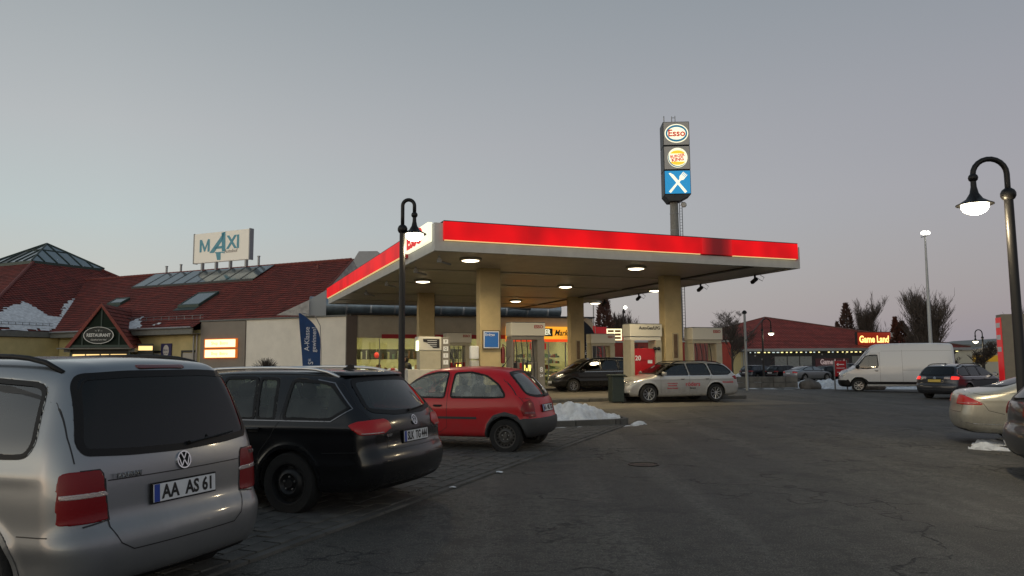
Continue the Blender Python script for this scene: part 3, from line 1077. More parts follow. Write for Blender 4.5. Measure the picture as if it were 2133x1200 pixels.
corsa = dict(L=3.73, W=1.61, h=.022, ph=.013, paint=REDP, glass=glass('clear_car_glass', (.80, .88, .85), .8, .03, .30), rglass=glass('corsa_rear_glass', (.16, .22, .25), 1.1, .08, .10),
    profile=[(-1.6, .26), (-1.78, .28), (-1.85, .38), (-1.865, .52), (-1.845, .60), (-1.80, .64), (-1.79, .76), (-1.75, .90), (-1.66, 1.03), (-1.48, 1.20), (-1.32, 1.325), (-1.20, 1.375),
             (-.9, 1.405), (-.5, 1.42), (0, 1.405), (.25, 1.36), (.48, 1.26), (.80, 1.05), (1.0, .93), (1.35, .86), (1.62, .75), (1.78, .62), (1.86, .48), (1.84, .32), (1.7, .24)],
    sec=[(.15, .73), (.3, .78), (.55, .80), (.75, .802), (.88, .79), (.98, .76), (1.15, .68), (1.30, .60), (1.40, .54), (1.6, .46)],
    taper=(.16, .13), bow=(.26, .20), crown=.09, round=(.10, .14), ridges=[(.72, .006, .09, -1.8, 1.8)],
    wheels=(1.15, -1.29), wr=.288, rim='steelbig', wwid=.175, flare=.018, wrd=2,
    side_windows=[[(.90, .935), (.62, 1.12), (.30, 1.27), (.05, 1.325), (-.18, 1.325), (-.16, .925)], [(-.28, .93), (-.30, 1.31), (-.60, 1.325), (-.90, 1.27), (-1.15, 1.13), (-1.27, .98), (-1.27, .94), (-1.0, .93)]],
    rear_window=[(-.60, .99), (-.35, .945), (.35, .945), (.60, .99), (.50, 1.30), (.2, 1.325), (-.2, 1.325), (-.50, 1.30)],
    windshield=[(-.60, 1.0), (.60, 1.0), (.50, 1.33), (-.50, 1.33)], front_x=.15, rear_x=-1.15, cabin=(-1.5, .75, .52), seats=(-.05, -.72), dash=.85,
    patches=[('tail_light', [(-1.95, .60), (-1.95, .90), (-1.74, .92), (-1.60, .86), (-1.56, .75), (-1.60, .63)], [(.54, .62), (.53, .84), (.58, .91), (.9, .92), (.9, .6)], .010, RED_LENS, .02),
             ('tail_lens', [(-1.95, .655), (-1.95, .70), (-1.62, .70), (-1.62, .655)], [(.56, .655), (.56, .70), (.9, .70), (.9, .655)], .012, DARK_LENS, .02),
             ('rear_bumper', [(-2.0, .22), (-2.0, .585), (-1.60, .59), (-1.52, .56), (-1.52, .22)], None, .016, CLAD, .05),
             ('arch_trim', [(-1.58, .28), (-1.60, .50), (-1.50, .64), (-1.29, .70), (-1.08, .64), (-.96, .48), (-.94, .24), (-1.0, .20), (-1.05, .3), (-1.1, .6), (-1.5, .6), (-1.55, .3)], None, .010, CLAD, .03)],
    gaps=[([(-.22, 1.33), (-.22, .42), (-.10, .34), (.80, .33), (.90, .5), (.92, .90)], 'S'), ([(-.62, 1.30), (-.72, .98), (-.68, .60)], 'R'), ([(.62, 1.30), (.72, .98), (.68, .60)], 'R'),
          ([(-.30, .86), (-.32, .68), (.32, .68), (.30, .86)], 'R')],
    trims=[([(.95, .585), (-.78, .585)], 'S', .04, CLAD, 'rub_strip')],
    plates=[('R', .74, 'AA  MS 787')], badges=[], handles=[(-.05, .79)], handle_mat=BLACK, mirror=(.72, .96, .13), mirror_mat=BLACK, antenna=-.95, antenna_kind='whip', wiper=(.93, .0, .02, .02))

passat = dict(L=4.77, W=1.82, h=.032, ph=.02, paint=PSILVER, glass=glass('passat_glass', (.14, .18, .19), 1.0, .06), rglass=DARK_GLASS,
    profile=[(-2.1, .22), (-2.3, .28), (-2.375, .42), (-2.38, .60), (-2.33, .68), (-2.31, .85), (-2.27, .99), (-2.18, 1.08), (-2.0, 1.26), (-1.86, 1.38), (-1.72, 1.44),
             (-1.2, 1.49), (-.6, 1.505), (0, 1.49), (.3, 1.46), (.55, 1.38), (1.1, 1.09), (1.38, .98), (1.8, .92), (2.1, .83), (2.28, .72), (2.37, .58), (2.385, .42), (2.33, .28), (2.1, .20)],
    sec=[(.15, .82), (.3, .88), (.55, .905), (.8, .908), (.93, .89), (1.04, .855), (1.2, .77), (1.4, .65), (1.48, .60), (1.6, .55)],
    taper=(.17, .09), bow=(.26, .16), crown=.08, round=(.08, .12), ridges=[(.86, .010, .045, -2.2, 2.2)],
    wheels=(1.45, -1.26), wr=.33, rim='alloy9',
    side_windows=[[(1.15, .99), (.58, 1.32), (.28, 1.40), (-.10, 1.41), (-.14, .985)], [(-.22, .985), (-.18, 1.41), (-.95, 1.41), (-1.05, .985)], [(-1.13, .99), (-1.05, 1.405), (-1.55, 1.37), (-1.72, 1.32), (-1.96, 1.10), (-1.78, 1.0)]],
    rear_window=[(-.68, 1.06), (-.3, 1.03), (.3, 1.03), (.68, 1.06), (.56, 1.36), (-.56, 1.36)],
    windshield=[(-.70, 1.05), (.70, 1.05), (.56, 1.42), (-.56, 1.42)], front_x=.3, rear_x=-1.6, cabin=(-2.0, 1.0, .55), seats=(.15, -.75), dash=.92,
    patches=[('tail_light', [(-2.5, .80), (-2.5, .98), (-2.15, .98), (-1.93, .93), (-2.05, .82)], [(.42, .82), (.45, .97), (1.0, .98), (1.0, .8)], .010, RED_LENS, .02),
             ('headlight', [(2.5, .62), (2.5, .76), (2.1, .86), (1.78, .86), (1.90, .76), (2.1, .64)], [(.36, .60), (.36, .80), (1.0, .88), (1.0, .6)], .008, HEADLAMP, .02),
             ('front_grille', None, [(-.36, .64), (.36, .64), (.38, .78), (-.38, .78)], .008, BLACK, .02),
             ('front_intake', None, [(-.72, .26), (.72, .26), (.76, .38), (-.76, .38)], .008, BLACK, .02),
             ('fog_light', [(2.6, .36), (2.6, .44), (2.1, .44), (2.15, .37)], [(.50, .38), (.50, .435), (1.0, .44), (1.0, .38)], .012, HEADLAMP, .02)],
    gaps=[([(-1.09, 1.40), (-1.09, .95), (-.90, .60), (-.90, .30)], 'S'), ([(-.18, 1.40), (-.18, .30)], 'S'), ([(.98, .95), (.98, .35)], 'S'), ([(-.60, .78), (-.52, .63), (.52, .63), (.60, .78)], 'F')],
    trims=[([(-.36, .715), (.36, .715)], 'F', .014, CHROME, 'grille_bar'), ([(-.36, .675), (.36, .675)], 'F', .014, CHROME, 'grille_bar'), ([(-.36, .76), (.36, .76)], 'F', .014, CHROME, 'grille_bar'), ([(1.1, .965), (-1.8, .97)], 'S', .016, CHROME, 'window_trim')],
    plates=[('F', .50, None)], badges=[('F', 0, .735, .06, CHROME)],
    handles=[(-.90, .86), (.10, .86)], mirror=(.90, 1.0, .16), rails=(-1.65, .5, .60, BLACK))


van = dict(L=5.98, W=2.05, h=.045, ph=.03, cat='van', paint=WHITEP, glass=glass('van_glass', (.22, .27, .26), 1.0, .06), blur=2,
    profile=[(-2.85, .42), (-2.97, .46), (-2.99, .8), (-2.99, 1.6), (-2.97, 2.3), (-2.90, 2.50), (-2.7, 2.55), (-1.0, 2.57), (.9, 2.55), (1.22, 2.48), (1.42, 2.32), (1.75, 1.95), (2.18, 1.42), (2.40, 1.26), (2.75, 1.16), (2.92, 1.02), (2.98, .8), (2.99, .5), (2.92, .3), (2.7, .26), (-2.6, .34)],
    sec=[(.2, .98), (.5, 1.02), (.9, 1.03), (1.35, 1.02), (1.9, .965), (2.3, .91), (2.5, .87), (2.7, .85)],
    taper=(.17, .02), bow=(.24, .02), crown=.03, round=(.09, .13), flare=.02,
    wheels=(1.98, -1.77), wr=.345, rim='cap', archgap=.07,
    side_windows=[[(2.10, 1.28), (1.62, 1.86), (1.50, 1.92), (1.02, 1.94), (1.0, 1.30), (1.55, 1.22)]],
    windshield=[(-.80, 1.42), (.80, 1.42), (.68, 2.28), (-.68, 2.28)], front_x=1.2, rear_x=-9, cabin=(.4, 2.0, .6), seats=(1.1,), dash=1.2,
    patches=[('headlight', [(3.1, .86), (2.9, 1.06), (2.5, 1.20), (2.45, 1.0), (2.7, .82)], [(.45, .8), (.45, 1.2), (1.1, 1.2), (1.1, .8)], .010, HEADLAMP, .02),
             ('front_bumper', [(3.1, .2), (3.1, .62), (2.45, .66), (2.36, .5), (2.36, .2)], None, .015, BLACK, .05),
             ('side_trim', [(2.36, .40), (2.32, .62), (2.15, .78), (1.8, .80), (1.6, .68), (1.5, .56), (-1.3, .56), (-1.4, .40)], None, .015, BLACK, .03),
             ('side_trim', [(-2.2, .40), (-2.2, .56), (-2.99, .56), (-2.99, .40)], None, .015, BLACK, .03),
             ('tail_light', [(-3.1, .95), (-3.1, 1.5), (-2.93, 1.5), (-2.93, .95)], [(.86, .9), (.86, 1.55), (1.1, 1.55), (1.1, .9)], .008, RED_LENS, .02),
             ('front_grille', None, [(-.5, .66), (.5, .66), (.5, .9), (-.5, .9)], .008, BLACK, .02)],
    gaps=[([(.92, 2.1), (.92, .55)], 'S'), ([(-.35, 2.2), (-.35, .5)], 'S'), ([(-.35, 1.15), (-2.9, 1.15)], 'S'), ([(.9, 2.05), (1.5, 2.05), (1.75, 1.85)], 'S'), ([(-2.85, 2.15), (.85, 2.15)], 'S'), ([(1.45, 1.94), (1.47, 1.24)], 'S')],
    plates=[('F', .45, None)], handles=[(1.08, 1.12)], handle_mat=BLACK, mirror=(2.0, 1.28, .24), mirror_mat=BLACK)
mpv = dict(touran, L=4.70, W=1.85, h=.032, ph=.02, paint=BLACKP, glass=glass('mpv_glass', (.06, .07, .08), .9, .05), rglass=DARK_GLASS, rim='alloy9', plates=[('F', .48, None)], script=[], badges=[], trims=[([(1.1, .99), (-1.8, 1.01)], 'S', .014, CHROME, 'window_trim')],
    rails=(-1.72, .5, .60, BLACK), wiper=None)
mpv['profile'] = [(x * 1.07, z * 1.05 if z > 1 else z) for x, z in touran['profile']]
mpv['wheels'] = (1.42, -1.42)
mpv['side_windows'] = [[(x * 1.05, z * 1.04) for x, z in w] for w in touran['side_windows']]
mpv['rear_window'] = [(y, z * 1.04) for y, z in touran['rear_window']]
mpv['windshield'] = [(y, z * 1.04) for y, z in touran['windshield']]
mpv['gaps'] = [g for g in touran['gaps'] if g[1] == 'S']
mpv['patches'] = [p for p in touran['patches'] if p[0] == 'tail_light'] + [('headlight', [(2.5, .66), (2.35, .82), (1.85, .95), (1.9, .82), (2.15, .68)], [(.40, .6), (.45, .9), (1.0, .98), (1.0, .6)], .010, HEADLAMP, .02), ('front_grille', None, [(-.36, .62), (.36, .62), (.36, .76), (-.36, .76)], .008, PRINT, .02)]
LIT_LENS = mat('lit_tail_lamp', (.5, .01, .01), .2, 0, 1, (1, .03, .015), 1.1)
HOT_LENS = mat('hot_tail_lamp', (.6, .1, .02), .2, 0, 1, (1, .22, .03), 5)
estate2 = dict(passat, paint=NAVY, glass=glass('estate_dark_glass', (.05, .055, .07), 1.0, .05), h=.032, script=[], platemat=mat('yellow_plate', (.62, .46, .10), .4, 0, 0, 0, (1, .7, .2), .12),
    plates=[('R', .80, None)], badges=[('R', 0, .92, .05, CHROME)], antenna=-1.3, antenna_kind='fin',
    trims=[([(1.1, .965), (-1.8, .97), (-1.98, 1.10), (-1.72, 1.34), (-1.2, 1.43), (-.2, 1.435), (.3, 1.42), (.6, 1.34), (1.15, 1.0)], 'S', .018, CHROME, 'window_trim'), ([(-.72, .42), (.72, .42)], 'R', .014, CHROME, 'bumper_trim')])
estate2['patches'] = [('tail_light', [(-2.5, .84), (-2.5, 1.0), (-2.15, 1.0), (-1.95, .96), (-2.05, .85)], [(.62, .85), (.62, .99), (1.0, 1.0), (1.0, .84)], .010, LIT_LENS, .02),
                      ('tail_lens', [(-2.5, .87), (-2.5, .96), (-2.2, .96), (-2.2, .87)], [(.70, .88), (.70, .96), (.86, .96), (.86, .88)], .014, HOT_LENS, .02),
                      ('reverse_light', None, [(.36, .87), (.36, .97), (.60, .98), (.60, .86)], .010, CLEAR_LENS, .02)]
estate2['patches'][2] = ('tail_lens', [(-2.5, .8), (-2.5, 1.1), (-2.1, 1.1), (-2.1, .8)], [(.36, .87), (.36, .97), (.60, .98), (.60, .86)], .010, CLEAR_LENS, .02)
sedan = dict(passat, L=4.80, W=1.86, h=.022, ph=.014, paint=CHAMP, glass=glass('sedan_glass', (.12, .15, .15), 1.0, .06), rglass=REAR_GLASS, script=[], rails=None, antenna=None, plates=[], badges=[], wheels=(1.46, -1.25), rim='alloy9', crown=.09,
    profile=[(-2.1, .24), (-2.33, .28), (-2.40, .40), (-2.41, .58), (-2.385, .66), (-2.36, .82), (-2.33, .95), (-2.27, 1.005), (-2.15, 1.03), (-1.9, 1.055), (-1.7, 1.09), (-1.35, 1.22), (-1.0, 1.33), (-.7, 1.39),
             (-.3, 1.42), (.1, 1.42), (.35, 1.39), (.6, 1.32), (1.15, 1.06), (1.4, .96), (1.85, .90), (2.15, .80), (2.32, .68), (2.40, .52), (2.40, .38), (2.3, .26), (2.1, .20)],
    sec=[(.15, .82), (.3, .885), (.55, .925), (.78, .928), (.93, .90), (1.02, .86), (1.2, .74), (1.35, .63), (1.42, .58), (1.6, .5)],
    side_windows=[[(1.1, 1.0), (.58, 1.28), (.30, 1.345), (-.05, 1.355), (-.1, .985)], [(-.18, .985), (-.14, 1.355), (-.55, 1.34), (-1.0, 1.23), (-1.35, 1.10), (-1.42, 1.05), (-1.2, 1.0)]],
    rear_window=[(-.62, 1.10), (0, 1.08), (.62, 1.10), (.52, 1.33), (-.52, 1.33)], rear_x=-.8, cabin=(-1.4, 1.0, .55),
    patches=[('tail_light', [(-2.6, .76), (-2.6, .93), (-2.25, .93), (-1.98, .79), (-2.0, .76)], [(.42, .76), (.44, .93), (1.0, .93), (1.0, .76)], .010, mat('sedan_tail_lamp', (.22, .003, .006), .3, 0, .3, (1, .04, .02), .12), .02),
             ('tail_lens', [(-2.6, .785), (-2.6, .80), (-2.0, .80), (-2.0, .785)], [(.5, .785), (.5, .80), (1.0, .80), (1.0, .785)], .013, CLEAR_LENS, .02),
             ('headlight', [(2.5, .60), (2.5, .72), (2.1, .84), (1.85, .84), (2.0, .66)], [(.40, .6), (.40, .78), (1.0, .84), (1.0, .6)], .008, HEADLAMP, .02),
             ('rear_valance', None, [(-.75, .2), (.75, .2), (.72, .32), (-.72, .32)], .008, CLAD, .02)],
    gaps=[([(-.14, 1.35), (-.14, .30)], 'S'), ([(-1.42, 1.06), (-1.30, .85), (-.92, .55), (-.90, .32)], 'S'), ([(-2.26, 1.0), (-2.1, .97), (-2.0, .95), (-1.6, .97), (-1.2, .975)], 'S'), ([(-1.98, .79), (-1.9, .66), (-1.66, .60)], 'S'),
          ([(-.75, .98), (-.70, .62), (.70, .62), (.75, .98)], 'R')],
    trims=[([(1.1, .975), (-1.3, 1.0), (-1.0, 1.245), (-.5, 1.37), (.3, 1.37), (.6, 1.30), (1.1, 1.02)], 'S', .014, CHROME, 'window_trim'), ([(-2.32, .44), (-2.1, .42), (-1.66, .41)], 'S', .012, CHROME, 'bumper_trim')])
hatch = dict(golf, L=4.30, h=.026, ph=.016, paint=GREYP, rim='alloy5', rails=None, plates=[], badges=[], script=[], antenna=None, gaps=[g for g in golf['gaps'] if g[1] == 'S'], trims=[])
hatch['profile'] = [(x + (.13 if x < -.5 else (-.13 if x > 1 else 0)), z) for x, z in golf['profile']]
hatch['patches'] = [('tail_light', [(-2.3, .80), (-2.3, .97), (-1.92, .97), (-1.72, .92), (-1.85, .81)], [(.45, .80), (.45, .97), (1.0, .98), (1.0, .8)], .012, RED_LENS, .02), ('side_trim', [(-2.2, .2), (-2.2, .30), (-1.6, .30), (-1.6, .2)], None, .01, CLAD, .03)]
hatch['wheels'] = (1.35, -1.22)
far_kw = dict(h=.07, ph=.045, see=False, gaps=[], trims=[], script=[], badges=[], antenna=None, wiper=None, handles=[])
GENG = mat('far_car_glass', (.02, .024, .028), .12, 0, 1)
def far(base, pnt, **k):
    d = dict(base, **far_kw)
    d.update(paint=pnt, glass=GENG, rglass=GENG, plates=[('R', .75, None)], patches=[p for p in base['patches'] if p[0] in ('tail_light', 'headlight')])
    d.update(k)
    return d

def stretch(P, z0, k):
    return [(a, z0 + (b - z0) * k if b > z0 else b) for a, b in P]
corsa['profile'] = stretch(corsa['profile'], .93, 1.09)
corsa['side_windows'] = [stretch(w, .93, 1.09) for w in corsa['side_windows']]
corsa['rear_window'] = stretch(corsa['rear_window'], .93, 1.09)
corsa['windshield'] = stretch(corsa['windshield'], .93, 1.09)
corsa['sec'] = [(.93 + (a - .93) * 1.09 if a > .93 else a, b) for a, b in corsa['sec']]
sc_ = 5.55 / 5.98
van['profile'] = [(x if x > 1.5 else 1.5 + (x - 1.5) * (4.06 / 4.49), z) for x, z in van['profile']]
van['profile'] = [(x - .215 + .43 * 0, z) for x, z in van['profile']]
van['L'] = 5.55
van['wheels'] = (1.765, -1.62)
for key in ('side_windows',):
    van[key] = [[(x - .215, z) for x, z in w] for w in van[key]]
van['patches'] = [(n_, [(x - (.215 if x > 0 else -.215), z) for x, z in sp] if sp else None, ep, o_, m_, t_) for n_, sp, ep, o_, m_, t_ in van['patches']]
van['gaps'] = [([(x - (.215 if x > 0 else 0), z) if x > -2.5 else (-2.6, z) for x, z in g_], k_) for g_, k_ in van['gaps']]
van['cabin'] = (.3, 1.8, .6)
van['seats'] = (.9,)
van['front_x'] = 1.0
van['mirror'] = (1.78, 1.28, .24)
van['handles'] = [(.87, 1.12)]
# --- placement
def place(x, y, dz=0):
    return (x, y, ground_z(x, y) + dz)
BAYS = 'cars parked in the row of bays'
car_silver = make_car('parked_minivan', 'silver minivan with black roof rails and plate AA AS 61, parked beside the black estate', place(-4.14, 5.85, -.03), -68, touran, BAYS)
car_black = make_car('parked_estate', 'black estate car with silver roof rails parked between the silver minivan and the red hatchback', place(-3.12, 9.05), -69, golf, BAYS)
car_red = make_car('parked_hatchback', 'small red three-door hatchback with dark grey bumper parked beside the black estate', place(-1.08, 13.93), -70, corsa, BAYS)
REDPRINT = mat('red_print', (.45, .01, .04), .5)
passat['script'] = [('L', -.30, .66, 'röders', .22, REDPRINT), ('L', .52, .70, 'www.roeders.de', .06, REDPRINT),
                    ('L', .52, .62, 'Bürotechnik', .07, REDPRINT), ('L', .52, .52, 'Service Vertrieb', .065, REDPRINT), ('L', -1.75, .72, 'Bürotechnik', .09, REDPRINT), ('L', -.30, .52, 'Systeme', .07, PRINT)]
make_car('service_estate', 'silver estate car with red lettering on its doors stopped at the front pump island', place(6.10, 28.55), -105, passat)
make_car('fuelling_minivan', 'black minivan with pale spoked wheels standing at the pumps behind the red hatchback', place(4.10, 38.6), -108, mpv)
make_car('panel_van', 'long white panel van with black lower trim parked by the snowy verge', place(20.4, 40.3), -66, van)
make_car('leaving_estate', 'dark blue estate car with lit red tail lamps driving past the white van', place(19.75, 33.2), 56, estate2)
make_car('champagne_sedan', 'pale champagne saloon with pointed red tail lamp parked behind the dark right-hand lamp post', place(10.75, 13.85), 113, sedan, 'cars parked along the verge')
make_car('grey_hatchback', 'dark grey hatchback half out of frame below the champagne saloon', place(8.75, 9.6), 112, hatch, 'cars parked along the verge')
GL = 'cars parked before the games hall'
# ================================================================ ground
def asphalt():
    m, n, l, b = new_mat('asphalt')
    t = n.new('ShaderNodeTexCoord')
    def noise_(sc, det=6, rg=.6, vec=None, mp=None):
        a = n.new('ShaderNodeTexNoise')
        a.inputs['Scale'].default_value = sc
        a.inputs['Detail'].default_value = det
        a.inputs['Roughness'].default_value = rg
        v = vec or t.outputs['Object']
        if mp:
            q = n.new('ShaderNodeMapping')
            q.inputs['Rotation'].default_value = (0, 0, R(mp[0]))
            q.inputs['Scale'].default_value = mp[1]
            l.new(v, q.inputs[0])
            v = q.outputs[0]
        l.new(v, a.inputs['Vector'])
        return a.outputs['Fac']
    big = noise_(.22, 5, .6)
    fine = noise_(16, 6, .85)
    grit = noise_(70, 3, .8)
    streak = noise_(1.0, 4, .55, mp=(20, (1.3, .05, 1)))
    r1 = n.new('ShaderNodeValToRGB')
    r1.color_ramp.elements[0].position = .42
    r1.color_ramp.elements[0].color = (.033, .031, .027, 1)
    r1.color_ramp.elements[1].position = .58
    r1.color_ramp.elements[1].color = (.084, .079, .066, 1)
    l.new(big, r1.inputs[0])
    def mixc(a, fac, col, mode='MIX'):
        q = n.new('ShaderNodeMixRGB')
        q.blend_type = mode
        if isinstance(fac, float):
            q.inputs[0].default_value = fac
        else:
            l.new(fac, q.inputs[0])
        l.new(a, q.inputs[1])
        if isinstance(col, tuple):
            q.inputs[2].default_value = (*col, 1)
        else:
            l.new(col, q.inputs[2])
        return q.outputs[0]
    def rng(v, a, b_, c, d):
        q = n.new('ShaderNodeMapRange')
        q.inputs['From Min'].default_value = a
        q.inputs['From Max'].default_value = b_
        q.inputs['To Min'].default_value = c
        q.inputs['To Max'].default_value = d
        l.new(v, q.inputs['Value'])
        return q.outputs[0]
    c = mixc(r1.outputs[0], rng(streak, .50, .60, 0, .6), (.115, .110, .096))
    c = mixc(c, rng(streak, .48, .40, 0, .5), (.028, .027, .025))
    c = mixc(c, rng(fine, .45, .56, 0, .75), (.022, .021, .019))
    c = mixc(c, rng(grit, .53, .62, 0, .85), (.22, .205, .175))
    c = mixc(c, rng(noise_(4, 6, .8), .50, .57, 0, .5), (.026, .025, .022))
    # cracks: warped cell borders, only in worn places
    w = n.new('ShaderNodeTexNoise')
    w.inputs['Scale'].default_value = 1.3
    w.inputs['Detail'].default_value = 5
    l.new(t.outputs['Object'], w.inputs['Vector'])
    ad = n.new('ShaderNodeVectorMath')
    ad.operation = 'MULTIPLY_ADD'
    ad.inputs[1].default_value = (2.4, 2.4, 2.4)
    l.new(w.outputs['Color'], ad.inputs[0])
    l.new(t.outputs['Object'], ad.inputs[2])
    vo = n.new('ShaderNodeTexVoronoi')
    vo.feature = 'DISTANCE_TO_EDGE'
    vo.inputs['Scale'].default_value = .42
    l.new(ad.outputs[0], vo.inputs['Vector'])
    crack = rng(vo.outputs['Distance'], .0, .016, 1, 0)
    mask = rng(noise_(.45, 5, .6), .47, .54, 0, 1)
    mu = n.new('ShaderNodeMath')
    mu.operation = 'MULTIPLY'
    l.new(crack, mu.inputs[0])
    l.new(mask, mu.inputs[1])
    c = mixc(c, mu.outputs[0], (.010, .010, .010))
    # damp, darker blotches
    c = mixc(c, rng(noise_(.7, 7, .75), .53, .60, 0, .55), (.021, .021, .020))
    l.new(c, b.inputs['Base Color'])
    l.new(rng(big, .3, .7, .62, .85), b.inputs['Roughness'])
    bp = n.new('ShaderNodeBump')
    bp.inputs['Strength'].default_value = .7
    bp.inputs['Distance'].default_value = .012
    l.new(mixc(fine, .5, grit), bp.inputs['Height'])
    bp2 = n.new('ShaderNodeBump')
    bp2.inputs['Strength'].default_value = .8
    bp2.inputs['Distance'].default_value = .02
    bp2.invert = True
    l.new(mu.outputs[0], bp2.inputs['Height'])
    l.new(bp.outputs[0], bp2.inputs['Normal'])
    l.new(bp2.outputs[0], b.inputs['Normal'])
    return m
ASPH = asphalt()
def sheet(name, xs, ys, m, dz=0.0, zf=ground_z):
    mb = MB()
    for i in range(len(xs)):
        for j in range(len(ys)):
            mb.v.append((xs[i], ys[j], zf(xs[i], ys[j]) + dz))
    nj = len(ys)
    for i in range(len(xs) - 1):
        for j in range(nj - 1):
            mb.f.append((i * nj + j, (i + 1) * nj + j, (i + 1) * nj + j + 1, i * nj + j + 1))
    return mb.build(name, m, None, kind='structure')
g = sheet('ground', [-1500, -300, -60, 0, 6, 20, 60, 300, 1500], [-1500, -200, 0, 20, 40, 90, 140, 400, 1500], ASPH)
# the paved strip of parking bays: its straight edge runs along az 22
E0, ED = Vector((-2.14, 6.02, 0)), vdir(21.5)
EN = Vector((-ED.y, ED.x, 0))          # towards the bays (left)
PAVE = mat('concrete_paver', (.088, .086, .080), .85, bump=.8, bscale=60, vary=.45, vscale=1.7)
bed = MB()
a0, a1 = E0 - ED * 7, E0 + ED * 13.2
bed.quad(a0 + Vector((0, 0, .004)), a1 + Vector((0, 0, .004)), a1 + EN * 7 + Vector((0, 0, .004)), a0 + EN * 7 + Vector((0, 0, .004)))
pav = bed.build('parking_pavement', mat('paver_joint_sand', (.018, .017, .016), .95), None, kind='structure')
cells = []
pw, pl = .20, .30
nr, nc = int(7 / pw), int(20.2 / pl)
for r_ in range(nr):
    for c_ in range(nc):
        s = (c_ + (.5 if r_ % 2 else 0)) * pl
        p = a0 + ED * (s + pl / 2) + EN * ((r_ + .5) * pw)
        if p.y < 3.0:
            continue
        px, py = project((p.x, p.y, 0))
        vis = -40 < px < 2170 and 700 < py < 1230
        dist = (p - Vector((0, 0, 1.55))).length
        cells.append((-(1 / dist ** 2) * (1 if vis else .01) * (1 if r_ < 13 else .25), p))
cells.sort(key=lambda c: c[0])
pm = [MB().box((0, 0, .018), (pw - .014, pl - .014, .036), taper=.965).mesh('paver', PAVE) for _ in range(1)]
# local +y of a paver runs along the strip
pa = math.atan2(-ED.x, ED.y)
for k, (_, p) in enumerate(cells[:300]):
    o = bpy.data.objects.new('paver', pm[0])
    C.objects.link(o)
    o.parent = pav
    o.location = (p.x, p.y, rnd.uniform(-.006, .004))
    o.rotation_euler = (rnd.uniform(-.012, .012), rnd.uniform(-.012, .012), pa + rnd.uniform(-.012, .012))
rest = MB()
rot = Matrix.Rotation(pa, 3, 'Z')
for _, p in cells[300:]:
    rest.box((p.x, p.y, .016 + rnd.uniform(-.005, .004)), (pw - .014, pl - .014, .036), rot, taper=.965)
rest.build('paver', PAVE, pav, kind='stuff')
# edge stones between bays and roadway
edge = MB()
KERB = mat('kerb_concrete', (.085, .083, .078), .85, bump=.6, bscale=40, vary=.35, vscale=3)
for k in range(20):
    p = a0 + ED * (k + .5) - EN * .05
    o = bpy.data.objects.new('edge_stone', MB().box((0, 0, .010), (.085, .985, .03)).mesh('edge_stone', PAVE) if k == 0 else bpy.data.objects['edge_stone'].data)
    C.objects.link(o)
    o.parent = pav
    o.location = (p.x, p.y, rnd.uniform(-.004, .003))
    o.rotation_euler = (0, 0, pa)

SNOW = mat('snow', (.66, .69, .72), .8, bump=1, bscale=14, vary=.28, vscale=4)
SNOWD = mat('dirty_snow', (.60, .62, .63), .75, bump=1, bscale=12, vary=.3, vscale=6)
def heap(name, c, rx, ry, h, az, m, n=44, seed=0, lump=.35, parent=None, sharp=1.0, rag=.38):
    """snow heap: a lumpy height field with a ragged foot"""
    mb = MB()
    ca, sa = math.cos(R(90 - az)), math.sin(R(90 - az))
    idx = {}
    for i in range(n + 1):
        for j in range(n + 1):
            u, v = i / n * 2 - 1, j / n * 2 - 1
            x, y = u * rx, v * ry
            q = Vector((x * 1.1 + seed * 7.3, y * 1.1, seed * 3.1))
            nz = noise.fractal(q, .9, 2.1, 5)
            rr2 = math.sqrt(u * u + v * v) * (1 + rag * noise.noise(Vector((u * 2.2 + seed, v * 2.2, 3))) + rag * .45 * noise.noise(Vector((u * 7, v * 7, seed))))
            base = 1 - rr2 ** 2 * sharp
            z = h * (max(base, -.2) * (.75 + lump * nz) + .10 * noise.noise(q * 5) * (base > 0))
            X, Y = c[0] + x * ca - y * sa, c[1] + x * sa + y * ca
            idx[i, j] = len(mb.v)
            mb.v.append((X, Y, c[2] + max(z, -.02)))
    for i in range(n):
        for j in range(n):
            q = [idx[i, j], idx[i + 1, j], idx[i + 1, j + 1], idx[i, j + 1]]
            if max(mb.v[k][2] for k in q) > c[2] - .015:
                mb.f.append(tuple(q))
    return mb

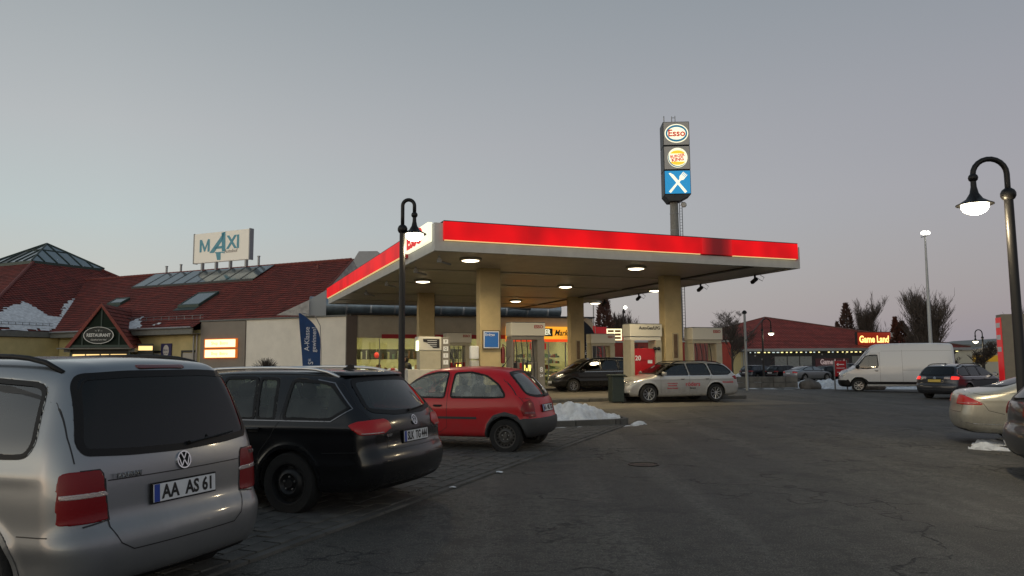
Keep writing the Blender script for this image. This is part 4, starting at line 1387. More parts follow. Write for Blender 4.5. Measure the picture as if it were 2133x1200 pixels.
# ================================================================ roof tiles: real courses, each a lifted step
def roof_mat(name, col, dark):
    m, n, l, b = new_mat(name)
    uv = n.new('ShaderNodeUVMap')
    br = n.new('ShaderNodeTexBrick')
    br.inputs['Color1'].default_value = (*col, 1)
    br.inputs['Color2'].default_value = (*dark, 1)
    br.inputs['Mortar'].default_value = (dark[0] * .35, dark[1] * .35, dark[2] * .35, 1)
    br.inputs['Scale'].default_value = 1
    br.inputs['Brick Width'].default_value = .30
    br.inputs['Row Height'].default_value = .34
    br.inputs['Mortar Size'].default_value = .02
    br.inputs['Mortar Smooth'].default_value = .3
    br.offset = 0
    l.new(uv.outputs[0], br.inputs[0])
    a = n.new('ShaderNodeTexNoise')
    a.inputs['Scale'].default_value = .9
    a.inputs['Detail'].default_value = 7
    a.inputs['Roughness'].default_value = .7
    l.new(uv.outputs[0], a.inputs['Vector'])
    h = n.new('ShaderNodeHueSaturation')
    mr_ = n.new('ShaderNodeMapRange')
    mr_.inputs['From Min'].default_value = .3
    mr_.inputs['From Max'].default_value = .7
    mr_.inputs['To Min'].default_value = .55
    mr_.inputs['To Max'].default_value = 1.35
    l.new(a.outputs[0], mr_.inputs[0])
    l.new(mr_.outputs[0], h.inputs['Value'])
    l.new(br.outputs[0], h.inputs['Color'])
    l.new(h.outputs[0], b.inputs['Base Color'])
    b.inputs['Roughness'].default_value = .75
    s = n.new('ShaderNodeSeparateXYZ')
    l.new(uv.outputs[0], s.inputs[0])
    w = n.new('ShaderNodeMath')
    w.operation = 'MULTIPLY'
    w.inputs[1].default_value = 2 * math.pi / .30
    l.new(s.outputs[0], w.inputs[0])
    w2 = n.new('ShaderNodeMath')
    w2.operation = 'SINE'
    l.new(w.outputs[0], w2.inputs[0])
    bp = n.new('ShaderNodeBump')
    bp.inputs['Distance'].default_value = .035
    bp.inputs['Strength'].default_value = .9
    l.new(w2.outputs[0], bp.inputs['Height'])
    l.new(bp.outputs[0], b.inputs['Normal'])
    return m
TILE = roof_mat('red_roof_tile', (.27, .040, .024), (.15, .024, .015))
TILE2 = roof_mat('far_roof_tile', (.40, .060, .042), (.28, .042, .030))
def tile_roof(name, pts, parent, m, course=.34, lift=.045, flip=False, **kw):
    """pts: convex polygon in local 3-D, first edge is the eave (left to right)"""
    P = [Vector(p) for p in pts]
    u = (P[1] - P[0]).normalized()
    nrm = (P[1] - P[0]).cross(P[2] - P[0]).normalized()
    if nrm.z < 0:
        nrm = -nrm
    t = nrm.cross(u).normalized()
    if t.z < 0:
        t = -t
    Q = [((p - P[0]).dot(u), (p - P[0]).dot(t)) for p in P]
    T = max(q[1] for q in Q)
    def span(tt):
        xs = []
        for i in range(len(Q)):
            (x0, y0), (x1, y1) = Q[i], Q[(i + 1) % len(Q)]
            if abs(y1 - y0) < 1e-6:
                if abs(y0 - tt) < 1e-4:
                    xs += [x0, x1]
                continue
            k = (tt - y0) / (y1 - y0)
            if -1e-6 <= k <= 1 + 1e-6:
                xs.append(x0 + (x1 - x0) * k)
        return (min(xs), max(xs)) if xs else None
    mb, uvs = MB(), []
    k = 0
    while k * course < T - 1e-3:
        t0, t1 = k * course, min((k + 1) * course, T)
        a, b = span(t0 + 1e-5), span(t1 - 1e-5)
        if a and b:
            sl, sh = nrm * lift, nrm * .005
            p0, p1 = P[0] + u * a[0] + t * (t0 - .02) + sl, P[0] + u * a[1] + t * (t0 - .02) + sl
            p2, p3 = P[0] + u * b[1] + t * t1 + sh, P[0] + u * b[0] + t * t1 + sh
            mb.quad(p0, p1, p2, p3)
            uvs += [(a[0] + 50, k * .34), (a[1] + 50, k * .34), (b[1] + 50, k * .34 + .33), (b[0] + 50, k * .34 + .33)]
            mb.quad(p0 - nrm * lift, p1 - nrm * lift, p1, p0)
            uvs += [(a[0] + 50, k * .34)] * 4
        k += 1
    me = mb.mesh(name, m, fix=False)
    ul = me.uv_layers.new(name='UVMap')
    flat = []
    for q in uvs:
        flat += [q[0], q[1]]
    ul.data.foreach_set('uv', flat)
    o = bpy.data.objects.new(name, me)
    C.objects.link(o)
    o.parent = parent
    return o
def wallmat(name, col, rough=.85, vary=.14, bump=.35):
    return mat(name, col, rough, vary=vary, vscale=.9, bump=bump, bscale=25)
YELLOW = wallmat('yellow_render', (.56, .48, .24))
BEIGE = wallmat('beige_render', (.42, .37, .28))
OFFWHITE = wallmat('white_render', (.82, .79, .70), vary=.08)
GREYR = wallmat('grey_brown_render', (.26, .235, .20), vary=.10)
BROWN = wallmat('brown_render', (.12, .095, .08))
FASCIA = mat('grey_metal_fascia', (.16, .17, .16), .6, vary=.2)
DKFRAME = mat('dark_window_frame', (.02, .022, .022), .5)
GREENFR = mat('dark_green_metal', (.035, .06, .05), .5, .2)
SKYGLASS = mat('roof_glass', (.20, .25, .27), .12, .7, 0)
DARKGL = mat('dark_pane', (.010, .022, .015), .35, 0, 0, spec=.08)

# ---------------------------------------------------------------- the long tiled wing with the restaurant (local x towards the shop corner, y behind)
W0 = Vector((-9.72, 45.36, 0))
wing = root('restaurant_wing', 'long red-tiled roadhouse wing with yellow and white walls left of the fuel canopy', 'building', (W0.x, W0.y, -.15), 115)
RZ = .15
b = MB()
b.bb(-8.45, 0, 0, .3, 0, 4.32 + RZ)
b.build('white_wall', OFFWHITE, wing)
b = MB().bb(-12.45, -8.47, -.06, .3, 0, 4.30 + RZ)
b.build('grey_wall', GREYR, wing)
MB().bb(-28, -12.47, .05, .35, 0, 3.80 + RZ).build('yellow_wall', YELLOW, wing)
MB().bb(-12.5, .0, -.12, .35, 4.33 + RZ, 4.42 + RZ).build('wall_coping', FASCIA, wing)
MB().bb(-8.49, -8.43, -.02, .0, .2, 4.3 + RZ).build('wall_joint', BROWN, wing)
def wz(y):
    return 4.35 + .596 * y + RZ
tile_roof('roof', [(-12.42, .1, wz(.1)), (-3.9, .1, wz(.1)), (-6.03, 8, wz(8)), (-12.42, 8, wz(8))], wing, TILE)
tile_roof('roof', [(-27.4, -.72, wz(-.72)), (-12.42, -.72, wz(-.72)), (-12.42, 8, wz(8)), (-36.6, 8, wz(8))], wing, TILE)
MB().poly([(-36.6, 8, wz(8)), (-6.03, 8, wz(8)), (-8.3, 16, wz(0)), (-36.6, 16, wz(0))]).build('rear_roof', TILE, wing)
g_ = MB()
g_.poly([(-3.9, .12, 4.4 + RZ), (-6.0, 7.97, wz(7.9)), (-8.2, 15.9, 4.4 + RZ)])
g_.build('gable_wall', mat('weathered_boards', (.50, .48, .44), .8, vary=.3, vscale=2), wing)
vb = MB()
vb.tube([(-3.88, 0, wz(0) + .03), (-6.0, 8.0, wz(8) + .03)], .07, 6)
vb.build('verge_trim', mat('verge_tile', (.20, .05, .035), .7), wing)
for k in range(76):
    x = -6.2 - k * .4
    if k == 0:
        rm = MB().tube([(0, 0, 0), (.43, 0, .015)], .11, 8).mesh('ridge_tile', mat('ridge_tile', (.17, .04, .03), .7, vary=.3))
    o = bpy.data.objects.new('ridge_tile', rm)
    C.objects.link(o)
    o.parent = wing
    o.location = (x - .4, 8, wz(8) + .03)
MB().bb(-27.2, -12.47, -.80, -.68, 3.50 + RZ, 3.90 + RZ).bb(-27.2, -12.47, -.68, .05, 3.50 + RZ, 3.55 + RZ).build('eaves_fascia', FASCIA, wing)
MB().tube([(-27.2, -.88, 3.88 + RZ), (-12.5, -.88, 3.93 + RZ)], .075, 8).build('gutter', GREYMETAL, wing)
# solar collectors: nine glazed panels just under the ridge
for k in range(9):
    x0 = -26.7 + k * 1.475
    p = bpy.data.objects.new('solar_panel', MB().poly([(x0, 5.70, wz(5.70) + .13), (x0 + 1.43, 5.70, wz(5.70) + .13), (x0 + 1.43, 7.85, wz(7.85) + .13), (x0, 7.85, wz(7.85) + .13)]).mesh('solar_panel', SKYGLASS))
    C.objects.link(p)
    p.parent = wing
    f = MB()
    for q in ((x0, x0 + .05), (x0 + 1.40, x0 + 1.45)):
        f.poly([(q[0], 5.66, wz(5.66) + .16), (q[1], 5.66, wz(5.66) + .16), (q[1], 7.9, wz(7.9) + .16), (q[0], 7.9, wz(7.9) + .16)])
    f.poly([(x0, 5.62, wz(5.62) + .16), (x0 + 1.45, 5.62, wz(5.62) + .16), (x0 + 1.45, 5.70, wz(5.70) + .16), (x0, 5.70, wz(5.70) + .16)])
    f.poly([(x0, 5.62, wz(5.62) + .16), (x0 + 1.45, 5.62, wz(5.62) + .16), (x0 + 1.45, 5.62, wz(5.62) - .02), (x0, 5.62, wz(5.62) - .02)])
    f.build('panel_frame', DKFRAME, p)
for x0, x1, y0, y1 in ((-16.95, -15.05, 2.05, 3.72), (-25.8, -24.4, 2.95, 3.6)):
    p = bpy.data.objects.new('roof_window', MB().poly([(x0, y0, wz(y0) + .20), (x1, y0, wz(y0) + .20), (x1, y1, wz(y1) + .20), (x0, y1, wz(y1) + .20)]).mesh('roof_window', SKYGLASS))
    C.objects.link(p)
    p.parent = wing
    f = MB()
    for xa, xb, ya, yb in ((x0 - .09, x0 + .03, y0 - .1, y1 + .1), (x1 - .03, x1 + .09, y0 - .1, y1 + .1), (x0, x1, y0 - .1, y0 + .03), (x0, x1, y1 - .03, y1 + .1)):
        f.v += [(xa, ya, wz(ya)), (xb, ya, wz(ya)), (xb, yb, wz(yb)), (xa, yb, wz(yb)), (xa, ya, wz(ya) + .23), (xb, ya, wz(ya) + .23), (xb, yb, wz(yb) + .23), (xa, yb, wz(yb) + .23)]
        q = len(f.v) - 8
        f.f += [tuple(q + i for i in s_) for s_ in ((0, 1, 5, 4), (1, 2, 6, 5), (2, 3, 7, 6), (3, 0, 4, 7), (4, 5, 6, 7))]
    f.poly([(x0 - .15, y0 - .5, wz(y0 - .5) + .06), (x1 + .15, y0 - .5, wz(y0 - .5) + .06), (x1 + .1, y0 - .1, wz(y0 - .1) + .06), (x0 - .1, y0 - .1, wz(y0 - .1) + .06)])
    f.build('window_flashing', GREENFR, p)
for x, y, z, hh in ((-25.6, 8.1, 9.15, .75), (-23.9, 8.1, 9.2, .75), (-15.3, 8.1, 9.2, .9)):
    MB().lathe([(.09, 0), (.09, hh), (.12, hh), (.12, hh + .08), (0, hh + .1)], (x, y, z), n=10).build('vent_pipe', GREYMETAL, wing, smooth=True)
MB().lathe([(.08, 0), (.08, .45), (.10, .47), (0, .5)], (-8.4, 6.9, 8.45), n=10).build('vent_pipe', mat('red_pipe', (.22, .06, .045), .6), wing)
# snow guard along the eaves
sg_ = MB()
for k in range(14):
    x = -12.9 - k * .75
    sg_.box((x, .28, wz(.28) + .16), (.03, .03, .32))
for zz_ in (.10, .30):
    sg_.tube([(-12.6, .28, wz(.28) + zz_), (-22.8, .28, wz(.28) + zz_)], .014, 5)
sg_.build('snow_guard', GREYMETAL, wing, kind='stuff')
# doors, downpipes
for x in (-13.55, -17.0):
    d = MB().bb(x - .60, x + .60, .0, .045, 0, 2.40).build('door', mat('pale_door', (.42, .40, .36), .6), wing)
    MB().bb(x - .70, x - .58, -.03, .04, 0, 2.58).bb(x - .58, x + .70, -.03, .04, 2.44, 2.58).build('door_frame', DKFRAME, d)
    MB().box((x + .48, -.04, 1.1), (.03, .07, .16)).build('handle', GREYMETAL, d)
for x in (-12.75, -13.05):
    MB().tube([(x, -.08, .1), (x, -.08, 3.6)], .055, 8).build('downpipe', GREYMETAL, wing)
MB().tube([(-27.6, -.1, .1), (-27.6, -.1, 3.6)], .06, 8).build('downpipe', GREYMETAL, wing)
# the wing's ventilation housing behind the ridge end
# the two lit shop price boards on the grey wall
for k, z in enumerate((2.60, 1.92)):
    s = MB().bb(-11.85, -9.15, -.20, -.07, z, z + .50).build('light_box', mat('light_box_face', (.9, .8, .5), .5, 0, 0, (1, .80, .38), 1.7), None)
    s.parent = None
    s.location = (W0.x, W0.y, 0)
    s.rotation_euler = (0, 0, R(-25))
    tag(s, ['upper glowing yellow light box with orange rim on the grey wall', 'lower glowing yellow light box with orange rim on the grey wall'][k], 'sign', 'lit boards on the grey wall')
    MB().bb(-11.92, -9.08, -.215, -.06, z + .50, z + .56).bb(-11.92, -9.08, -.215, -.06, z - .06, z).bb(-11.92, -11.85, -.215, -.06, z, z + .5).bb(-9.15, -9.08, -.215, -.06, z, z + .5).build('rim', mat('orange_rim', (.55, .10, .02), .5, 0, 0, (1, .22, .02), .5), s)
    text('lettering', "Shop  Bistro", .30, mat('light_box_print', (.35, .25, .05), .6, 0, 0, (.9, .5, .12), .5), s, (-10.55, -.205, z + .25), (90, 0, 0), .002)
po = MB().bb(-16.2, -15.2, -.04, .03, 1.95, 2.92).build('brand_poster', mat('poster_blue', (.03, .03, .12), .5), None)
po.location = (W0.x, W0.y, 0)
po.rotation_euler = (0, 0, R(-25))
tag(po, 'dark blue square poster with a white oval crest between the two doors', 'poster')
MB().lathe([(.36, 0), (.34, .012), (0, .012)], n=24).build('crest', mat('poster_white', (.6, .58, .55), .5), po).matrix_local = Matrix.Translation((-15.7, -.045, 2.43)) @ Matrix.Rotation(R(90), 4, 'X') @ Matrix.Diagonal((.8, 1.1, 1, 1))
text('lettering', 'BRAU', .20, mat('poster_blue', (.03, .03, .12)), po, (-15.7, -.06, 2.45), (90, 0, 0), .002)
text('lettering', 'seit 1802', .11, mat('poster_blue', (.03, .03, .12)), po, (-15.7, -.06, 2.24), (90, 0, 0), .002)

# ---------------------------------------------------------------- glazed pyramid block at the far left (local x along its front, y into the block)
I0 = W0 + vdir(-65) * 27.1
block = root('pyramid_roof_block', 'red-tiled pyramid-roofed block with glass skylight top and snow on its eaves', 'building', (I0.x, I0.y, -.2), 25)
BZ = .2
def bz(y):
    return 3.97 + .60 * y + BZ
MB().bb(-6.3, 0, .1, .4, 0, 3.85 + BZ).bb(-6.3, -6, .4, 25, 0, 3.85 + BZ).build('wall', YELLOW, block)
yF = 11.0
tile_roof('roof', [(-6.4, 0, bz(0)), (21.9, 0, bz(0)), (10.95, yF, bz(yF)), (4.65, yF, bz(yF))], block, TILE)
tile_roof('roof', [(-6.4, 26, bz(0)), (-6.4, 0, bz(0)), (4.65, yF, bz(yF)), (4.65, yF + 6, bz(yF))], block, TILE)
MB().poly([(21.9, 0, bz(0)), (10.95, yF, bz(yF)), (10.95, yF + 6.2, bz(yF)), (21.9, 26, bz(0))]).build('roof', TILE, block)
hp = MB().tube([(-6.4, 0, bz(0) + .05), (4.65, yF, bz(yF) + .05)], .13, 6).tube([(13.9, 8, bz(8) + .05), (10.95, yF, bz(yF) + .05)], .12, 6)
hp.build('hip_tiles', mat('ridge_tile', (.17, .04, .03)), block)
MB().bb(-6.4, .1, -.10, .06, 3.55 + BZ, 3.96 + BZ).bb(-6.4, 0, .06, .098, 3.5 + BZ, 3.6 + BZ).build('eaves_fascia', FASCIA, block)
# skylight pyramid
sx0, sx1, sy0, sy1, sz = 4.3, 11.3, yF - .25, yF + 6.6, bz(yF) - .05
ap = Vector(((sx0 + sx1) / 2, (sy0 + sy1) / 2 , sz + 2.35))
MB().bb(sx0, sx1, sy0, sy1, sz - .3, sz + .12).build('skylight_curb', GREENFR, block)
cs_ = [Vector((sx0, sy0, sz + .14)), Vector((sx1, sy0, sz + .14)), Vector((sx1, sy1, sz + .14)), Vector((sx0, sy1, sz + .14))]
for i in (0, 1, 2, 3):
    a, b_ = cs_[i], cs_[(i + 1) % 4]
    npan = 6
    for k in range(npan):
        p0, p1 = a.lerp(b_, k / npan), a.lerp(b_, (k + 1) / npan)
        # panes run from the curb up to a ring two thirds of the way, then the cap
        def up(p, f_):
            return p.lerp(ap, f_)
        h0 = 1 - abs(2 * k / npan - 1)
        h1 = 1 - abs(2 * (k + 1) / npan - 1)
        mid = (a + b_) / 2
        q0, q1 = p0 + (ap - mid) * h0, p1 + (ap - mid) * h1
        fr = (a - b_).cross(ap - mid).normalized()
        if fr.z < 0:
            fr = -fr
        pts = [p for p in (p0 + (p1 - p0) * .03, p1 - (p1 - p0) * .03, q1, q0)]
        o = MB().poly(pts if (q1 - p1).length > .01 and (q0 - p0).length > .01 else ([p0, p1, q1] if (q1 - p1).length > .01 else [p0, p1, q0])).build('pane', mat('skylight_dark', (.03, .035, .03), .3, .3) if (i, k) in ((3, 2),) else SKYGLASS, block)
    bars = MB()
    for k in range(0, npan + 1):
        p0 = a.lerp(b_, k / npan)
        h0 = 1 - abs(2 * k / npan - 1)
        if h0 > .01:
            bars.tube([p0 + fr * .04, p0 + (ap - (a + b_) / 2) * h0 + fr * .04], .045, 4)
    bars.tube([a + fr * .03, ap + fr * .03], .07, 5)
    bars.tube([a.lerp(ap, .62) + fr * .03, b_.lerp(ap, .62) + fr * .03], .04, 4)
    bars.build('glazing_bars', GREENFR, block, kind='stuff')
def roof_snow(name, poly, zf, parent, seed, n=90, th=.07):
    """snow lying on a tiled slope inside a ragged outline, cut to the tile courses"""
    P = np.array(rounded(poly, .25))
    x0, y0 = P.min(0)
    x1, y1 = P.max(0)
    mb = MB()
    dx, dy = .11, .10
    nx, ny = int((x1 - x0) / dx) + 3, int((y1 - y0) / dy) + 3
    X, Y = np.meshgrid(x0 - dx + dx * np.arange(nx), y0 - dy + dy * np.arange(ny), indexing='ij')
    D = poly_sdf(P, X, Y)
    idx = -np.ones((nx, ny), int)
    for i in range(nx):
        for j in range(ny):
            d = D[i, j] + .26 * noise.noise(Vector((X[i, j] * 1.2, Y[i, j] * 5 + seed, 0))) + .09 * math.sin(Y[i, j] * 2 * math.pi / .292)
            if d < .04:
                idx[i, j] = len(mb.v)
                t_ = min(1, max(0, -d / .2 + .2))
                mb.v.append((X[i, j], Y[i, j], zf(Y[i, j]) + .05 + th * t_ + .012 * noise.noise(Vector((X[i, j] * 4, Y[i, j] * 9, seed)))))
    for i in range(nx - 1):
        for j in range(ny - 1):
            q = (idx[i, j], idx[i + 1, j], idx[i + 1, j + 1], idx[i, j + 1])
            if min(q) >= 0:
                mb.f.append(tuple(int(v) for v in q))
    return mb.build(name, SNOW, parent, smooth='full', kind='stuff')
roof_snow('roof_snow', [(-6.3, .0), (-2.7, .0), (1.1, .05), (2.7, .9), (3.0, 2.3), (3.4, 3.5), (4.7, 4.9), (4.3, 5.0), (2.6, 3.7), (1.3, 1.9), (.5, 2.1), (.1, 3.4), (-.4, 3.9), (-2.4, 2.9), (-4.2, 1.6)], bz, block, 1)
roof_snow('roof_snow', [(-19.0, -.75), (-17.6, -.75), (-17.8, -.3), (-18.9, .3), (-19.1, 1.1), (-19.5, .6), (-20.1, -.1), (-20.0, -.7)], wz, wing, 4)
roof_snow('roof_snow', [(-16.9, -.5), (-16.0, -.15), (-16.3, -.1), (-17.1, -.5)], wz, wing, 9)
sg2 = MB()
for k in range(12):
    x = -6.0 + k * .5
    sg2.box((x, .55, bz(.55) + .16), (.03, .03, .34))
for zz_ in (.14, .32):
    sg2.tube([(-6.0, .55, bz(.55) + zz_), (-.2, .55, bz(.55) + zz_)], .016, 5)
sg2.build('snow_guard', GREYMETAL, block, kind='stuff')

# ---------------------------------------------------------------- restaurant porch: glazed gable facing the car park (local x to the right, y behind)
porch = root('restaurant_porch', 'gabled entrance porch with dark glass, red tiled verge and oval RESTAURANT sign', 'porch', (-27.75, 50.6, -.1), 80)
PZ = .1
hw, zb, zt = 1.88, 2.78 + PZ, 5.58 + PZ
for sg in (-1, 1):
    a_, b_ = (sg * (hw + .25), 0, zb - .15), (0, 0, zt)
    if sg > 0:
        tile_roof('roof', [(hw + .3, 7.5, zb - .2), (hw + .3, -.1, zb - .2), (0, -.1, zt + .02), (0, 7.5, zt + .02)], porch, TILE)
    else:
        tile_roof('roof', [(-hw - .3, -.1, zb - .2), (-hw - .3, 7.5, zb - .2), (0, 7.5, zt + .02), (0, -.1, zt + .02)], porch, TILE)
    MB().prism([(sg * (hw + .32), zb - .22), (0, zt + .06), (0, zt - .20), (sg * (hw + .06), zb - .22)], -.22, -.08, 'XZ').build('verge_board', mat('verge_red', (.24, .055, .04), .7, vary=.3, vscale=6), porch)
    MB().bb(sg * (hw - .12), sg * hw, -.06, .2, 0, zb).build('post', GREENFR, porch)
    e = MB().bb(sg * (hw - .05), sg * (hw + .32), -.2, 1.2, zb - .45, zb - .2).build('eaves_box', FASCIA, porch)
gl_ = MB().poly([(-hw + .02, 0, zb), (hw - .02, 0, zb), (0, 0, zt - .12)])
gl_.build('gable_glass', DARKGL, porch)
fr = MB().bb(-hw, hw, -.09, -.01, zb - .12, zb + .04)
for x in (-1.15, 0, 1.15):
    fr.bb(x - .04, x + .04, -.06, -.01, zb, zb + (zt - zb) * (1 - abs(x) / hw) - .1)
fr.bb(-1.2, 1.2, -.055, -.012, zb + 1.15, zb + 1.22)
fr.build('gable_frame', GREENFR, porch)
MB().bb(-hw - .5, hw + .2, -.9, -.1, zb - .25, zb - .17).build('canopy_ledge', FASCIA, porch)
lit = mat('warm_window', (.8, .6, .3), .5, 0, 0, (1, .68, .26), 1.3)
for x0, x1 in ((-1.9, -1.0), (-.92, -.1), (0, .5), (.6, 1.6)):
    MB().bb(x0, x1, .12, .15, 1.0, 2.30).build('window', lit, porch)
MB().bb(-hw + .12, hw - .12, .16, .2, 0, zb - .3).bb(-hw, hw, -.02, .11, 2.32, 2.75).build('front_frame', DKFRAME, porch)
for z in (1.85, 2.55):
    MB().bb(hw + .35, hw + 1.25, .5, .54, z, z + .30).build('window', lit, porch)
MB().bb(hw + .3, hw + 1.3, .55, .65, 0, 3.0).build('side_frame', DKFRAME, porch)
sgn = root('oval_restaurant_sign', 'oval RESTAURANT sign in white lettering on the dark glass gable', 'sign', (-27.75, 50.6, -.1), 80)
SIGNW = mat('sign_white', (.62, .62, .58), .5, emit=(.8, .8, .7), es=.08)
el = MB()
n_ = 40
for k in range(n_):
    a, b_ = 2 * math.pi * k / n_, 2 * math.pi * (k + 1) / n_
    el.prism([(1.02 * math.cos(a), .62 * math.sin(a)), (1.02 * math.cos(b_), .62 * math.sin(b_)), (.98 * math.cos(b_), .585 * math.sin(b_)), (.98 * math.cos(a), .585 * math.sin(a))], -.17, -.12, 'XZ')
o = el.build('oval_ring', SIGNW, sgn)
o.location = (-.08, -.10, zb + .68)
o.scale = (.92, 1, .92)
fp = MB().prism([(.98 * math.cos(2 * math.pi * k / n_), .585 * math.sin(2 * math.pi * k / n_)) for k in range(n_)], -.14, -.11, 'XZ').build('oval_field', mat('sign_dark', (.012, .018, .016), .5), sgn)
fp.location = (-.08, -.10, zb + .68)
fp.scale = (.92, 1, .92)
text('lettering', 'RESTAURANT', .30, SIGNW, sgn, (-.08, -.26, zb + .68), (90, 0, 0), .006, .008, squeeze=.8)
text('lettering', 'Gasthof am Hof', .15, SIGNW, sgn, (-.08, -.26, zb + .38), (90, 0, 0), .004, shear=.3)
text('lettering', '~ Y ~', .20, SIGNW, sgn, (-.08, -.26, zb + .98), (90, 0, 0), .004)

# ---------------------------------------------------------------- MAXI sign on the ridge
mx_ = root('ridge_sign', 'large white MAXI Autohof board standing on posts on the red roof ridge', 'sign', tuple(W0 + vdir(25) * 8 + Vector((0, 0, 0))), 115)
CREAM = mat('cream_sign_board', (.72, .68, .58), .5, emit=(1, .93, .78), es=.20)
MB().bb(-22.1, -16.1, -.2, .2, 9.80, 12.25).build('board', CREAM, mx_, bevel=.02)
MB().bb(-16.09, -16.0, -.22, .22, 9.76, 12.29).bb(-22.2, -22.11, -.22, .22, 9.76, 12.29).build('board_edge', GREYMETAL, mx_)
for x in (-21.3, -19.75, -18.2, -16.5):
    MB().bb(x - .08, x + .08, -.12, .12, 8.95, 9.8).build('post', GREYMETAL, mx_)
TEAL = mat('teal_letters', (.10, .33, .42), .5, emit=(.1, .4, .5), es=.06)
m_ = MB()
for P in ([(-21.45, 10.68), (-21.25, 10.68), (-21.25, 11.72), (-21.45, 11.72)], [(-20.55, 10.68), (-20.35, 10.68), (-20.35, 11.72), (-20.55, 11.72)], [(-21.25, 11.72), (-21.25, 11.40), (-20.95, 10.72), (-20.85, 10.72), (-20.85, 11.0)], [(-20.55, 11.72), (-20.85, 11.0), (-20.85, 10.72), (-20.55, 11.40)]):
    m_.prism(P, -.235, -.20, 'XZ')
m_.build('letter', TEAL, mx_)
text('lettering', 'XI', 1.5, TEAL, mx_, (-17.75, -.215, 11.25), (90, 0, 0), .02, .035, spacing=1.0, squeeze=.95)
text('lettering', 'Autohof', .42, mat('grey_letters', (.33, .28, .26), .5), mx_, (-18.0, -.215, 10.58), (90, 0, 0), .01, .0)
A_ = MB()
for P in ([(-20.35, 10.55), (-18.80, 12.15), (-18.72, 12.15), (-18.76, 11.72), (-19.85, 10.55)], [(-19.05, 12.15), (-18.65, 12.2), (-18.60, 10.55), (-18.95, 10.62)], [(-19.75, 10.85), (-18.75, 10.85), (-18.75, 11.05), (-19.6, 11.05)],
          [(-19.75, 10.58), (-18.85, 10.58), (-18.6, 10.42), (-19.1, 10.5), (-19.1, 9.92), (-19.45, 9.92), (-19.6, 10.45)]):
    A_.prism(P, -.235, -.20, 'XZ')
A_.build('big_letter', TEAL, mx_)

# ---------------------------------------------------------------- forecourt asphalt under the canopy, downlight pool painted in as a paler tan sheet
fc_ = MB()
nx_, ny_ = 6, 10
gx = [-1.2 + 15.6 * i / nx_ for i in range(nx_ + 1)]
gy = [-.6 + 25.5 * j / ny_ for j in range(ny_ + 1)]
q0, vx, vy = Vector((-2.34, 22.46, 0)), vdir(67.2), vdir(67.2 - 90)
for x in gx:
    for y in gy:
        p = q0 + vx * x + vy * y
        fc_.v.append((p.x, p.y, ground_z(p.x, p.y) + .006))
for i in range(nx_):
    for j in range(ny_):
        a_ = i * (ny_ + 1) + j
        fc_.f.append((a_, a_ + ny_ + 1, a_ + ny_ + 2, a_ + 1))
fc_.build('forecourt_light_pool', mat('lamplight_tint', (.115, .102, .080), .75, vary=.35, vscale=.8, bump=.4, bscale=30), None, kind='structure')

# ---------------------------------------------------------------- grey vent housing beyond the ridge end, spiral duct over the shop
vh = MB().prism([(-1.3, 1.0), (-.75, 1.95), (.7, 2.0), (1.4, 1.45), (1.4, .1), (-.55, -.6)], 0, 3.2, 'XZ').build('roof_vent_housing', mat('pale_grey_sheet', (.42, .43, .44), .55, .1, vary=.08), None)
vh.location = (-11.6, 60.0, 8.5)
vh.rotation_euler = (0, 0, R(10))
tag(vh, 'pale grey six-sided metal housing at the right end of the red roof', 'vent housing')
duct = root('spiral_duct', 'thick silver ventilation duct lying along the shop roof behind the parapet', 'duct', (W0.x, W0.y, 0), 68.4)
DUCT = mat('galvanised_duct', (.30, .36, .40), .38, .8, vary=.25, vscale=2)
MB().tube([(-2.2, 2.6, 5.08), (15, 2.6, 5.08)], .60, 20).build('pipe', DUCT, duct, smooth=True)
for k in range(11):
    MB().tube([(-1.6 + k * 1.55, 2.6, 5.0), (-1.5 + k * 1.55, 2.6, 5.0)], .65, 20).build('flange', GREYMETAL if k % 2 else mat('bright_band', (.55, .56, .56), .35, .7), duct, smooth=True)
MB().prism([(-4.25, 4.42), (-2.35, 4.42), (-2.35, 5.38)], 1.6, 1.9, 'XZ').build('board_gusset', mat('pale_boards', (.50, .49, .46), .8, vary=.3), duct)
MB().prism([(-2.33, 4.42), (-1.3, 4.42), (-1.3, 6.05), (-2.33, 5.40)], 1.8, 1.95, 'XZ').build('sheet_gusset', mat('pale_sheet', (.40, .42, .42), .5), duct)
MB().tube([(9.0, 2.4, 4.7), (11.5, 2.2, 5.3), (12.6, 2.0, 5.3)], .28, 12).build('branch_pipe', DUCT, duct, smooth=True)
for x in (2, 6, 10, 14):
    MB().bb(x - .05, x + .05, 2.3, 2.9, 4.2, 4.5).build('duct_foot', GREYMETAL, duct)

# ================================================================ shop (local x along the front, y behind)
shop = root('fuel_shop', 'flat-roofed beige fuel station shop with brightly lit windows behind the pumps', 'building', (W0.x, W0.y, -.2), 68.4)
SZ = .2
MB().bb(-.3, .32, -.04, .5, 0, 4.40 + SZ).build('corner_pillar', BROWN, shop)
MB().bb(.32, 16.4, 0, .3, 3.02 + SZ, 4.40 + SZ).build('upper_wall', BEIGE, shop)
MB().bb(.32, 10.2, 0, .3, 0, 1.08 + SZ).build('lower_wall', mat('dark_stone_base', (.10, .085, .08), .8, vary=.4, vscale=3), shop)
MB().bb(10.2, 10.6, 0, .3, 1.1 + SZ, 3.0 + SZ).bb(15.6, 16.4, 0, .3, 0, 3.0 + SZ).build('pier', BEIGE, shop)
MB().bb(-.3, 16.5, -.12, .4, 4.42 + SZ, 4.52 + SZ).build('parapet_coping', DKFRAME, shop)
MB().bb(-.2, 16.4, 7.2, 7.4, 0, 3.4 + SZ).bb(16.2, 16.4, .3, 7.2, 0, 4.4 + SZ).bb(-.2, 0, .3, 7.2, 0, 4.4 + SZ).build('inner_wall', mat('cream_wall', (.60, .55, .36), .8), shop)
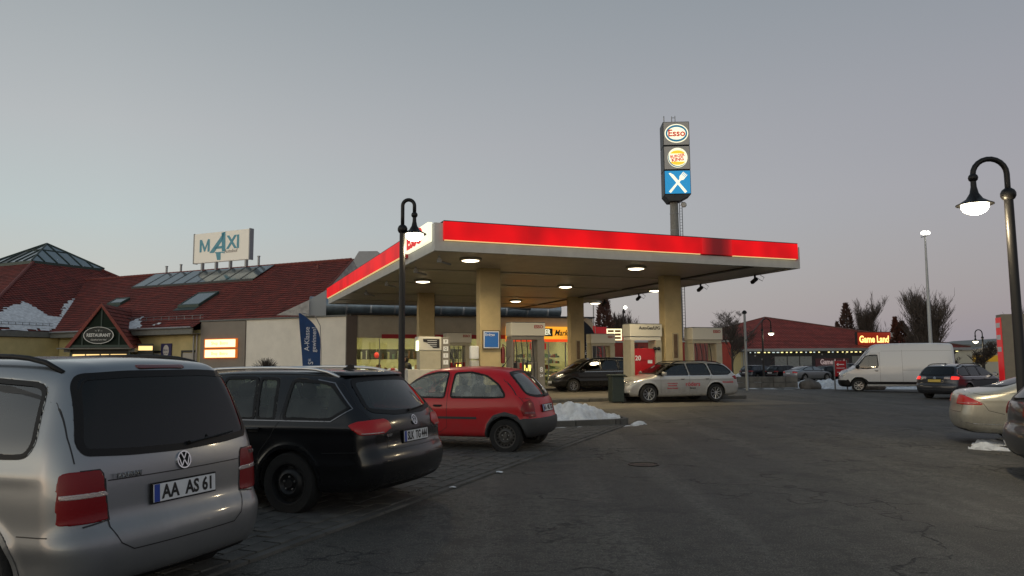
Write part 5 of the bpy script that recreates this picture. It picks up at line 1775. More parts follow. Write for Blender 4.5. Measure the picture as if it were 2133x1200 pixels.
MB().bb(-.2, 16.4, .3, 7.4, 3.35 + SZ, 3.5 + SZ).build('ceiling', mat('cream_ceiling', (.65, .62, .48), .8), shop)
MB().bb(-.2, 16.4, .3, 7.4, 4.3 + SZ, 4.42 + SZ).build('roof', DKFRAME, shop)
MB().bb(-.2, 16.4, .3, 7.4, .02, .06).build('floor', mat('shop_floor', (.35, .33, .28), .3), shop)
MB().bb(1.83, 11.4, -.06, -.002, 2.98 + SZ, 3.24 + SZ).build('red_band', mat('red_band', (.32, .015, .02), .5), shop)
SHOPGL = glass('shop_glass', (.86, .90, .84), .8, .02)
for k in range(7):
    x0 = .34 + k * 1.41
    MB().bb(x0, x0 + 1.39, .12, .135, 1.1 + SZ, 3.0 + SZ).build('window_pane', SHOPGL, shop)
for k in range(4):
    x0 = 10.62 + k * 1.25
    MB().bb(x0, x0 + 1.21, .12, .135, .1, 2.98 + SZ).build('window_pane', SHOPGL, shop)
mu_ = MB()
for k in range(8):
    mu_.bb(.32 + k * 1.41 - .02, .32 + k * 1.41 + .02, .09, .16, 1.1 + SZ, 3.0 + SZ)
for k in range(5):
    mu_.bb(10.60 + k * 1.25 - .03, 10.60 + k * 1.25 + .03, .08, .17, .1, 2.98 + SZ)
mu_.build('mullions', GREYMETAL, shop, kind='stuff')
for k in range(7):
    for j in range(2):
        x, y = 1.3 + k * 2.2, 1.8 + j * 3
        MB().bb(x - .6, x + .6, y - .15, y + .15, 3.28 + SZ, 3.34 + SZ).build('ceiling_lamp', mat('tube_light', (1, 1, .9), .5, 0, 0, (1, .90, .52), 26), shop)
# what one sees through the glass: dark frieze of bottles, counter, shelving
fz = root('bottle_frieze', 'dark hanging frieze above the counter seen through the shop window', 'shelf', (W0.x, W0.y, 0), 68.4)
MB().bb(.6, 10.0, 3.4, 3.5, 1.70, 2.38).build('board', mat('dark_frieze', (.035, .032, .025), .7, vary=.6, vscale=5), fz)
MB().bb(.6, 10.0, 3.36, 3.42, 1.66, 1.72).build('edge', mat('cream_wall', (.6, .55, .36)), fz)
rs = random.Random(3)
for k in range(26):
    x = .8 + k * .35
    c = rs.choice([(.10, .16, .08), (.30, .28, .12), (.03, .06, .04), (.12, .06, .03), (.5, .5, .4)])
    MB().bb(x, x + rs.uniform(.05, .16), 3.3, 3.38, 1.74, 1.74 + rs.uniform(.3, .6)).build('bottle_row', mat('bottle_%d%d' % (int(c[0] * 100), int(c[1] * 100)), c, .3), fz)
ctr = root('serving_counter', 'cream serving counter with white trays seen through the shop window', 'counter', (W0.x, W0.y, 0), 68.4)
MB().bb(.5, 6.4, 1.0, 1.7, 0, .98).build('front', mat('brown_counter', (.12, .08, .06), .6, vary=.4, vscale=6), ctr)
MB().bb(.5, 6.4, .95, 1.75, .99, 1.04).build('top', mat('cream_wall', (.6, .55, .36)), ctr)
for k in range(11):
    x = .8 + k * .5
    cc = rs.choice([(.85, .85, .8), (.85, .85, .8), (.3, .12, .06), (.1, .12, .08), (.75, .4, .1)])
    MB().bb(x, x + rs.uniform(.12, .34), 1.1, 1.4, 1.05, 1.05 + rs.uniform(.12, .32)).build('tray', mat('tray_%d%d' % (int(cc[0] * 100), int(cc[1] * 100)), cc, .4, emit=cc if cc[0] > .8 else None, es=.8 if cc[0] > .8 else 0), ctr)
for name, x, y, z, r_, col, lab in (('balloon', 2.05, 2.6, 1.98, .17, (.8, .04, .03), 'red balloon hanging in the shop window'), ('balloon', 8.3, 2.6, 1.86, .16, (.7, .62, .05), 'yellow balloon hanging in the shop window behind the lamp post'), ('balloon', 6.5, 2.6, 1.85, .13, (.05, .12, .35), 'dark blue balloon hanging in the shop window')):
    p = W0 + vdir(68.4) * x + vdir(68.4 - 90) * y
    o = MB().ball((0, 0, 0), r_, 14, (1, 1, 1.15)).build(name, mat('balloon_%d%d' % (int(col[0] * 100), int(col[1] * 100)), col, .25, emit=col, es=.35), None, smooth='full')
    o.location = (p.x, p.y, z)
    tag(o, lab, 'balloon', 'balloons in the shop window')
    MB().tube([(0, 0, r_ * 1.1), (0, 0, 3.3 - z)], .006, 4).build('string', WHITE, o)
for k, (x, y) in enumerate(((11.4, 2.2), (12.6, 3.2), (13.9, 2.4), (15.0, 3.6))):
    p = W0 + vdir(68.4) * x + vdir(68.4 - 90) * y
    sh = root('goods_shelf', ['goods shelf nearest the pump numbered 8 seen through the entrance glass', 'second goods shelf in the shop, behind the left pane', 'third goods shelf in the shop, under the orange sign', 'goods shelf deepest in the shop beside the column'][k], 'shelf', (p.x, p.y, 0), 68.4, 'goods shelves inside the shop')
    for z in (.15, .55, .95, 1.35, 1.75):
        MB().bb(-.5, .5, -.2, .2, z, z + .03).build('shelf_board', mat('shelf_white', (.6, .62, .55), .5), sh)
        for j in range(6):
            c = rs.choice([(.12, .2, .12), (.4, .35, .1), (.3, .06, .04), (.08, .12, .2), (.5, .5, .45), (.06, .08, .05)])
            MB().bb(-.48 + j * .16, -.35 + j * .16, -.15, .1, z + .03, z + rs.uniform(.15, .33)).build('packet', mat('packet_%d%d%d' % (int(c[0] * 100), int(c[1] * 100), int(c[2] * 100)), c, .5), sh)
# orange lit market sign
ms = root('market_sign', 'glowing orange shop sign with a red lower edge reading TIGER Market', 'sign', (W0.x, W0.y, 0), 68.4)
def orange():
    m, n, l, b = new_mat('orange_glow')
    t = n.new('ShaderNodeTexCoord')
    w = n.new('ShaderNodeTexNoise')
    mp = n.new('ShaderNodeMapping')
    mp.inputs['Scale'].default_value = (.25, 1, 3.2)
    l.new(t.outputs['Object'], mp.inputs[0])
    l.new(mp.outputs[0], w.inputs['Vector'])
    w.inputs['Scale'].default_value = 1.6
    r_ = ramp(n, [(.35, (.75, .20, .01)), (.62, (1, .44, .03))])
    l.new(w.outputs['Fac'], r_.inputs[0])
    l.new(r_.outputs[0], b.inputs['Emission Color'])
    b.inputs['Emission Strength'].default_value = 1.0
    b.inputs['Base Color'].default_value = (.5, .2, .02, 1)
    return m
MB().bb(9.95, 15.9, -.42, -.07, 2.98, 3.80).build('light_box', orange(), ms)
MB().bb(9.95, 15.9, -.425, -.065, 2.80, 2.97).build('red_edge', mat('red_glow', (.5, .03, .01), .5, emit=(1, .08, .01), es=.8), ms)
text('lettering', 'TIGER', .50, mat('sign_cream', (.8, .8, .6), .5, emit=(1, .95, .65), es=.9), ms, (12.50, -.47, 3.42), (90, 0, 0), .004, .012, squeeze=.72)
MB().bb(11.85, 13.15, -.46, -.43, 3.16, 3.68).build('letter_ground', mat('sign_green_black', (.01, .02, .008), .5), ms)
text('lettering', 'Market', .55, mat('sign_brown_print', (.03, .012, .004), .5), ms, (13.95, -.44, 3.38), (90, 0, 0), .006, .008, shear=.35, squeeze=.85)
# window posters
for x0, x1, z0, z1, c, lab in ((11.7, 12.9, 2.30, 2.72, (.45, .03, .02), 'red and cream poster band hanging in the shop entrance glass'), ):
    o = MB().bb(x0, x1, .05, .07, z0, z1).build('window_poster', mat('poster_red', c, .5, vary=.5, vscale=3, emit=c, es=.3), None)
    o.location = (W0.x, W0.y, 0)
    o.rotation_euler = (0, 0, R(90 - 68.4))
    tag(o, lab, 'poster')

# ================================================================ fuel canopy (local x along the front edge, y away to the left-rear)
N0 = Vector((-2.34, 22.46, 0))
can = root('fuel_canopy', 'large flat fuel station canopy with glowing red edge on four beige columns', 'canopy', (N0.x, N0.y, 0), 68.2)
CL, CD, CZ = 14.08, 22.3, 4.9
CANW = mat('canopy_white', (.50, .51, .49), .5, vary=.12, vscale=1.5)
MB().bb(0, CL, 0, .12, CZ, CZ + .30).bb(0, .12, .12, CD, CZ, CZ + .30).bb(CL - .12, CL, .12, CD, CZ, CZ + .30).bb(.12, CL - .12, CD - .12, CD, CZ, CZ + .30).build('lower_fascia', CANW, can)
MB().bb(0, .27, 0, .3, CZ + .302, CZ + .86).build('corner_cap', CANW, can)
MB().bb(CL - .12, CL, 0, .3, CZ + .302, CZ + .80).build('corner_cap', CANW, can)
MB().bb(.15, CL - .15, .15, CD - .15, CZ + .32, CZ + .7).build('roof_deck', FASCIA, can)
SOFF = mat('soffit_panel', (.56, .51, .43), .38, .45, vary=.15, vscale=1.2)
sf = MB()
k = 0
y = .14
while y < CD - .3:
    sf.bb(.13, CL - .13, y, y + .19, CZ + .03, CZ + .05)
    y += .27
    k += 1
MB().bb(.13, CL - .13, .13, CD - .13, CZ + .10, CZ + .12).build('soffit_backing', mat('soffit_backing', (.035, .03, .025), .8), can)
sf.build('soffit_slats', SOFF, can, kind='stuff')
for yy in (4.7, 9.3, 14.8, 19.2):
    MB().bb(.13, CL - .13, yy, yy + .35, CZ + .0, CZ + .028).build('soffit_strip', mat('soffit_strip', (.46, .43, .37), .5), can)
MB().bb(CL - 2.2, CL - 2.0, .15, CD - .2, CZ - .02, CZ + .03).build('soffit_channel', mat('soffit_dark', (.06, .055, .045), .6), can)
def redglow(name, s0, s1, dark=False):
    m, n, l, b = new_mat(name)
    t = n.new('ShaderNodeTexCoord')
    w = n.new('ShaderNodeTexNoise')
    w.inputs['Scale'].default_value = .55
    w.inputs['Detail'].default_value = 2
    l.new(t.outputs['Object'], w.inputs['Vector'])
    r_ = ramp(n, [(.35, (s0, s0 * .012, s0 * .018)), (.65, (s1, s1 * .006, s1 * .01))])
    l.new(w.outputs['Fac'], r_.inputs[0])
    l.new(r_.outputs[0], b.inputs['Emission Color'])
    b.inputs['Emission Strength'].default_value = 1
    b.inputs['Base Color'].default_value = (.22, .004, .006, 1)
    b.inputs['Roughness'].default_value = .45
    b.inputs['Specular IOR Level'].default_value = .15
    return m
RG = redglow('red_light_panel', .42, .85)
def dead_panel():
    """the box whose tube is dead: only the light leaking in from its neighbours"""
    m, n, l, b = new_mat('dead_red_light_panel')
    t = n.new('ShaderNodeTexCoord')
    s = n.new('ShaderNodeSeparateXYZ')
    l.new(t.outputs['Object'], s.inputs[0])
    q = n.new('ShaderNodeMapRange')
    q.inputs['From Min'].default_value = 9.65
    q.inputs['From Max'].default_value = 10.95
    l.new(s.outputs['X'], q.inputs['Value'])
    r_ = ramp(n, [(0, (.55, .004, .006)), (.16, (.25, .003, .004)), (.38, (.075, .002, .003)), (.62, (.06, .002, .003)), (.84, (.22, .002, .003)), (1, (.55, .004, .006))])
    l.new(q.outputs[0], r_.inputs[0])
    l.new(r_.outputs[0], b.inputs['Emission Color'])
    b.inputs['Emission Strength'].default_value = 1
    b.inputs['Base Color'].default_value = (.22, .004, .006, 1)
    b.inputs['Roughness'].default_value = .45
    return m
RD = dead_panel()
TUBE = mat('warm_gap_light', (.9, .8, .4), .5, 0, 0, (1, .78, .34), .55)
# front edge: red light-box panels, one of them dead
xs = [.27, 3.0, 6.0, 9.65, 10.95, 13.92]
for i in range(5):
    MB().bb(xs[i] + .004, xs[i + 1] - .004, -.10, .02, CZ + .34, CZ + .90).build('fascia_panel', RD if i == 3 else RG, can)
MB().bb(.27, 13.92, -.09, .3, CZ + .905, CZ + .93).build('fascia_capping', DKFRAME, can)
for x0, x1 in ((.3, 9.6), (11.0, 13.85)):
    MB().bb(x0, x1, -.075, -.005, CZ + .312, CZ + .334).build('gap_light', TUBE, can)
# left edge
RGL = redglow('red_light_panel_side', .52, .80)
ys = [3.72, 8.5, 13.4, 18.3, CD]
for i in range(4):
    MB().bb(-.10, .02, ys[i] + .004, ys[i + 1] - .004, CZ + .34, CZ + .90).build('fascia_panel', RGL, can)
MB().bb(-.075, -.005, 3.7, CD - .1, CZ + .31, CZ + .336).build('gap_light', TUBE, can)
MB().bb(-.09, .3, 3.7, CD, CZ + .905, CZ + .93).build('fascia_capping', DKFRAME, can)
MB().bb(-.12, .02, .32, 3.70, CZ + .33, CZ + .92).build('sign_panel', mat('lit_cream_panel', (.8, .8, .65), .5, emit=(1, .96, .72), es=.95), can)
text('lettering', 'ESSO', .66, mat('lit_red_letters', (.6, .02, .02), .5, emit=(1, .02, .02), es=.45), can, (-.14, 1.95, CZ + .62), (90, 0, -90), .01, .03, squeeze=1.35)
MB().bb(-.14, .03, 3.3, 3.66, CZ + .20, CZ + .60).build('red_flash', mat('red_band', (.32, .015, .02)), can)
# columns
A0, ISL = Vector((-.87, 27.39, 0)), vdir(68.8)
C0 = Vector((-4.28, 37.02, 0))
COLM = mat('column_yellow_paint', (.50, .40, .22), .7, vary=.14, vscale=1.5, bump=.2)
def canopy_local(p):
    return can.matrix_world.inverted() @ p
bpy.context.view_layer.update()
colpos = {'A': A0, 'B': A0 + ISL * 7.78, 'C': C0, 'D': C0 + ISL * 8.22}
for kx, p in colpos.items():
    q = canopy_local(p)
    gz = ground_z(p.x, p.y)
    c = MB().box((q.x, q.y, (CZ + .02 + gz) / 2), (.80, .42, CZ + .06 - gz)).build('column', COLM, can, bevel=.015)
    MB().box((q.x, q.y, gz + .35), (.84, .46, .7)).build('column_base', mat('column_base', (.10, .09, .07), .7, vary=.3), c)
    MB().box((q.x + .43, q.y, CZ / 2), (.05, .12, CZ - .1)).build('drain_pipe', mat('dark_pipe', (.03, .028, .025), .6), c)
for kx, dx in (('B', .05), ('D', .02)):
    q = canopy_local(colpos[kx])
    MB().box((q.x + dx, q.y - .225, 2.05), (.28, .03, 1.15)).build('column_notice', mat('column_notice', (.40, .34, .22), .6), can)
    MB().box((q.x + dx, q.y - .245, 2.1), (.17, .03, .95)).build('notice_slot', mat('brown_slot', (.12, .075, .04), .6, vary=.4, vscale=8), can)
# cameras / floodlight brackets under the right-hand edge
for k, (px_, yy) in enumerate(((14.0, 2.3), (14.0, 5.9), (14.0, 11.1), (14.0, 14.7))):
    f = root('canopy_camera', ['security camera under the canopy edge nearest the outer corner', 'second security camera along the right canopy edge', 'security camera above the LPG pump on the canopy edge', 'security camera farthest along the right canopy edge'][k], 'camera', tuple(can.matrix_world @ Vector((px_ - .1, yy, CZ - .02))), 67.2, 'cameras under the canopy edge')
    MB().box((0, 0, -.08), (.06, .06, .2)).build('bracket', BLACK, f)
    MB().box((0, 0, 0), (.13, .34, .13)).build('housing', BLACK, f, bevel=.02).matrix_local = Matrix.Translation((0, .05, -.20)) @ Matrix.Rotation(R(-25), 4, 'X')
    MB().tube([(0, -.15, -.12), (.1, -.3, -.25), (.2, -.3, -.1), (.1, -.2, 0)], .012, 5).build('cable', BLACK, f)
for k, (x_, y_) in enumerate(((.5, 1.2), (.5, 4.2), (.5, 9.0), (.5, 13.5))):
    f = root('canopy_bracket', ['metal bracket under the soffit nearest the white corner', 'second metal bracket along the left canopy edge', 'third metal bracket along the left canopy edge', 'metal bracket farthest along the left canopy edge'][k], 'bracket', tuple(can.matrix_world @ Vector((x_, y_, CZ))), 67.2, 'brackets under the left canopy edge')
    MB().tube([(0, 0, .02), (0, 0, -.16), (.45, .2, -.22)], .035, 6).build('arm', GREYMETAL, f, smooth=True)
    MB().box((0, 0, -.14), (.12, .12, .12)).build('joint', GREYMETAL, f)
# downlights
LAMPS = [(-1.36, 24.47), (-3.7, 30.93), (4.51, 27.0), (6.88, 35.79), (2.41, 33.6), (.2, 41.61), (4.84, 43.43)]
LL = ['canopy downlight nearest the white canopy corner', 'canopy downlight above the air station', 'canopy downlight near the front edge left of the right column', 'canopy downlight just left of the right column', 'canopy downlight in the middle of the soffit before the rear column', 'small canopy downlight left of the rear right column', 'canopy downlight farthest back beside the rear right column']
for k, (x, y) in enumerate(LAMPS):
    f = root('canopy_downlight', LL[k], 'lamp', (x, y, CZ + .03), None, 'downlights under the canopy')
    MB().lathe([(.36, .02), (.38, -.05), (.30, -.09), (.29, -.05)], n=24, cap=False).build('housing', mat('lamp_housing', (.35, .33, .28), .5), f, smooth=True)
    MB().lathe([(.29, -.06), (.26, -.10), (.12, -.125), (0, -.13)], n=24, cap=False).build('lens', mat('downlight_glow', (1, .9, .7), .5, 0, 0, (1, .86, .60), 7), f, smooth='full')
    ld = bpy.data.lights.new('downlight', 'AREA')
    ld.shape = 'DISK'
    ld.size = .5
    ld.energy = 115
    ld.color = (1, .80, .48)
    ld.spread = R(150)
    lo = bpy.data.objects.new('downlight', ld)
    C.objects.link(lo)
    lo.parent = f
    lo.location = (0, 0, -.15)
# ================================================================ pumps and forecourt things
PUMPG = mat('pump_grey', (.20, .185, .16), .5, vary=.1)
PUMPB = mat('pump_beige', (.40, .37, .28), .5, vary=.1)
PUMPR = mat('pump_red', (.42, .012, .018), .4, vary=.1)
PUMPW = mat('pump_header', (.62, .60, .52), .45)
YGLOW = mat('pump_display_glow', (.8, .7, .2), .5, 0, 0, (1, .80, .18), 1.6)
HOSE = mat('hose_rubber', (.012, .012, .012), .5)
def isl(org, s, dy=0):
    return org + ISL * s + Vector((-ISL.y, ISL.x, 0)) * dy
def pump(org, s0, s1, num, label, body, lower, word, solid_left=True, lpg=False, zt=2.95):
    W = s1 - s0
    p0 = isl(org, s0)
    gz = ground_z(p0.x, p0.y)
    p = root('fuel_pump', label, 'fuel pump', (p0.x, p0.y, gz), 68.8, 'fuel pumps on the islands')
    MB().bb(-.15, W + .1, -.45, .45, 0, .15).build('plinth', KERB, p)
    MB().bb(-.02, W + .04, -.30, .30, zt - .48, zt).build('header', PUMPW, p, bevel=.02)
    MB().bb(.0, W, -.26, .26, zt - .62, zt - .49).build('header_base', body if not lpg else PUMPW, p)
    MB().bb(.0, .16 if lpg else .05, -.30, .30, .15, zt - .63).build('side_panel', body, p)
    MB().bb(W - (.28 if not lpg else .26), W, -.29, .29, .15, zt - .63).build('side_panel', body, p)
    MB().bb(.055 if not lpg else .17, W - .285, -.24, .24, .15, 1.50 if not lpg else 2.0).build('cabinet', lower, p, bevel=.01)
    if not lpg:
        MB().bb(.5, .76, -.262, -.245, 1.18, 1.40).build('display', YGLOW, p)
        MB().bb(.2, W - .35, -.258, -.243, .35, 1.0).build('cover_plate', PUMPG, p)
        for k in range(4):
            x = .18 + k * .22
            MB().tube([(x, -.2, zt - .63), (x + .02, -.26, 1.9), (x + .05 * (k % 2), -.27, 1.45), (x + .03, -.30, 1.0), (x - .05, -.31, .6), (x - .1, -.27, .9), (x - .07, -.26, 1.3)], .018, 6).build('hose', HOSE, p, smooth=True)
            MB().box((x - .06, -.29, 1.38), (.05, .08, .2)).build('nozzle', [PRINT, PUMPR, PRINT, PUMPG][k], p)
        MB().bb(.16, W - .4, -.02, .02, 1.52, zt - .64).build('pane', glass('pump_glass', (.80, .80, .74), .6, .02), p)
    else:
        MB().tube([(W - .4, -.28, 1.2), (W - .36, -.36, .8), (W - .5, -.36, .4), (W - .62, -.36, .8), (W - .5, -.32, 1.1)], .022, 6).build('hose', HOSE, p, smooth=True)
        for k in range(2):
            MB().ball((W - .26 + k * .17 - .06, -.31, 2.0), .075, 10).build('knob', PRINT, p)
        MB().bb(W - .62, W - .42, -.255, -.245, 1.42, 1.55).build('sticker', PLATEWHITE, p)
        text('lettering', 'Preis', .13, PLATEWHITE, p, (.72, -.252, .92), (90, 0, 0), .003, .003)
        text('lettering', 'AutoGas LPG', .13, mat('dark_red_print', (.35, .02, .02), .5), p, (.72, -.252, 1.55), (90, 0, 0), .003)
    MB().bb(-.01, W + .02, -.29, .29, zt + .003, zt + .03).build('header_lid', FASCIA, p)
    text('lettering', num, .26, PLATEWHITE, p, (W - .14 if not lpg else .34, -.262 if not lpg else -.252, 1.22 if not lpg else 1.62), (90, 0, 0), .004, .006).location.y = -.30 if not lpg else -.252
    if not lpg:
        text('lettering', '24', .13, PLATEWHITE, p, (W - .14, -.30, 1.0), (90, 0, 0), .004, .003)
    text('lettering', word, .16 if not lpg else .17, mat('dark_red_print', (.35, .02, .02)) if not lpg else PRINT, p, (W - .06, -.305, zt - .15), (90, 0, 0), .004, .004, align='RIGHT')
    return p
pump(A0, .80, 2.10, '8', 'grey fuel pump numbered 8 under a white header, right of the front left column', PUMPG, PUMPG, 'ESSO')
pump(A0, 5.75, 7.15, '20', 'red LPG pump numbered 20 in a beige frame left of the right front column', PUMPB, PUMPR, 'AutoGas/LPG', lpg=True)
pump(A0, 8.62, 10.02, '6', 'fuel pump numbered 6 with red cabinet right of the right front column', PUMPB, PUMPR, 'ESSO', zt=2.85)
pump(C0, 1.0, 2.25, '4', 'fuel pump numbered 4 with red cabinet on the rear island near the shop', PUMPB, PUMPR, 'ESSO')
pump(C0, 9.0, 10.4, '2', 'fuel pump on the rear island half hidden behind the black minivan', PUMPB, PUMPR, 'ESSO')
for org, s0, s1, lab in ((A0, -3.4, 11.0, 'front pump island with a pale kerb under the two front columns'), (C0, -1.5, 11.6, 'rear pump island with a pale kerb under the two rear columns')):
    n_ = 12
    L_ = (s1 - s0) / n_
    r_ = root('pump_island', lab, 'island', (0, 0, 0), None, 'pump islands')
    for k in range(n_):
        p = isl(org, s0 + (k + .5) * L_)
        o = MB().box((0, 0, .06), (L_ - .01, 1.0, .14)).build('kerb_slab', KERB, r_, bevel=.02)
        o.location = (p.x, p.y, ground_z(p.x, p.y))
        o.rotation_euler = (0, 0, R(90 - 68.8))
# air and water station
p0 = isl(A0, -2.75, 0)
air = root('air_station', 'white and beige air station with black graphic and icon panel on a white base', 'air station', (p0.x, p0.y, 0), 68.8)
MB().bb(-.35, 1.5, -.45, .30, 0, 1.28).build('base_wall', mat('white_base', (.50, .48, .42), .7, vary=.12), air, bevel=.02)
MB().bb(.12, .88, -.25, .2, 1.28, 1.92).build('cabinet', PUMPB, air, bevel=.01)
MB().bb(.05, .90, -.28, .22, 1.93, 2.42).build('head_box', PUMPW, air, bevel=.03)
MB().prism([(.22, 2.34), (.82, 2.34), (.82, 2.02), (.60, 2.02), (.44, 2.15), (.34, 2.22), (.24, 2.24)], -.292, -.282, 'XZ').build('graphic', PRINT, air)
for k in range(4):
    MB().bb(.38, .72, -.296, -.291, 2.08 + k * .065, 2.095 + k * .065).build('print_line', PLATEWHITE, air)
MB().bb(.92, 1.22, -.2, .15, 1.28, 2.40).build('icon_panel', PUMPG, air, bevel=.01)
for k, z in enumerate((2.25, 2.0, 1.76, 1.52)):
    MB().bb(.98, 1.16, -.215, -.2, z - .08, z + .08).build('icon', PLATEWHITE, air)
    text('lettering', 'PQI?'[k], .13, PRINT, air, (1.07, -.217, z), (90, 0, 0), .001)
MB().box((.03, -.24, 2.1), (.06, .14, .34)).build('side_lamp', mat('air_lamp', (1, .95, .6), .5, 0, 0, (.9, 1, .55), 2.5), air)
MB().tube([(1.24, -.1, 1.95), (1.36, -.25, 1.6), (1.34, -.3, 1.4), (1.28, -.2, 1.7)], .025, 6).build('hose', HOSE, air)
# things fixed to the front left column
bl = root('natural_gas_sign', 'blue framed Erdgas sign hanging on the front left column', 'sign', tuple(isl(A0, 0, -.30)), 68.8)
bl.location.z = 0
MB().bb(-.33, .33, -.0, .05, 1.98, 2.66).build('frame', mat('brown_frame', (.13, .09, .05), .5), bl)
MB().bb(-.295, .295, -.012, -.001, 2.015, 2.625).build('white_border', PLATEWHITE, bl)
MB().bb(-.26, .26, -.022, -.013, 2.05, 2.59).build('blue_field', mat('sign_blue', (.02, .11, .33), .4, emit=(.05, .25, .8), es=.10), bl)
text('lettering', 'Erdgas', .14, PLATEWHITE, bl, (-.06, -.026, 2.50), (90, 0, 0), .002, .003)
p0 = isl(A0, -.62, -.2)
tw = root('towel_dispenser', 'white rounded paper towel dispenser with window bucket left of the front left column', 'dispenser', (p0.x, p0.y, 0), 68.8)
MB().bb(-.16, .16, -.1, .1, 1.62, 2.10).build('dispenser_body', PLATEWHITE, tw, bevel=.05)
MB().bb(-.15, .15, -.12, .1, 1.32, 1.58).build('bucket', mat('clear_bucket', (.45, .45, .42), .3), tw, bevel=.03)
MB().bb(-.03, .03, .02, .08, .14, 1.6).build('stand', GREYMETAL, tw)
p0 = isl(A0, .52, -.1)
fe = root('fire_extinguisher', 'dark red fire extinguisher hanging between the front left column and pump 8', 'extinguisher', (p0.x, p0.y, 0), 68.8)
MB().lathe([(.0, 1.45), (.075, 1.47), (.08, 1.52), (.08, 1.98), (.05, 2.06), (.025, 2.08), (.025, 2.16), (0, 2.17)], n=14).build('cylinder', mat('extinguisher_red', (.16, .012, .01), .35), fe, smooth=True)
MB().tube([(.02, -.02, 2.14), (.12, -.03, 2.05), (.10, -.04, 1.7)], .012, 5).build('hose', HOSE, fe)
MB().box((0, 0, 1.3), (.04, .04, 1.6)).build('stand', GREYMETAL, fe)
# red and white hoop guards by the air station
for k, (px_, py_) in enumerate(((-4.55, 28.6), (-3.95, 27.2))):
    h = root('hoop_guard', ['red and white hoop guard left of the lamp post', 'red and white hoop guard right of the lamp post'][k], 'bollard', (px_, py_, 0), 75, 'hoop guards by the air station')
    pts = [(-.28, 0, 0), (-.28, 0, 1.02), (-.24, 0, 1.18), (-.12, 0, 1.26), (.12, 0, 1.26), (.24, 0, 1.18), (.28, 0, 1.02), (.28, 0, 0)]
    MB().tube(pts, .05, 10).build('hoop', PLATEWHITE, h, smooth='full')
    for q in ((-.285, .45), (-.285, .9), (.285, .45), (.285, .9)):
        MB().lathe([(.053, q[1]), (.053, q[1] + .2)], (q[0] + (.005 if q[0] < 0 else -.005), 0, 0), n=10, cap=False).build('red_band', PUMPR, h)
    MB().lathe([(.054, -.08), (.054, .08)], (0, 0, 1.26), axis='X', n=10, cap=False).build('red_band', PUMPR, h)
# litter bin in front of the silver estate
bn = root('litter_bin', 'dark green wheeled litter bin standing at the nose of the silver estate', 'bin', (3.78, 27.6, 0), -100)
GRB = mat('bin_green', (.016, .028, .024), .5, vary=.1)
MB().box((0, 0, .50), (.46, .52, .92)).build('bin_body', GRB, bn, bevel=.03)
MB().box((0, 0, 1.0), (.56, .62, .07)).build('lid', GRB, bn, bevel=.02)
MB().tube([(-.30, -.25, .98), (-.34, -.25, .96), (-.34, .25, .96), (-.30, .25, .98)], .02, 6).build('handle', BLACK, bn)
for sg in (-1, 1):
    MB().lathe([(.1, -.03), (.1, .03)], (-.2, sg * .22, .1), axis='Y', n=12).build('wheel', RUBBER, bn)

# ---------------------------------------------------------------- the customer by the air station: one continuous body
def person(loc, az):
    pr = root('person', 'person in a dark hooded jacket with a light belt line standing by the lamp post', 'person', loc, az)
    V = [(0, 0, .95), (0, 0, 1.12), (.01, 0, 1.30), (.01, 0, 1.46), (.02, 0, 1.54), (.03, 0, 1.62), (.035, 0, 1.70),
         (0, .20, 1.42), (.02, .27, 1.18), (.10, .25, .98), (.16, .22, .95), (0, -.20, 1.42), (.04, -.27, 1.18), (.14, -.24, 1.00), (.20, -.20, .97),
         (0, .10, .88), (.02, .11, .50), (-.01, .12, .10), (.13, .13, .05), (0, -.10, .88), (.0, -.12, .50), (-.03, -.13, .10), (.11, -.14, .05)]
    Rr = [.17, .17, .19, .15, .07, .10, .085, .075, .055, .042, .04, .075, .055, .042, .04, .11, .075, .05, .045, .11, .075, .05, .045]
    E = [(0, 1), (1, 2), (2, 3), (3, 4), (4, 5), (5, 6), (3, 7), (7, 8), (8, 9), (9, 10), (3, 11), (11, 12), (12, 13), (13, 14), (0, 15), (15, 16), (16, 17), (17, 18), (0, 19), (19, 20), (20, 21), (21, 22)]
    me = bpy.data.meshes.new('body')
    me.from_pydata(V, E, [])
    o = bpy.data.objects.new('body', me)
    C.objects.link(o)
    o.parent = pr
    sk = o.modifiers.new('skin', 'SKIN')
    for i, v in enumerate(me.skin_vertices[0].data):
        v.radius = (Rr[i], Rr[i] * (1.25 if i in (1, 2) else 1))
    me.skin_vertices[0].data[0].use_root = True
    ss = o.modifiers.new('sub', 'SUBSURF')
    ss.levels = ss.render_levels = 2
    me.materials.append(mat('dark_trousers', (.02, .022, .028), .85))
    MB().lathe([(.21, 1.0), (.215, 1.1), (.24, 1.3), (.20, 1.45), (.09, 1.53)], n=18, cap=False).build('jacket', mat('olive_jacket', (.045, .04, .025), .9), pr, smooth='full')
    MB().lathe([(.218, .99), (.222, 1.04), (.216, 1.05)], n=18, cap=False).build('belt_band', PLATEWHITE, pr, smooth='full')
    MB().ball((-.01, 0, 1.64), .135, 14, (1, .92, 1.15)).build('hood', mat('dark_hood', (.02, .016, .012), .9), pr, smooth='full')
    MB().ball((.075, 0, 1.63), .085, 12, (.75, .85, 1.15)).build('face', mat('skin', (.35, .2, .14), .6), pr, smooth='full')
    for sg, x_, y_ in ((1, .18, .22), (-1, .22, -.20)):
        hd = MB()
        hd.ball((x_, y_, .94), .045, 8, (1, .6, 1))
        for f in range(4):
            hd.tube([(x_ + .02, y_ - .02 + f * .013, .92), (x_ + .035, y_ - .02 + f * .013, .875), (x_ + .025, y_ - .02 + f * .013, .845 + .008 * abs(f - 1))], .0085, 5)
        hd.tube([(x_ + .02, y_ - sg * .03, .95), (x_ + .06, y_ - sg * .035, .92)], .010, 5)
        hd.build('hand', mat('skin', (.35, .2, .14)), pr, smooth=True)
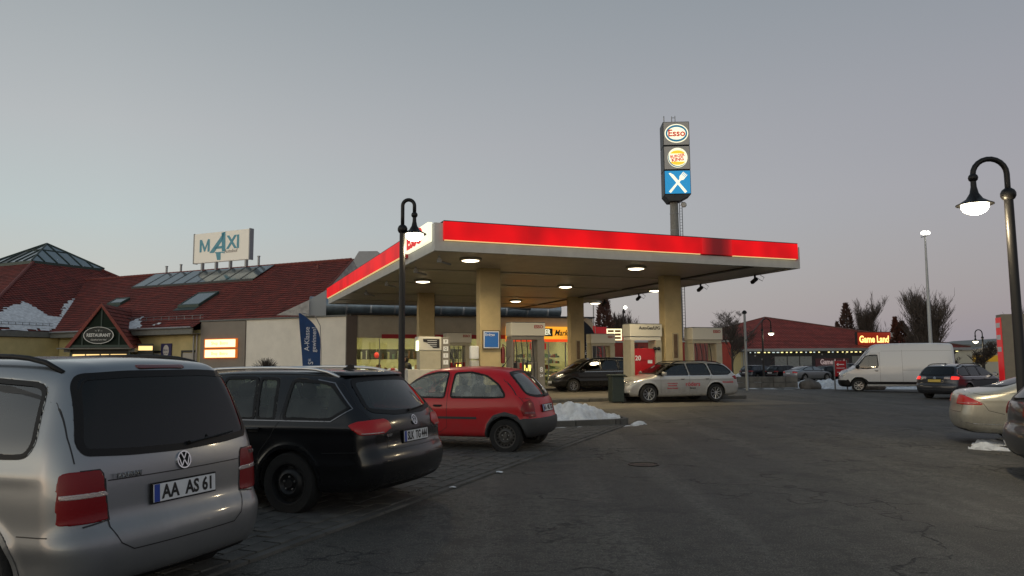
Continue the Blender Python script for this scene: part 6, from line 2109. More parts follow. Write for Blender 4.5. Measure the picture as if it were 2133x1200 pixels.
person((-4.35, 30.6, 0), 200)

# ================================================================ kerbed island with the ploughed snow heap
ik = root('kerbed_island', 'low kerbed planting island with a snow heap at its rounded tip', 'island', (0, 0, 0))
tip = Vector((2.72, 18.95, 0))
idr = vdir(-110)
inr = Vector((-idr.y, idr.x, 0))
outline = [tip + idr * s + inr * .75 for s in np.linspace(12, .6, 12)] + [tip + idr * (.6 - .6 * math.sin(a)) + inr * (.75 * math.cos(a)) for a in np.linspace(.2, math.pi - .2, 7)] + [tip + idr * s - inr * .75 for s in np.linspace(.6, 12, 12)]
for k in range(len(outline) - 1):
    a, b_ = outline[k], outline[k + 1]
    d_ = b_ - a
    o = MB().box((0, 0, .05), (d_.length - .012, .13, .22)).build('kerb_stone', KERB, ik, bevel=.015)
    m_ = (a + b_) / 2
    o.location = m_
    o.rotation_euler = (0, 0, math.atan2(d_.y, d_.x))
MB().poly([(p.x, p.y, .12) for p in outline]).build('soil', mat('soil', (.045, .035, .025), .95, bump=1, bscale=20, vary=.5), ik)
def snow_thing(name, lab, *a, **k):
    m = k.pop('m', SNOW)
    grp = k.pop('group', None)
    o = heap(name, *a, m=m, **k).build(name, m, None, smooth='full', kind='stuff')
    o['label'] = lab
    return o
p = tip + idr * 1.55
snow_thing('snow_heap', 'big ploughed snow heap on the kerbed island behind the red hatchback', (p.x, p.y, .11), 1.40, .66, .41, -110 + 180, seed=2, lump=1.1, n=90)
snow_thing('snow_heap', 'thin snow strip along the near kerb of the island', (tip.x - 1.3, tip.y - 1.5, .0), 1.7, .22, .05, 68, seed=5, n=50)
snow_thing('snow_heap', 'small snow lump lying beyond the island tip', (3.05, 18.35, .0), .22, .14, .10, 68, seed=6, n=14)
# snow by the cars on the right
snow_thing('snow_heap', 'snow patch on the ground before the champagne saloon', (9.0, 14.15, ground_z(9, 14)), .70, .30, .07, 60, seed=7, m=SNOW, lump=1.2, sharp=1.2, rag=.95, n=60)
snow_thing('snow_heap', 'long tapering snow patch between the champagne saloon and the grey hatchback', (8.75, 13.0, ground_z(9, 13)), .85, .28, .08, 118, seed=8, m=SNOW, lump=1.2, sharp=1.2, rag=.95, n=60)
snow_thing('snow_heap', 'snow scrap under the rear bumper of the champagne saloon', (10.0, 14.9, ground_z(10, 15)), .5, .16, .08, 100, seed=9, m=SNOWD, rag=.8)
# scraps of ice on the pavers
for k, (x, y) in enumerate(((-.95, 9.75), (-.75, 9.35), (-1.15, 9.1), (-1.9, 7.55), (-.2, 10.6), (-1.35, 10.1), (-2.3, 12.0), (-1.9, 12.25), (-2.7, 11.9))):
    snow_thing('ice_scrap', 'small ice scraps lying on the pavers by the cars', (x, y, .018), rnd.uniform(.03, .07), rnd.uniform(.02, .04), .02, rnd.uniform(0, 180), seed=20 + k, n=6)
# manhole
mh = MB().lathe([(.23, .001), (.23, .009), (.21, .010), (.21, .004), (.02, .006), (0, .009)], n=24).build('manhole_cover', mat('cast_iron', (.015, .015, .014), .5, .6, vary=.4, vscale=30), None, smooth=True)
mh.location = (1.94, 11.35, 0)
tag(mh, 'small round dark manhole cover in the asphalt', 'manhole cover')

# ================================================================ lamp posts
LAMPB = mat('lamp_black', (.009, .009, .010), .42, .0, spec=.3)
def lamp_post(loc, az, name, label, ball_z=3.85, top=4.85, reach=.62, sc=1.0, power=60, drop=.35, tilt=0):
    L = root(name, label, 'street lamp', loc, az, 'black crook street lamps')
    L.rotation_euler[0] = tilt
    r = reach / 2
    MB().lathe([(.16 * sc, 0), (.16 * sc, .05), (.12 * sc, .1), (.11 * sc, .9), (.085 * sc, 1.0), (.075 * sc, ball_z - .05), (.075 * sc, ball_z + .02)], n=14).build('pole', LAMPB, L, smooth=30)
    MB().ball((0, 0, ball_z), .13 * sc, 14).build('ball_joint', LAMPB, L, smooth='full')
    cz = top - r
    pts = [(0, 0, ball_z), (0, 0, cz - .2)] + [(r - r * math.cos(a), 0, cz + r * math.sin(a)) for a in np.linspace(0, math.pi, 12)] + [(2 * r, 0, cz - drop)]
    MB().tube(pts, .048 * sc, 10).build('crook', LAMPB, L, smooth='full')
    z0 = cz - drop
    MB().ball((2 * r, 0, z0), .085 * sc, 12).build('small_ball', LAMPB, L, smooth='full')
    hz = .76 * sc
    hd = bpy.data.objects.new('lamp_head', MB().lathe([(.045 * sc, z0), (.05 * sc, z0 - .22 * hz), (.075 * sc, z0 - .38 * hz), (.14 * sc, z0 - .52 * hz), (.26 * sc, z0 - .62 * hz), (.31 * sc, z0 - .65 * hz), (.31 * sc, z0 - .67 * hz), (.24 * sc, z0 - .65 * hz)], (2 * r, 0, 0), n=28, cap=False).mesh('lamp_head', LAMPB, 'full'))
    C.objects.link(hd)
    hd.parent = L
    MB().lathe([(.23 * sc, z0 - .65 * hz), (.225 * sc, z0 - .74 * hz), (.18 * sc, z0 - .83 * hz), (.10 * sc, z0 - .885 * hz), (0, z0 - .90 * hz)], (2 * r, 0, 0), n=24, cap=False).build('glowing_bowl', mat('bowl_glow', (1, .95, .8), .5, 0, 0, (1, .90, .64), 7), hd, smooth='full')
    MB().box((2 * r, 0, z0 - .66 * hz), (.03, .02, .02)).build('lamp_clip', LAMPB, hd)
    ld = bpy.data.lights.new('bowl_light', 'POINT')
    ld.energy = power
    ld.color = (1, .80, .50)
    ld.shadow_soft_size = .16 * sc
    lo = bpy.data.objects.new('bowl_light', ld)
    C.objects.link(lo)
    lo.parent = L
    lo.location = (2 * r, 0, z0 - 1.16 * hz)
    return L
lamp_post((-2.30, 15.6, 0), 90, 'street_lamp', 'black crook street lamp with glowing bowl in front of the canopy corner', ball_z=4.33, top=4.96, reach=.25, sc=.82, power=75, drop=.20)
l2 = lamp_post((8.33, 12.35, ground_z(8, 12)), -82, 'street_lamp', 'black crook street lamp with bright bowl standing beside the champagne saloon', ball_z=4.30, top=4.92, reach=.53, sc=.92, power=170, drop=.05)
l3 = lamp_post((20.0, 60, ground_z(20, 60)), 90, 'street_lamp', 'small distant crook street lamp before the red roof of the games hall', ball_z=4.2, top=5.1, reach=.7, sc=.9, power=30)
l4 = lamp_post((59.5, 95, ground_z(59, 95)), -90, 'street_lamp', 'small distant crook street lamp before the yellow-banded hall', ball_z=5.2, top=6.2, reach=.9, sc=1.3, power=60)
# tall mast with two floodlights
mst = root('floodlight_mast', 'very tall pale mast with two bright floodlights at its top', 'light mast', (33.4, 60, -.6), 0, 'tall light masts')
MB().tube([(0, 0, 0), (-.05, 0, 6), (-.15, 0, 11.9)], [.17, .13, .07], 10).build('mast', mat('pale_mast', (.40, .42, .43), .5, .3), mst, smooth=True)
for k, (dx, sx) in enumerate(((-.55, .5), (.0, .75))):
    MB().ball((dx, 0, 12.15 + .1 * k), .30, 12, (sx * 1.4, .6, .5)).build('floodlight', mat('flood_glow', (1, 1, .95), .5, 0, 0, (1, .95, .82), 14), mst, smooth='full')
MB().tube([(-.7, .05, 11.95), (.3, .05, 11.95)], .05, 6).build('cross_arm', GREYMETAL, mst)
m2 = root('floodlight_mast', 'thin dark mast with one small floodlight seen between rear and LPG pumps', 'light mast', (12.2, 82, -.5), 0, 'tall light masts')
MB().tube([(0, 0, 0), (0, 0, 7.6)], [.12, .07], 8).build('mast', LAMPB, m2)
MB().tube([(-.6, 0, 7.6), (.4, 0, 7.4)], .07, 6).build('cross_arm', LAMPB, m2)
MB().ball((-.85, -.1, 7.75), .27, 10, (1.3, .6, .6)).build('floodlight', mat('flood_glow', (1, 1, .95)), m2, smooth='full')
MB().box((.45, -.1, 7.35), (.3, .3, .3)).build('dark_floodlight', LAMPB, m2)
cp = root('camera_post', 'thin grey post with a small dark camera dome on its top', 'post', (12.42, 40, ground_z(12.4, 40)), 0)
MB().tube([(0, 0, 0), (0, 0, 4.1)], [.085, .06], 10).build('post', mat('galvanised_post', (.30, .32, .33), .5, .5), cp, smooth=True)
MB().lathe([(.05, 4.05), (.13, 4.1), (.12, 4.18), (.05, 4.25), (0, 4.26)], n=14).build('dome', BLACK, cp, smooth=True)
MB().bb(-.3, .0, -.02, .02, 2.62, 2.70).build('street_nameplate', mat('green_plate', (.05, .10, .09), .5), cp)
fp2 = root('flag_pole', 'thin flag pole rising behind the shop', 'pole', (6.85, 63, -.2), 0)
MB().tube([(0, 0, 0), (0, 0, 9.5)], [.07, .04], 8).build('pole', GREYMETAL, fp2)
MB().ball((0, 0, 9.5), .08, 8).build('finial', GREYMETAL, fp2)

# ================================================================ tall roadside pylon
py_ = root('roadside_pylon', 'very tall pylon with three lit square signs, ESSO, BURGER KING and knife and fork', 'pylon sign', (16.8, 76.2, -.38), 93)
CONC = mat('grey_pylon_concrete', (.24, .24, .22), .8, vary=.2, bump=.4)
MB().tube([(0, 0, 0), (0, 0, 19.2)], [.60, .40], 16).build('mast', CONC, py_, smooth=True)
for z in (13.5, 15.2, 16.9, 18.3):
    MB().lathe([(.46, z), (.46, z + .06)], n=16, cap=False).build('band', GREYMETAL, py_)
lad = MB()
for x in (.55, .82):
    lad.tube([(x, 0, 2), (x, 0, 19)], .035, 5)
for k in range(56):
    lad.box((.685, 0, 2.2 + k * .3), (.27, .03, .03))
lad.build('ladder', mat('dark_steel', (.05, .055, .06), .5, .5), py_, kind='stuff')
PX0, PX1 = -1.10, 1.60
for k, z in enumerate((18.75, 21.3, 23.85)):
    MB().bb(PX0, PX1, -1.05, 1.05, z, z + 2.50).build('sign_box', mat('pylon_dark_frame', (.03, .035, .04), .5), py_, bevel=.04)
PGREY = mat('pylon_grey_field', (.30, .29, .27), .5, emit=(.5, .48, .42), es=.15)
for k, z in enumerate((18.75, 21.3, 23.85)):
    MB().bb(PX0 + .08, PX1 - .06, -1.08, -1.055, z + .07, z + 2.43).build('sign_face', mat('pylon_blue', (.01, .14, .28), .4, emit=(.01, .30, .62), es=.75) if k == 0 else PGREY, py_)
MB().prism([(PX0, 18.74), (PX1, 18.74), (.4, 18.1), (-.6, 18.1)], -1.0, 1.0, 'XZ').build('tapered_foot', mat('pylon_dark_frame', (.03, .035, .04)), py_)
cxp = (PX0 + PX1) / 2 + .02
LITW = mat('lit_white', (.85, .85, .75), .5, emit=(1, .93, .62), es=.95)
def ellipse(a, b_, y0, y1, m, name, cx, cz, par):
    return MB().prism([(cx + a * math.cos(2 * math.pi * k / 40), cz + b_ * math.sin(2 * math.pi * k / 40)) for k in range(40)], y0, y1, 'XZ').build(name, m, par)
ellipse(1.20, .98, -1.10, -1.082, LITW, 'oval', cxp, 25.1, py_)
ellipse(1.10, .88, -1.115, -1.101, mat('esso_blue', (.01, .12, .22), .4, emit=(.02, .28, .45), es=.45), 'oval_ring', cxp, 25.1, py_)
ellipse(.93, .66, -1.13, -1.116, LITW, 'oval_field', cxp, 25.1, py_)
text('lettering', 'Esso', .98, mat('esso_red', (.5, .02, .01), .5, emit=(.7, .03, .01), es=.5), py_, (cxp, -1.14, 25.1), (90, 0, 0), .01, .022)
ellipse(1.0, 1.03, -1.10, -1.082, LITW, 'round_field', cxp + .05, 22.55, py_)
def bun(z0, sgn):
    pts = []
    for k in range(13):
        a = math.pi * (.10 + .80 * k / 12)
        pts.append((cxp + .05 + .78 * math.cos(a), 22.55 + sgn * (.22 + .68 * math.sin(a) ** .8 * .8)))
    return pts
YBUN = mat('bun_yellow', (.8, .45, .02), .5, emit=(1, .55, .04), es=.95)
for sgn in (1, -1):
    MB().prism(bun(0, sgn), -1.12, -1.101, 'XZ').build('bun', YBUN, py_).rotation_euler = (0, 0, 0)
BKR = mat('burger_red', (.5, .02, .01), .5, emit=(.7, .03, .01), es=.45)
o = text('lettering', 'BURGER', .40, BKR, py_, (cxp + .02, -1.14, 22.72), (90, 0, 0), .008, .010)
o.rotation_euler = (R(90), R(-8), 0)
o = text('lettering', 'KING', .52, BKR, py_, (cxp + .04, -1.14, 22.34), (90, 0, 0), .008, .014)
o.rotation_euler = (R(90), R(-8), 0)
cr = MB()
for k in range(16):
    a, b_ = R(150 + k * 11), R(150 + (k + 1) * 11)
    w0, w1 = .10 * math.sin(math.pi * k / 16) ** .5, .10 * math.sin(math.pi * (k + 1) / 16) ** .5
    q = [(cxp + .05 + r_ * math.cos(t_), 22.55 + r_ * math.sin(t_)) for r_, t_ in ((.97, a), (.97, b_), (.97 - w1 - .005, b_), (.97 - w0 - .005, a))]
    cr.prism(q, -1.12, -1.101, 'XZ')
cr.build('crescent', mat('esso_blue', (.01, .12, .22)), py_)
kf = MB()
def rp(pts, ang, c=(cxp, 19.95)):
    ca, sa = math.cos(R(ang)), math.sin(R(ang))
    return [(c[0] + x * ca - y * sa, c[1] + x * sa + y * ca) for x, y in pts]
kf.prism(rp([(-.13, -1.3), (.13, -1.3), (.13, 0), (.16, .1), (.17, .9), (.02, 1.28), (-.12, 1.3), (-.12, 0)], 38), -1.12, -1.084, 'XZ')
kf.build('knife', LITW, py_)
fk = MB()
fk.prism(rp([(-.12, -1.3), (.12, -1.3), (.09, .35), (.26, .60), (-.26, .60), (-.09, .35)], -40), -1.14, -1.121, 'XZ')
fk.prism(rp([(-.27, .6), (.27, .6), (.27, .8), (-.27, .8)], -40), -1.14, -1.121, 'XZ')
for x in (-.22, -.07, .07, .22):
    fk.prism(rp([(x - .045, .8), (x + .045, .8), (x + .04, 1.22), (x - .04, 1.22)], -40), -1.14, -1.121, 'XZ')
fk.build('fork', LITW, py_)
MB().tube([(-.8, 0, 26.3), (-.8, 0, 27.3)], .05, 6).build('antenna', GREYMETAL, py_)
MB().tube([(.0, 0, 26.3), (.0, 0, 27.25)], .04, 6).tube([(.35, 0, 26.3), (.35, 0, 27.3)], .04, 6).tube([(0, 0, 27.1), (.35, 0, 27.1)], .03, 5).build('antenna', GREYMETAL, py_)
MB().ball((.95, -.3, 17.8), .30, 12, (1, .4, 1)).build('dish', mat('dish_white', (.5, .5, .48), .5), py_, smooth='full')

# ================================================================ buildings to the right
def far_wall(name, label, cat, loc, az):
    return root(name, label, cat, loc, az)
hall = root('games_hall', 'low games hall with red hipped roof, dark painted front and string of small lights', 'building', (25.9, 84, ground_z(26, 84) - .2), 88)
HZ = .2
MURAL = mat('dark_mural', (.022, .022, .03), .6, vary=.9, vscale=.35)
MB().bb(0, 24, 0, .4, 0, 3.5).build('front_wall', MURAL, hall)
MB().bb(-.3, 0, -.05, .3, 0, 3.5).build('corner_post', mat('cream_post', (.5, .46, .3), .7), hall)
sw = MB().poly([(0, .1, 0), (-4.2, 13, 0), (-4.2, 13, 3.5), (0, .1, 3.5)]).build('side_wall', YELLOW, hall)
# roof: apex above, hips falling to the eaves
ex0, ex1, ez = -.8, 25.5, 3.45
apx = (6.6, 11.0, 7.6)
tile_roof('roof', [(ex0, -.6, ez), (ex1, -.6, ez), apx], hall, TILE2, course=.5, lift=.05)
tile_roof('roof', [(-8.0, 22.0, ez + .0), (ex0, -.6, ez), apx], hall, TILE2, course=.5, lift=.05)
MB().tube([(ex0, -.6, ez + .08), apx], .10, 6).tube([apx, (ex1, -.6, ez + .08)], .12, 6).tube([apx, (-8, 22, ez + .08)], .10, 6).build('hip_tiles', mat('dark_ridge', (.12, .05, .04), .7), hall)
MB().bb(-.8, 25.5, -.75, -.6, 3.20, 3.48).build('gutter', GREYMETAL, hall)
MB().bb(-.5, 24.5, -.6, 0, 3.12, 3.2).build('eaves_soffit', DKFRAME, hall)
for k in range(46):
    x = .4 + k * .52
    if rs.random() < .86:
        MB().box((x + rs.uniform(-.08, .08), -.70, 3.05), (rs.uniform(.12, .30), .06, .10)).build('string_light', [mat('string_light_a', (1, .9, .5), .5, 0, 0, (1, .88, .35), 1.4), mat('string_light_b', (.8, .9, 1), .5, 0, 0, (.7, .85, .8), .6)][rs.random() < .35], hall)
for x0, x1 in ((3.4, 7.6), (12.2, 16.4), (19.6, 23.5)):
    w = MB().bb(x0, x1, -.06, .0, 1.35, 2.6).build('window', mat('milky_window', (.20, .22, .23), .3, vary=.15), hall)
    for k in range(1, 3):
        MB().bb(x0 + (x1 - x0) * k / 3 - .04, x0 + (x1 - x0) * k / 3 + .04, -.09, -.061, 1.35, 2.6).build('mullion', DKFRAME, w)
MB().bb(8.0, 11.8, -.09, -.02, 1.45, 2.35).build('letter_board', mat('plum_board', (.09, .03, .04), .6), hall)
text('lettering', 'Game Land', .80, mat('hall_letters', (.55, .45, .45), .5, emit=(.8, .6, .6), es=.18), hall, (9.9, -.10, 1.95), (90, 0, 0), .04, .02, squeeze=.75)
swirl = MB()
for c0, ph in ((3.0, 0), (9, 1), (15, 2), (19, .5)):
    for j in range(4):
        pts = [(c0 + 2.4 * t_ / 10, -.02, .5 + .35 * j + 1.0 * math.sin(ph + j * .3 + t_ * .32)) for t_ in range(11)]
        pts = [p for p in pts if .1 < p[2] < 3.0]
        if len(pts) > 2:
            swirl.tube(pts, .035, 4)
swirl.build('mural_swirls', mat('mural_purple', (.10, .06, .07), .6), hall, kind='stuff')
for x, z in ((1.2, 2.7), (2.0, 2.3), (5.9, 3.0), (8.8, 2.8), (11.5, 2.9), (17.5, 2.8), (18.5, 2.2), (2.3, .8), (10.8, 1.0)):
    MB().lathe([(.10, 0), (0, .02)], (0, 0, 0), axis='Y', n=8).build('mural_dot', mat('mural_white', (.35, .35, .38), .5), hall).location = (x, -.03, z)
MB().bb(15.6, 18.6, -.20, -.05, 1.7, 2.0).prism([(18.6, 1.6), (18.6, 2.1), (19.0, 1.85)], -.2, -.05, 'XZ').build('arrow_board', mat('pale_teal', (.20, .32, .33), .5, emit=(.3, .5, .5), es=.12), hall)
MB().bb(-.2, -.1, -.2, -.1, 0, 3.4).build('downpipe', GREYMETAL, hall)
side_w = MB().bb(-1.9, -.9, -.1, 0, 0, 2.2).build('side_door', mat('brown_fence_door', (.05, .035, .03), .8), hall)
side_w.rotation_euler = (0, 0, R(108))
side_w.location = (-1.0, 5.0, 0)
ws = MB().poly([(-1.3, 3.9, 1.4), (-2.1, 6.4, 1.4), (-2.1, 6.4, 2.6), (-1.3, 3.9, 2.6)]).build('shutter', mat('grey_shutter', (.28, .26, .24), .6), hall)
ws.location = (-.05, -.02, 0)
0 and roof_snow('roof_snow', [(ex0 - 4.4, .0), (ex0 - 3.9, .0), (ex0 - .9, .9), (ex0 - .9, 1.6), (ex0 - 4.4, 1.0)], lambda y: 3.9, hall, 3)
# rooftop video sign
rv = root('rooftop_screen', 'glowing red and orange Game Land screen standing on the hall roof edge', 'sign', (39.0, 85, ground_z(39, 85)), 86)
MB().bb(0, 3.9, -.15, .15, 3.85, 5.25).build('screen', mat('screen_red', (.06, .01, .006), .4, vary=.9, vscale=1.0, emit=(.30, .02, .005), es=.7), rv)
MB().bb(3.9, 4.6, -.16, .16, 3.7, 5.2).build('side_box', mat('dish_white', (.5, .5, .48)), rv)
MB().bb(-.12, 0, -.18, .18, 3.7, 5.3).bb(0, 3.9, -.18, .18, 5.25, 5.32).build('frame', DKFRAME, rv)
text('lettering', 'Game Land', 1.05, mat('screen_letters', (1, .6, .2), .5, emit=(1, .52, .16), es=2.4), rv, (1.95, -.17, 4.45), (90, 0, 0), .01, .03, squeeze=.72)
for x in (.4, 3.5):
    MB().bb(x - .06, x + .06, -.05, .05, 3.0, 3.85).build('post', GREYMETAL, rv)
# lit lettering low behind the van
lt = root('distant_glow_sign', 'small glowing orange script sign above the roof of the white van', 'sign', (43.0, 86, -.9), 90)
text('lettering', 'Casino', .62, mat('screen_letters', (1, .6, .2)), lt, (1.0, 0, 3.82), (90, 0, 0), .05, .03)
MB().bb(-.6, 2.6, .05, .12, 3.35, 4.2).build('back_board', mat('dark_board', (.10, .03, .025), .6), lt)
MB().bb(-.5, -.4, .05, .12, 0, 3.4).bb(2.4, 2.5, .05, .12, 0, 3.4).build('post', GREYMETAL, lt)
# pale hall with yellow band
h2 = root('banded_hall', 'pale industrial hall with yellow band and dark RUHLE lettering at the right', 'building', (66.0, 108, ground_z(60, 110) - .3), 84)
MB().poly([(0, 0, 0), (30, 0, 0), (30, 0, 6.8), (12, 0, 5.9), (0, 0, 4.2)]).poly([(0, 0, 0), (0, 25, 0), (0, 25, 4.2), (0, 0, 4.2)]).build('wall', mat('pale_hall', (.50, .47, .38), .6, vary=.06), h2)
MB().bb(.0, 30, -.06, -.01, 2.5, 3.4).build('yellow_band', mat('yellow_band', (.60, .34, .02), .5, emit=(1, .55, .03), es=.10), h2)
MB().poly([(-.3, -.2, 4.2), (12, -.2, 5.95), (30, -.2, 6.85), (30, 20, 6.85), (12, 20, 5.95), (-.3, 20, 4.2)]).build('roof', FASCIA, h2)
text('lettering', 'RUHLE', 1.5, mat('navy_print', (.03, .03, .08), .5), h2, (7.9, -.05, 4.25), (90, 0, 0), .02, .03, squeeze=.8)
text('lettering', 'BÜRO', .55, mat('grey_print', (.2, .2, .25), .5), h2, (7.9, -.05, 5.15), (90, 0, 0), .02)
for k in range(4):
    MB().bb(3 + k * 4.2, 5.6 + k * 4.2, 3, 6, 4.6 + .4 * k, 5.1 + .42 * k).build('roof_unit', FASCIA, h2)
# red box building between the pumps and the red restaurant gable beyond the shop
h3 = root('red_shed', 'long low red-walled shed seen between the pumps', 'building', (7.9, 60, -.25), 89)
MB().bb(0, 9.6, 0, 5, 0, 3.2).build('wall', mat('red_cladding', (.36, .045, .03), .6, vary=.2, vscale=.5), h3)
MB().bb(-.1, 9.7, -.12, 5.1, 3.2, 3.32).build('roof_edge', mat('pale_edge', (.45, .45, .42), .6), h3)
for k in range(24):
    MB().bb(.1 + k * .4, .13 + k * .4, -.03, 0, .1, 3.15).build('cladding_rib', mat('red_cladding', (.36, .045, .03)), h3)
h4 = root('burger_restaurant', 'red gabled restaurant roof with small lit logo behind the shop parapet', 'building', (-1.5, 70, -.2), 89)
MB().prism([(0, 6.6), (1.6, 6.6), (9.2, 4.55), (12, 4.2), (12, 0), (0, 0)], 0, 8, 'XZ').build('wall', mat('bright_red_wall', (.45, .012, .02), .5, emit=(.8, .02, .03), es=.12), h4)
MB().prism([(0, 6.0), (1.6, 5.9), (2.6, 5.2), (2.6, 0), (0, 0)], -.6, -.01, 'XZ').build('grey_annex', mat('blue_grey_panel', (.16, .19, .21), .5, vary=.2), h4)
MB().bb(3.1, 4.2, -.2, -.02, 5.05, 5.85).build('logo_box', LITW, h4, bevel=.1)
MB().bb(3.25, 4.05, -.215, -.202, 5.35, 5.55).build('logo_band', mat('burger_red', (.5, .02, .01)), h4)
h5 = root('drive_in_sign', 'small red panel with a bright menu sign above the rear pump', 'sign', (6.9, 62, -.2), 80)
MB().bb(-.6, .0, -.1, .1, 3.3, 4.6).bb(0, 0.9, -.1, .1, 3.5, 4.5).build('red_panel', mat('bright_red_wall', (.45, .012, .02)), h5)
MB().bb(.9, 2.2, -.14, .14, 3.4, 4.35).build('menu_panel', mat('menu_glow', (1, .9, .6), .5, 0, 0, (1, .88, .5), 1.3), h5)
for k in range(6):
    MB().bb(1.0 + (k % 2) * .6, 1.5 + (k % 2) * .6, -.16, -.141, 3.5 + (k // 2) * .28, 3.68 + (k // 2) * .28).build('menu_item', mat('menu_print', (.3, .12, .04), .5), h5)
MB().bb(.5, .6, -.05, .05, 0, 3.5).build('post', GREYMETAL, h5)
# price totem at the right
tt = root('price_totem', 'tall tan price totem with a narrow red fuel price face at the right', 'sign', (20.35, 31.3, ground_z(20, 31)), 106)
MB().bb(0, 1.05, -.28, .40, 0, 3.55).build('totem_body', mat('tan_metal', (.20, .175, .13), .5, vary=.1), tt, bevel=.02)
MB().bb(-.03, -.004, -.24, .36, .55, 3.42).build('red_face', mat('totem_red', (.5, .015, .02), .4, emit=(1, .02, .02), es=.25), tt)
for z in (3.1, 2.6, 2.1):
    MB().bb(-.045, -.032, -.16, .28, z - .10, z + .10).build('price_digits', PLATEWHITE, tt)
MB().bb(-.1, 1.15, -.35, .46, 0, .18).build('totem_base', KERB, tt)
MB().bb(1.06, 1.12, -.2, .3, .9, 3.2).build('side_strip', PLATEWHITE, tt)
# red direction sign before the hall
ds = root('direction_sign', 'small red direction board with white arrows at the nose of the white van', 'sign', (18.45, 42.4, ground_z(18, 42)), 92)
MB().bb(-.32, .32, -.03, .03, .75, 1.62).build('board', PUMPR, ds)
for x in (-.34, .34):
    MB().bb(x - .03, x + .03, -.03, .03, 0, 1.65).build('post', GREYMETAL, ds)
for z, sgn in ((1.42, -1), (.98, 1)):
    MB().bb(-.2, .2, -.04, -.031, z - .02, z + .02).prism([(sgn * .24, z), (sgn * .12, z + .09), (sgn * .12, z - .09)], -.04, -.031, 'XZ').build('arrow', PLATEWHITE, ds)
MB().bb(-.24, .24, -.04, -.031, 1.2, 1.23).build('print_line', PLATEWHITE, ds)
# far parked cars
hat = [('dark blue hatchback parked leftmost before the games hall', 24.4, 74.5, 60, far(hatch, NAVY)), ('black hatchback parked between the dark blue one and the silver saloon', 26.4, 73.0, 62, far(hatch, BLACKP)),
       ('silver saloon parked in the middle before the games hall', 27.6, 70.5, 66, far(sedan, SILVER)), ('black hatchback parked right of the silver saloon', 31.2, 72.8, 70, far(golf, BLACKP, rails=None)),
       ('tall black car parked beside the red direction sign', 33.3, 71.5, 75, far(mpv, BLACKP, rails=None, plates=[('R', .7, None)])), ('grey car parked behind the nose of the white van', 35.6, 72.8, 60, far(hatch, PSILVER))]
for lab, x, y, a, S_ in hat:
    make_car('parked_car', lab, place(x, y), a, S_, 'cars parked before the games hall')

# ---------------------------------------------------------------- verge with snow, wall and boulders on the far right
vg = sheet('verge', [13, 20, 30, 60], [46, 50, 62, 70], mat('verge_soil', (.05, .045, .03), .95, vary=.5, bump=.8), .02)
wl_ = root('stone_planter', 'low grey concrete planter wall beside the snow bank', 'planter', (12.4, 44.4, ground_z(13, 44)), 93)
for k in range(6):
    for j in range(2):
        MB().box((.40 + k * .70, 0, .17 + j * .33), (.685, .35, .315)).build('block', mat('planter_block', (.14, .135, .125), .85, vary=.4, vscale=2, bump=.5), wl_, bevel=.015)
for args, lab in ((((13.2, 46.0, -.25), 2.6, 1.3, .85, 90), 'snow bank on top of the concrete planter'), (((19.8, 46.5, -.32), 3.9, 1.6, .78, 92), 'long snow bank between the planter and the van'), (((24.5, 45.5, -.35), 4.2, 1.0, .35, 92), 'flat snow strip beneath and behind the white van'), (((17.2, 44.2, -.30), 3.4, .35, .16, 92), 'narrow snow edge along the roadside before the boulders'), (((13.4, 43.2, -.2), 3.2, .22, .10, 92), 'thin snow line at the foot of the planter')):
    snow_thing('snow_bank', lab, *args, seed=len(lab), lump=.45, sharp=.85)
def boulder(loc, r_, lab, seed, col=(.16, .13, .10)):
    mb = MB().ball((0, 0, 0), 1, 20)
    mb.v = [tuple(Vector(v) * (1 + .28 * noise.noise(Vector(v) * 1.6 + Vector((seed, 0, 0))) + .08 * noise.noise(Vector(v) * 5))) for v in mb.v]
    mb.v = [(v[0] * r_[0], v[1] * r_[1], v[2] * r_[2]) for v in mb.v]
    o = mb.build('boulder', mat('boulder_stone_%d' % int(col[0] * 100), col, .85, vary=.35, vscale=3, bump=.6), None, smooth='full')
    o.location = loc
    tag(o, lab, 'boulder', 'boulders in the snow bank')
boulder((17.35, 44.1, -.05), (.62, .45, .42), 'grey boulder in the snow bank right of the planter', 1, (.13, .12, .11))
boulder((20.55, 43.6, -.12), (.85, .5, .38), 'brown boulder in the snow before the nose of the white van', 2)
boulder((14.2, 45.6, .25), (.4, .3, .22), 'small boulder poking from the snow above the planter', 3, (.13, .12, .11))

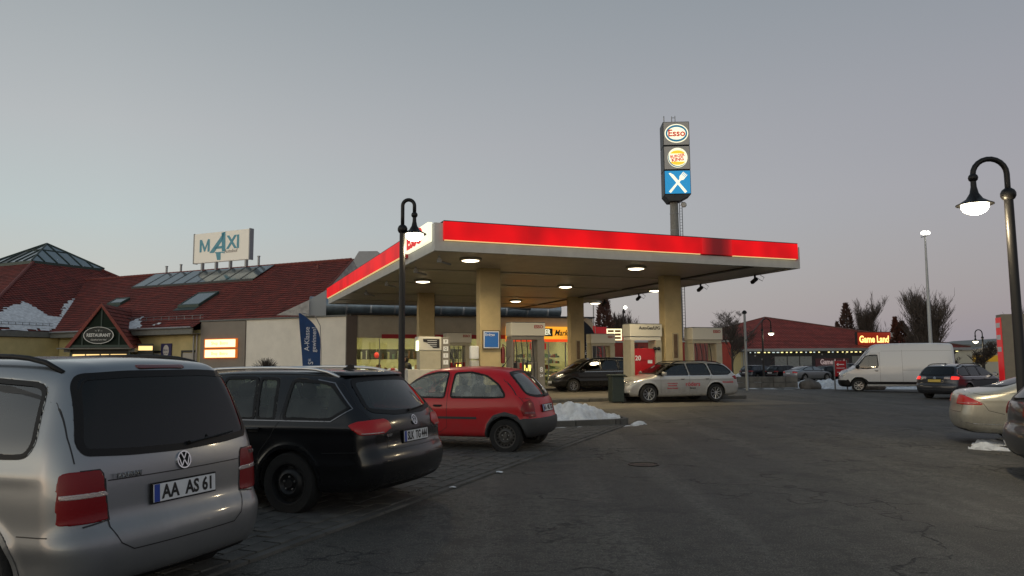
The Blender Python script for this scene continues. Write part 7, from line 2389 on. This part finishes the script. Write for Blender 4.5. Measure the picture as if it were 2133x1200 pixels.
# ================================================================ beach flags
def beach_flag(loc, az, lab, h_, w_, base, lean, flagcol, lines):
    f = root('beach_flag', lab, 'flag', loc, az, 'beach flags')
    pts = [(0, 0, 0), (0, 0, h_ * .55), (-.06 * w_, 0, h_ * .85), (-.3 * w_, 0, h_ * .97), (-.85 * w_, 0, h_ * 1.0)]
    sm = [Vector(pts[0]), Vector(pts[1])] + [Vector(pts[1]).lerp(Vector(pts[2]), t) for t in (.5,)] + [Vector(p) for p in pts[2:]]
    MB().tube(sm, .022, 6).build('pole', GREYMETAL, f, smooth=True)
    mb = MB()
    n = 26
    for i in range(n):
        t = i / (n - 1)
        z = base + (h_ - base) * t
        xr = -.03 - (.0 if t < .55 else w_ * .9 * ((t - .55) / .45) ** 2.6)
        xl = -w_ * (.86 + .14 * t) + .14 * w_ * (1 - t)
        xl = min(xl, xr - .01)
        for j in range(7):
            s = j / 6
            mb.v.append((xr + (xl - xr) * s, .06 * math.sin(s * 4 + z * 2.2) * s, z))
    for i in range(n - 1):
        for j in range(6):
            mb.f.append((i * 7 + j, i * 7 + j + 1, (i + 1) * 7 + j + 1, (i + 1) * 7 + j))
    mb.build('flag_cloth', flagcol, f, smooth='full')
    for body_, size, x, z in lines:
        text('lettering', body_, size, mat('flag_print', (.55, .60, .68), .6), f, (x, -.10, z), (90, -90, 0), .002, .002, align='LEFT')
    MB().lathe([(.28, 0), (.26, .06), (.04, .09), (0, .1)], n=14).build('base_weight', BLACK, f)
beach_flag((-8.45, 33.2, 0), 84, 'dark blue beach flag with white words A-Klasse gewinnen beside the white wall', 3.72, 1.0, .5, 0, mat('flag_blue', (.012, .05, .16), .8, vary=.15), [('A-Klasse', .30, -.60, 2.05), ('gewinnen!', .27, -.30, 2.00), ('S*', .3, -.42, 1.45)])
beach_flag((5.62, 50.2, 0), 84, 'nearly black beach flag with curved top behind the rear right column', 4.45, 1.35, .5, 0, mat('flag_black', (.010, .012, .022), .8, vary=.15), [('Bistro', .42, -.65, 1.9)])

# ================================================================ bare winter trees and the clipped shrub
BARK = mat('bark', (.055, .045, .038), .9, vary=.3)
def bare_tree(lab, loc, h_, spread, seed, upright=.8, dens=1.0, twigcol=(.075, .062, .055), trunk_r=.13, levels=4, name='bare_tree', fork=.18, twig_r=.012):
    t = root(name, lab, 'tree', loc, None, 'bare trees')
    rt = random.Random(seed)
    trunk, crown = MB(), MB()
    def grow(p, d, ln, r_, lv):
        n = 4 if lv < 2 else 3
        pts, rr_ = [p.copy()], [r_]
        q = p.copy()
        dd = d.copy()
        for i in range(n):
            dd = (dd + Vector((rt.gauss(0, .10), rt.gauss(0, .10), .10 * upright))).normalized()
            q = q + dd * ln / n
            pts.append(q.copy())
            rr_.append(max(twig_r * .5, r_ * (1 - .55 * (i + 1) / n)))
        (trunk if lv == 0 else crown).tube(pts, rr_, 6 if lv < 2 else 3, cap=False)
        if lv >= levels:
            return
        k = [int(9 * dens), int(6 * dens), 6, 6][min(lv, 3)]
        for c in range(k):
            f = rt.uniform(fork if lv == 0 else .15, 1)
            i = min(n - 1, int(f * n))
            b_ = pts[i].lerp(pts[i + 1], f * n - i)
            a = rt.uniform(0, 2 * math.pi)
            out = Vector((math.cos(a), math.sin(a), 0))
            nd = (dd * upright + out * spread * rt.uniform(.6, 1.1) + Vector((0, 0, .25 * upright))).normalized()
            grow(b_, nd, ln * rt.uniform(.42, .70) * (1 - .35 * f * (lv == 0)), max(twig_r, rr_[i] * .5), lv + 1)
    grow(Vector((0, 0, 0)), Vector((0, 0, 1)), h_ * .62, trunk_r, 0)
    # fit the crown to the wanted height
    top = max(v[2] for v in crown.v)
    k = h_ / top
    for mb in (trunk, crown):
        mb.v = [(v[0] * k, v[1] * k, v[2] * k) for v in mb.v]
    trunk.build('trunk', BARK, t, smooth='full')
    crown.build('crown', mat('twigs_%d' % int(twigcol[0] * 1000), twigcol, .9, vary=.3), t)
    return t
def conifer(lab, loc, h_, r_, seed, col=(.085, .03, .022), n=1500):
    t = root('conifer', lab, 'tree', loc, None, 'narrow evergreen trees')
    rt = random.Random(seed)
    MB().tube([(0, 0, 0), (0, 0, h_ * .95)], [.12, .03], 6).build('trunk', BARK, t)
    mb = MB()
    for k in range(n):
        z = rt.random() ** .8
        rr_ = r_ * (1 - z) ** .75 * rt.uniform(.45, 1.05) * (1 if z > .08 else .6)
        a = rt.uniform(0, 2 * math.pi)
        c = Vector((rr_ * math.cos(a), rr_ * math.sin(a), h_ * (.04 + .96 * z)))
        s = rt.uniform(.06, .17) * (h_ / 6)
        u = Vector((math.cos(a) * .6, math.sin(a) * .6, rt.uniform(.3, 1.0))).normalized() * s * 1.8
        w = Vector((-math.sin(a), math.cos(a), rt.uniform(-.3, .3))) * s * .6
        mb.poly([c - w, c + w, c + u])
        w2 = w.cross(u).normalized() * s * .5
        mb.poly([c - w2, c + w2, c + u])
    mb.build('crown', mat('conifer_%d' % int(col[0] * 1000), col, .9, vary=.5, vscale=1.5), t)
def gt(x, y, dz=0):
    return (x, y, ground_z(x, y) + dz)
bare_tree('large upswept bare tree behind the white van and the tall mast', gt(42.2, 76), 10.0, .70, 3, upright=1.0, dens=2.6, trunk_r=.22, fork=.06, twig_r=.015)
bare_tree('bare tree between the games hall roof and the glowing screen', gt(44.2, 95), 10.8, .62, 5, upright=1.05, dens=2.1, trunk_r=.2, fork=.08, twig_r=.017)
bare_tree('open rounded bare tree left of the games hall roof', gt(21.6, 74), 7.0, .9, 8, upright=.6, dens=1.1, trunk_r=.11, twig_r=.013)
bare_tree('narrow bare tree behind the red shed', gt(12.8, 84), 7.6, .6, 12, upright=1.1, dens=2.0, twig_r=.022)
bare_tree('small bare tree behind the LPG pump', gt(14.5, 72), 4.6, .8, 14, upright=.7, dens=1.0, twig_r=.012, trunk_r=.08)
bare_tree('small bare tree seen under the canopy before the red shed', gt(8.9, 58), 3.4, .8, 15, upright=.7, twig_r=.010, trunk_r=.06)
bare_tree('bare tree cut by the right picture edge behind the lamp post', gt(31.3, 44), 6.0, .8, 17, upright=.8, dens=1.3, twig_r=.010)
bare_tree('young bare tree with thin trunk before the yellow end wall of the hall', gt(14.6, 50), 5.2, .6, 21, upright=.9, dens=.9, twig_r=.008, trunk_r=.06)
bare_tree('low bare shrub row tree beside the yellow-banded hall', gt(57.0, 92), 4.8, .8, 23, upright=.6, dens=1.2, twig_r=.02)
bare_tree('pale low bare tree left of the yellow-banded hall', gt(53.5, 92), 4.0, .8, 24, upright=.6, dens=1.2, twig_r=.02)
conifer('dense reddish-brown columnar tree right of the shop seen under the canopy', gt(8.6, 70), 8.4, 1.45, 2, (.11, .055, .045), 1500)
conifer('narrow reddish-brown conifer between the screen and the large bare tree', gt(46.0, 90), 7.3, 1.25, 4, (.13, .045, .03), 1700)
conifer('broad dark reddish conifer behind the left side of the large bare tree', gt(42.6, 82), 6.3, 2.6, 6, (.085, .036, .026), 3000)
conifer('dark olive conifer behind the right side of the large bare tree', gt(45.6, 84), 6.0, 2.3, 7, (.04, .034, .02), 2600)
conifer('brown conifer standing left of the bare tree above the hall roof', gt(42.4, 95), 9.3, 1.9, 9, (.10, .055, .045), 1500)
conifer('small brown conifer at the left of the tree group above the hall roof', gt(41.2, 95), 7.0, 1.0, 10, (.10, .05, .04), 1100)
# clipped round shrub before the white wall
sh = root('clipped_shrub', 'leafless round clipped shrub in front of the white wall', 'shrub', (-12.3, 37.6, .0))
MB().tube([(0, 0, 0), (0, 0, 1.0)], [.07, .05], 6).build('stem', BARK, sh)
tw_ = MB()
rt = random.Random(4)
for k in range(420):
    a, e = rt.uniform(0, 2 * math.pi), rt.uniform(-.5, 1.5)
    d_ = Vector((math.cos(a) * math.cos(e), math.sin(a) * math.cos(e), math.sin(e)))
    p0 = Vector((0, 0, 1.0)) + d_ * rt.uniform(.1, .4)
    p1 = Vector((0, 0, 1.0)) + Vector((d_.x * .85, d_.y * .85, d_.z * .80)) * rt.uniform(.75, 1.05)
    mid = (p0 + p1) / 2 + Vector((rt.gauss(0, .05), rt.gauss(0, .05), rt.gauss(0, .05)))
    tw_.tube([p0, mid, p1], [.012, .009, .005], 3, cap=False)
tw_.build('crown', mat('shrub_twigs', (.05, .04, .033), .9), sh)
# bare crowns behind the camera side, mirrored in the near minivan's glass
bare_tree('wide bare tree across the parking area beyond the left picture edge', (-17, 4.0, 0), 4.2, .9, 31, upright=.5, dens=1.6, twig_r=.012)

# ================================================================ lettering becomes plain mesh
bpy.context.view_layer.update()
dg = bpy.context.evaluated_depsgraph_get()
for o in [o for o in scene.objects if o.type == 'FONT']:
    me = bpy.data.meshes.new_from_object(o.evaluated_get(dg))
    n = bpy.data.objects.new(o.name, me)
    C.objects.link(n)
    n.parent = o.parent
    n.matrix_parent_inverse = o.matrix_parent_inverse.copy()
    n.matrix_basis = o.matrix_basis.copy()
    for k in o.keys():
        n[k] = o[k]
    nm = o.name
    bpy.data.objects.remove(o)
    n.name = nm
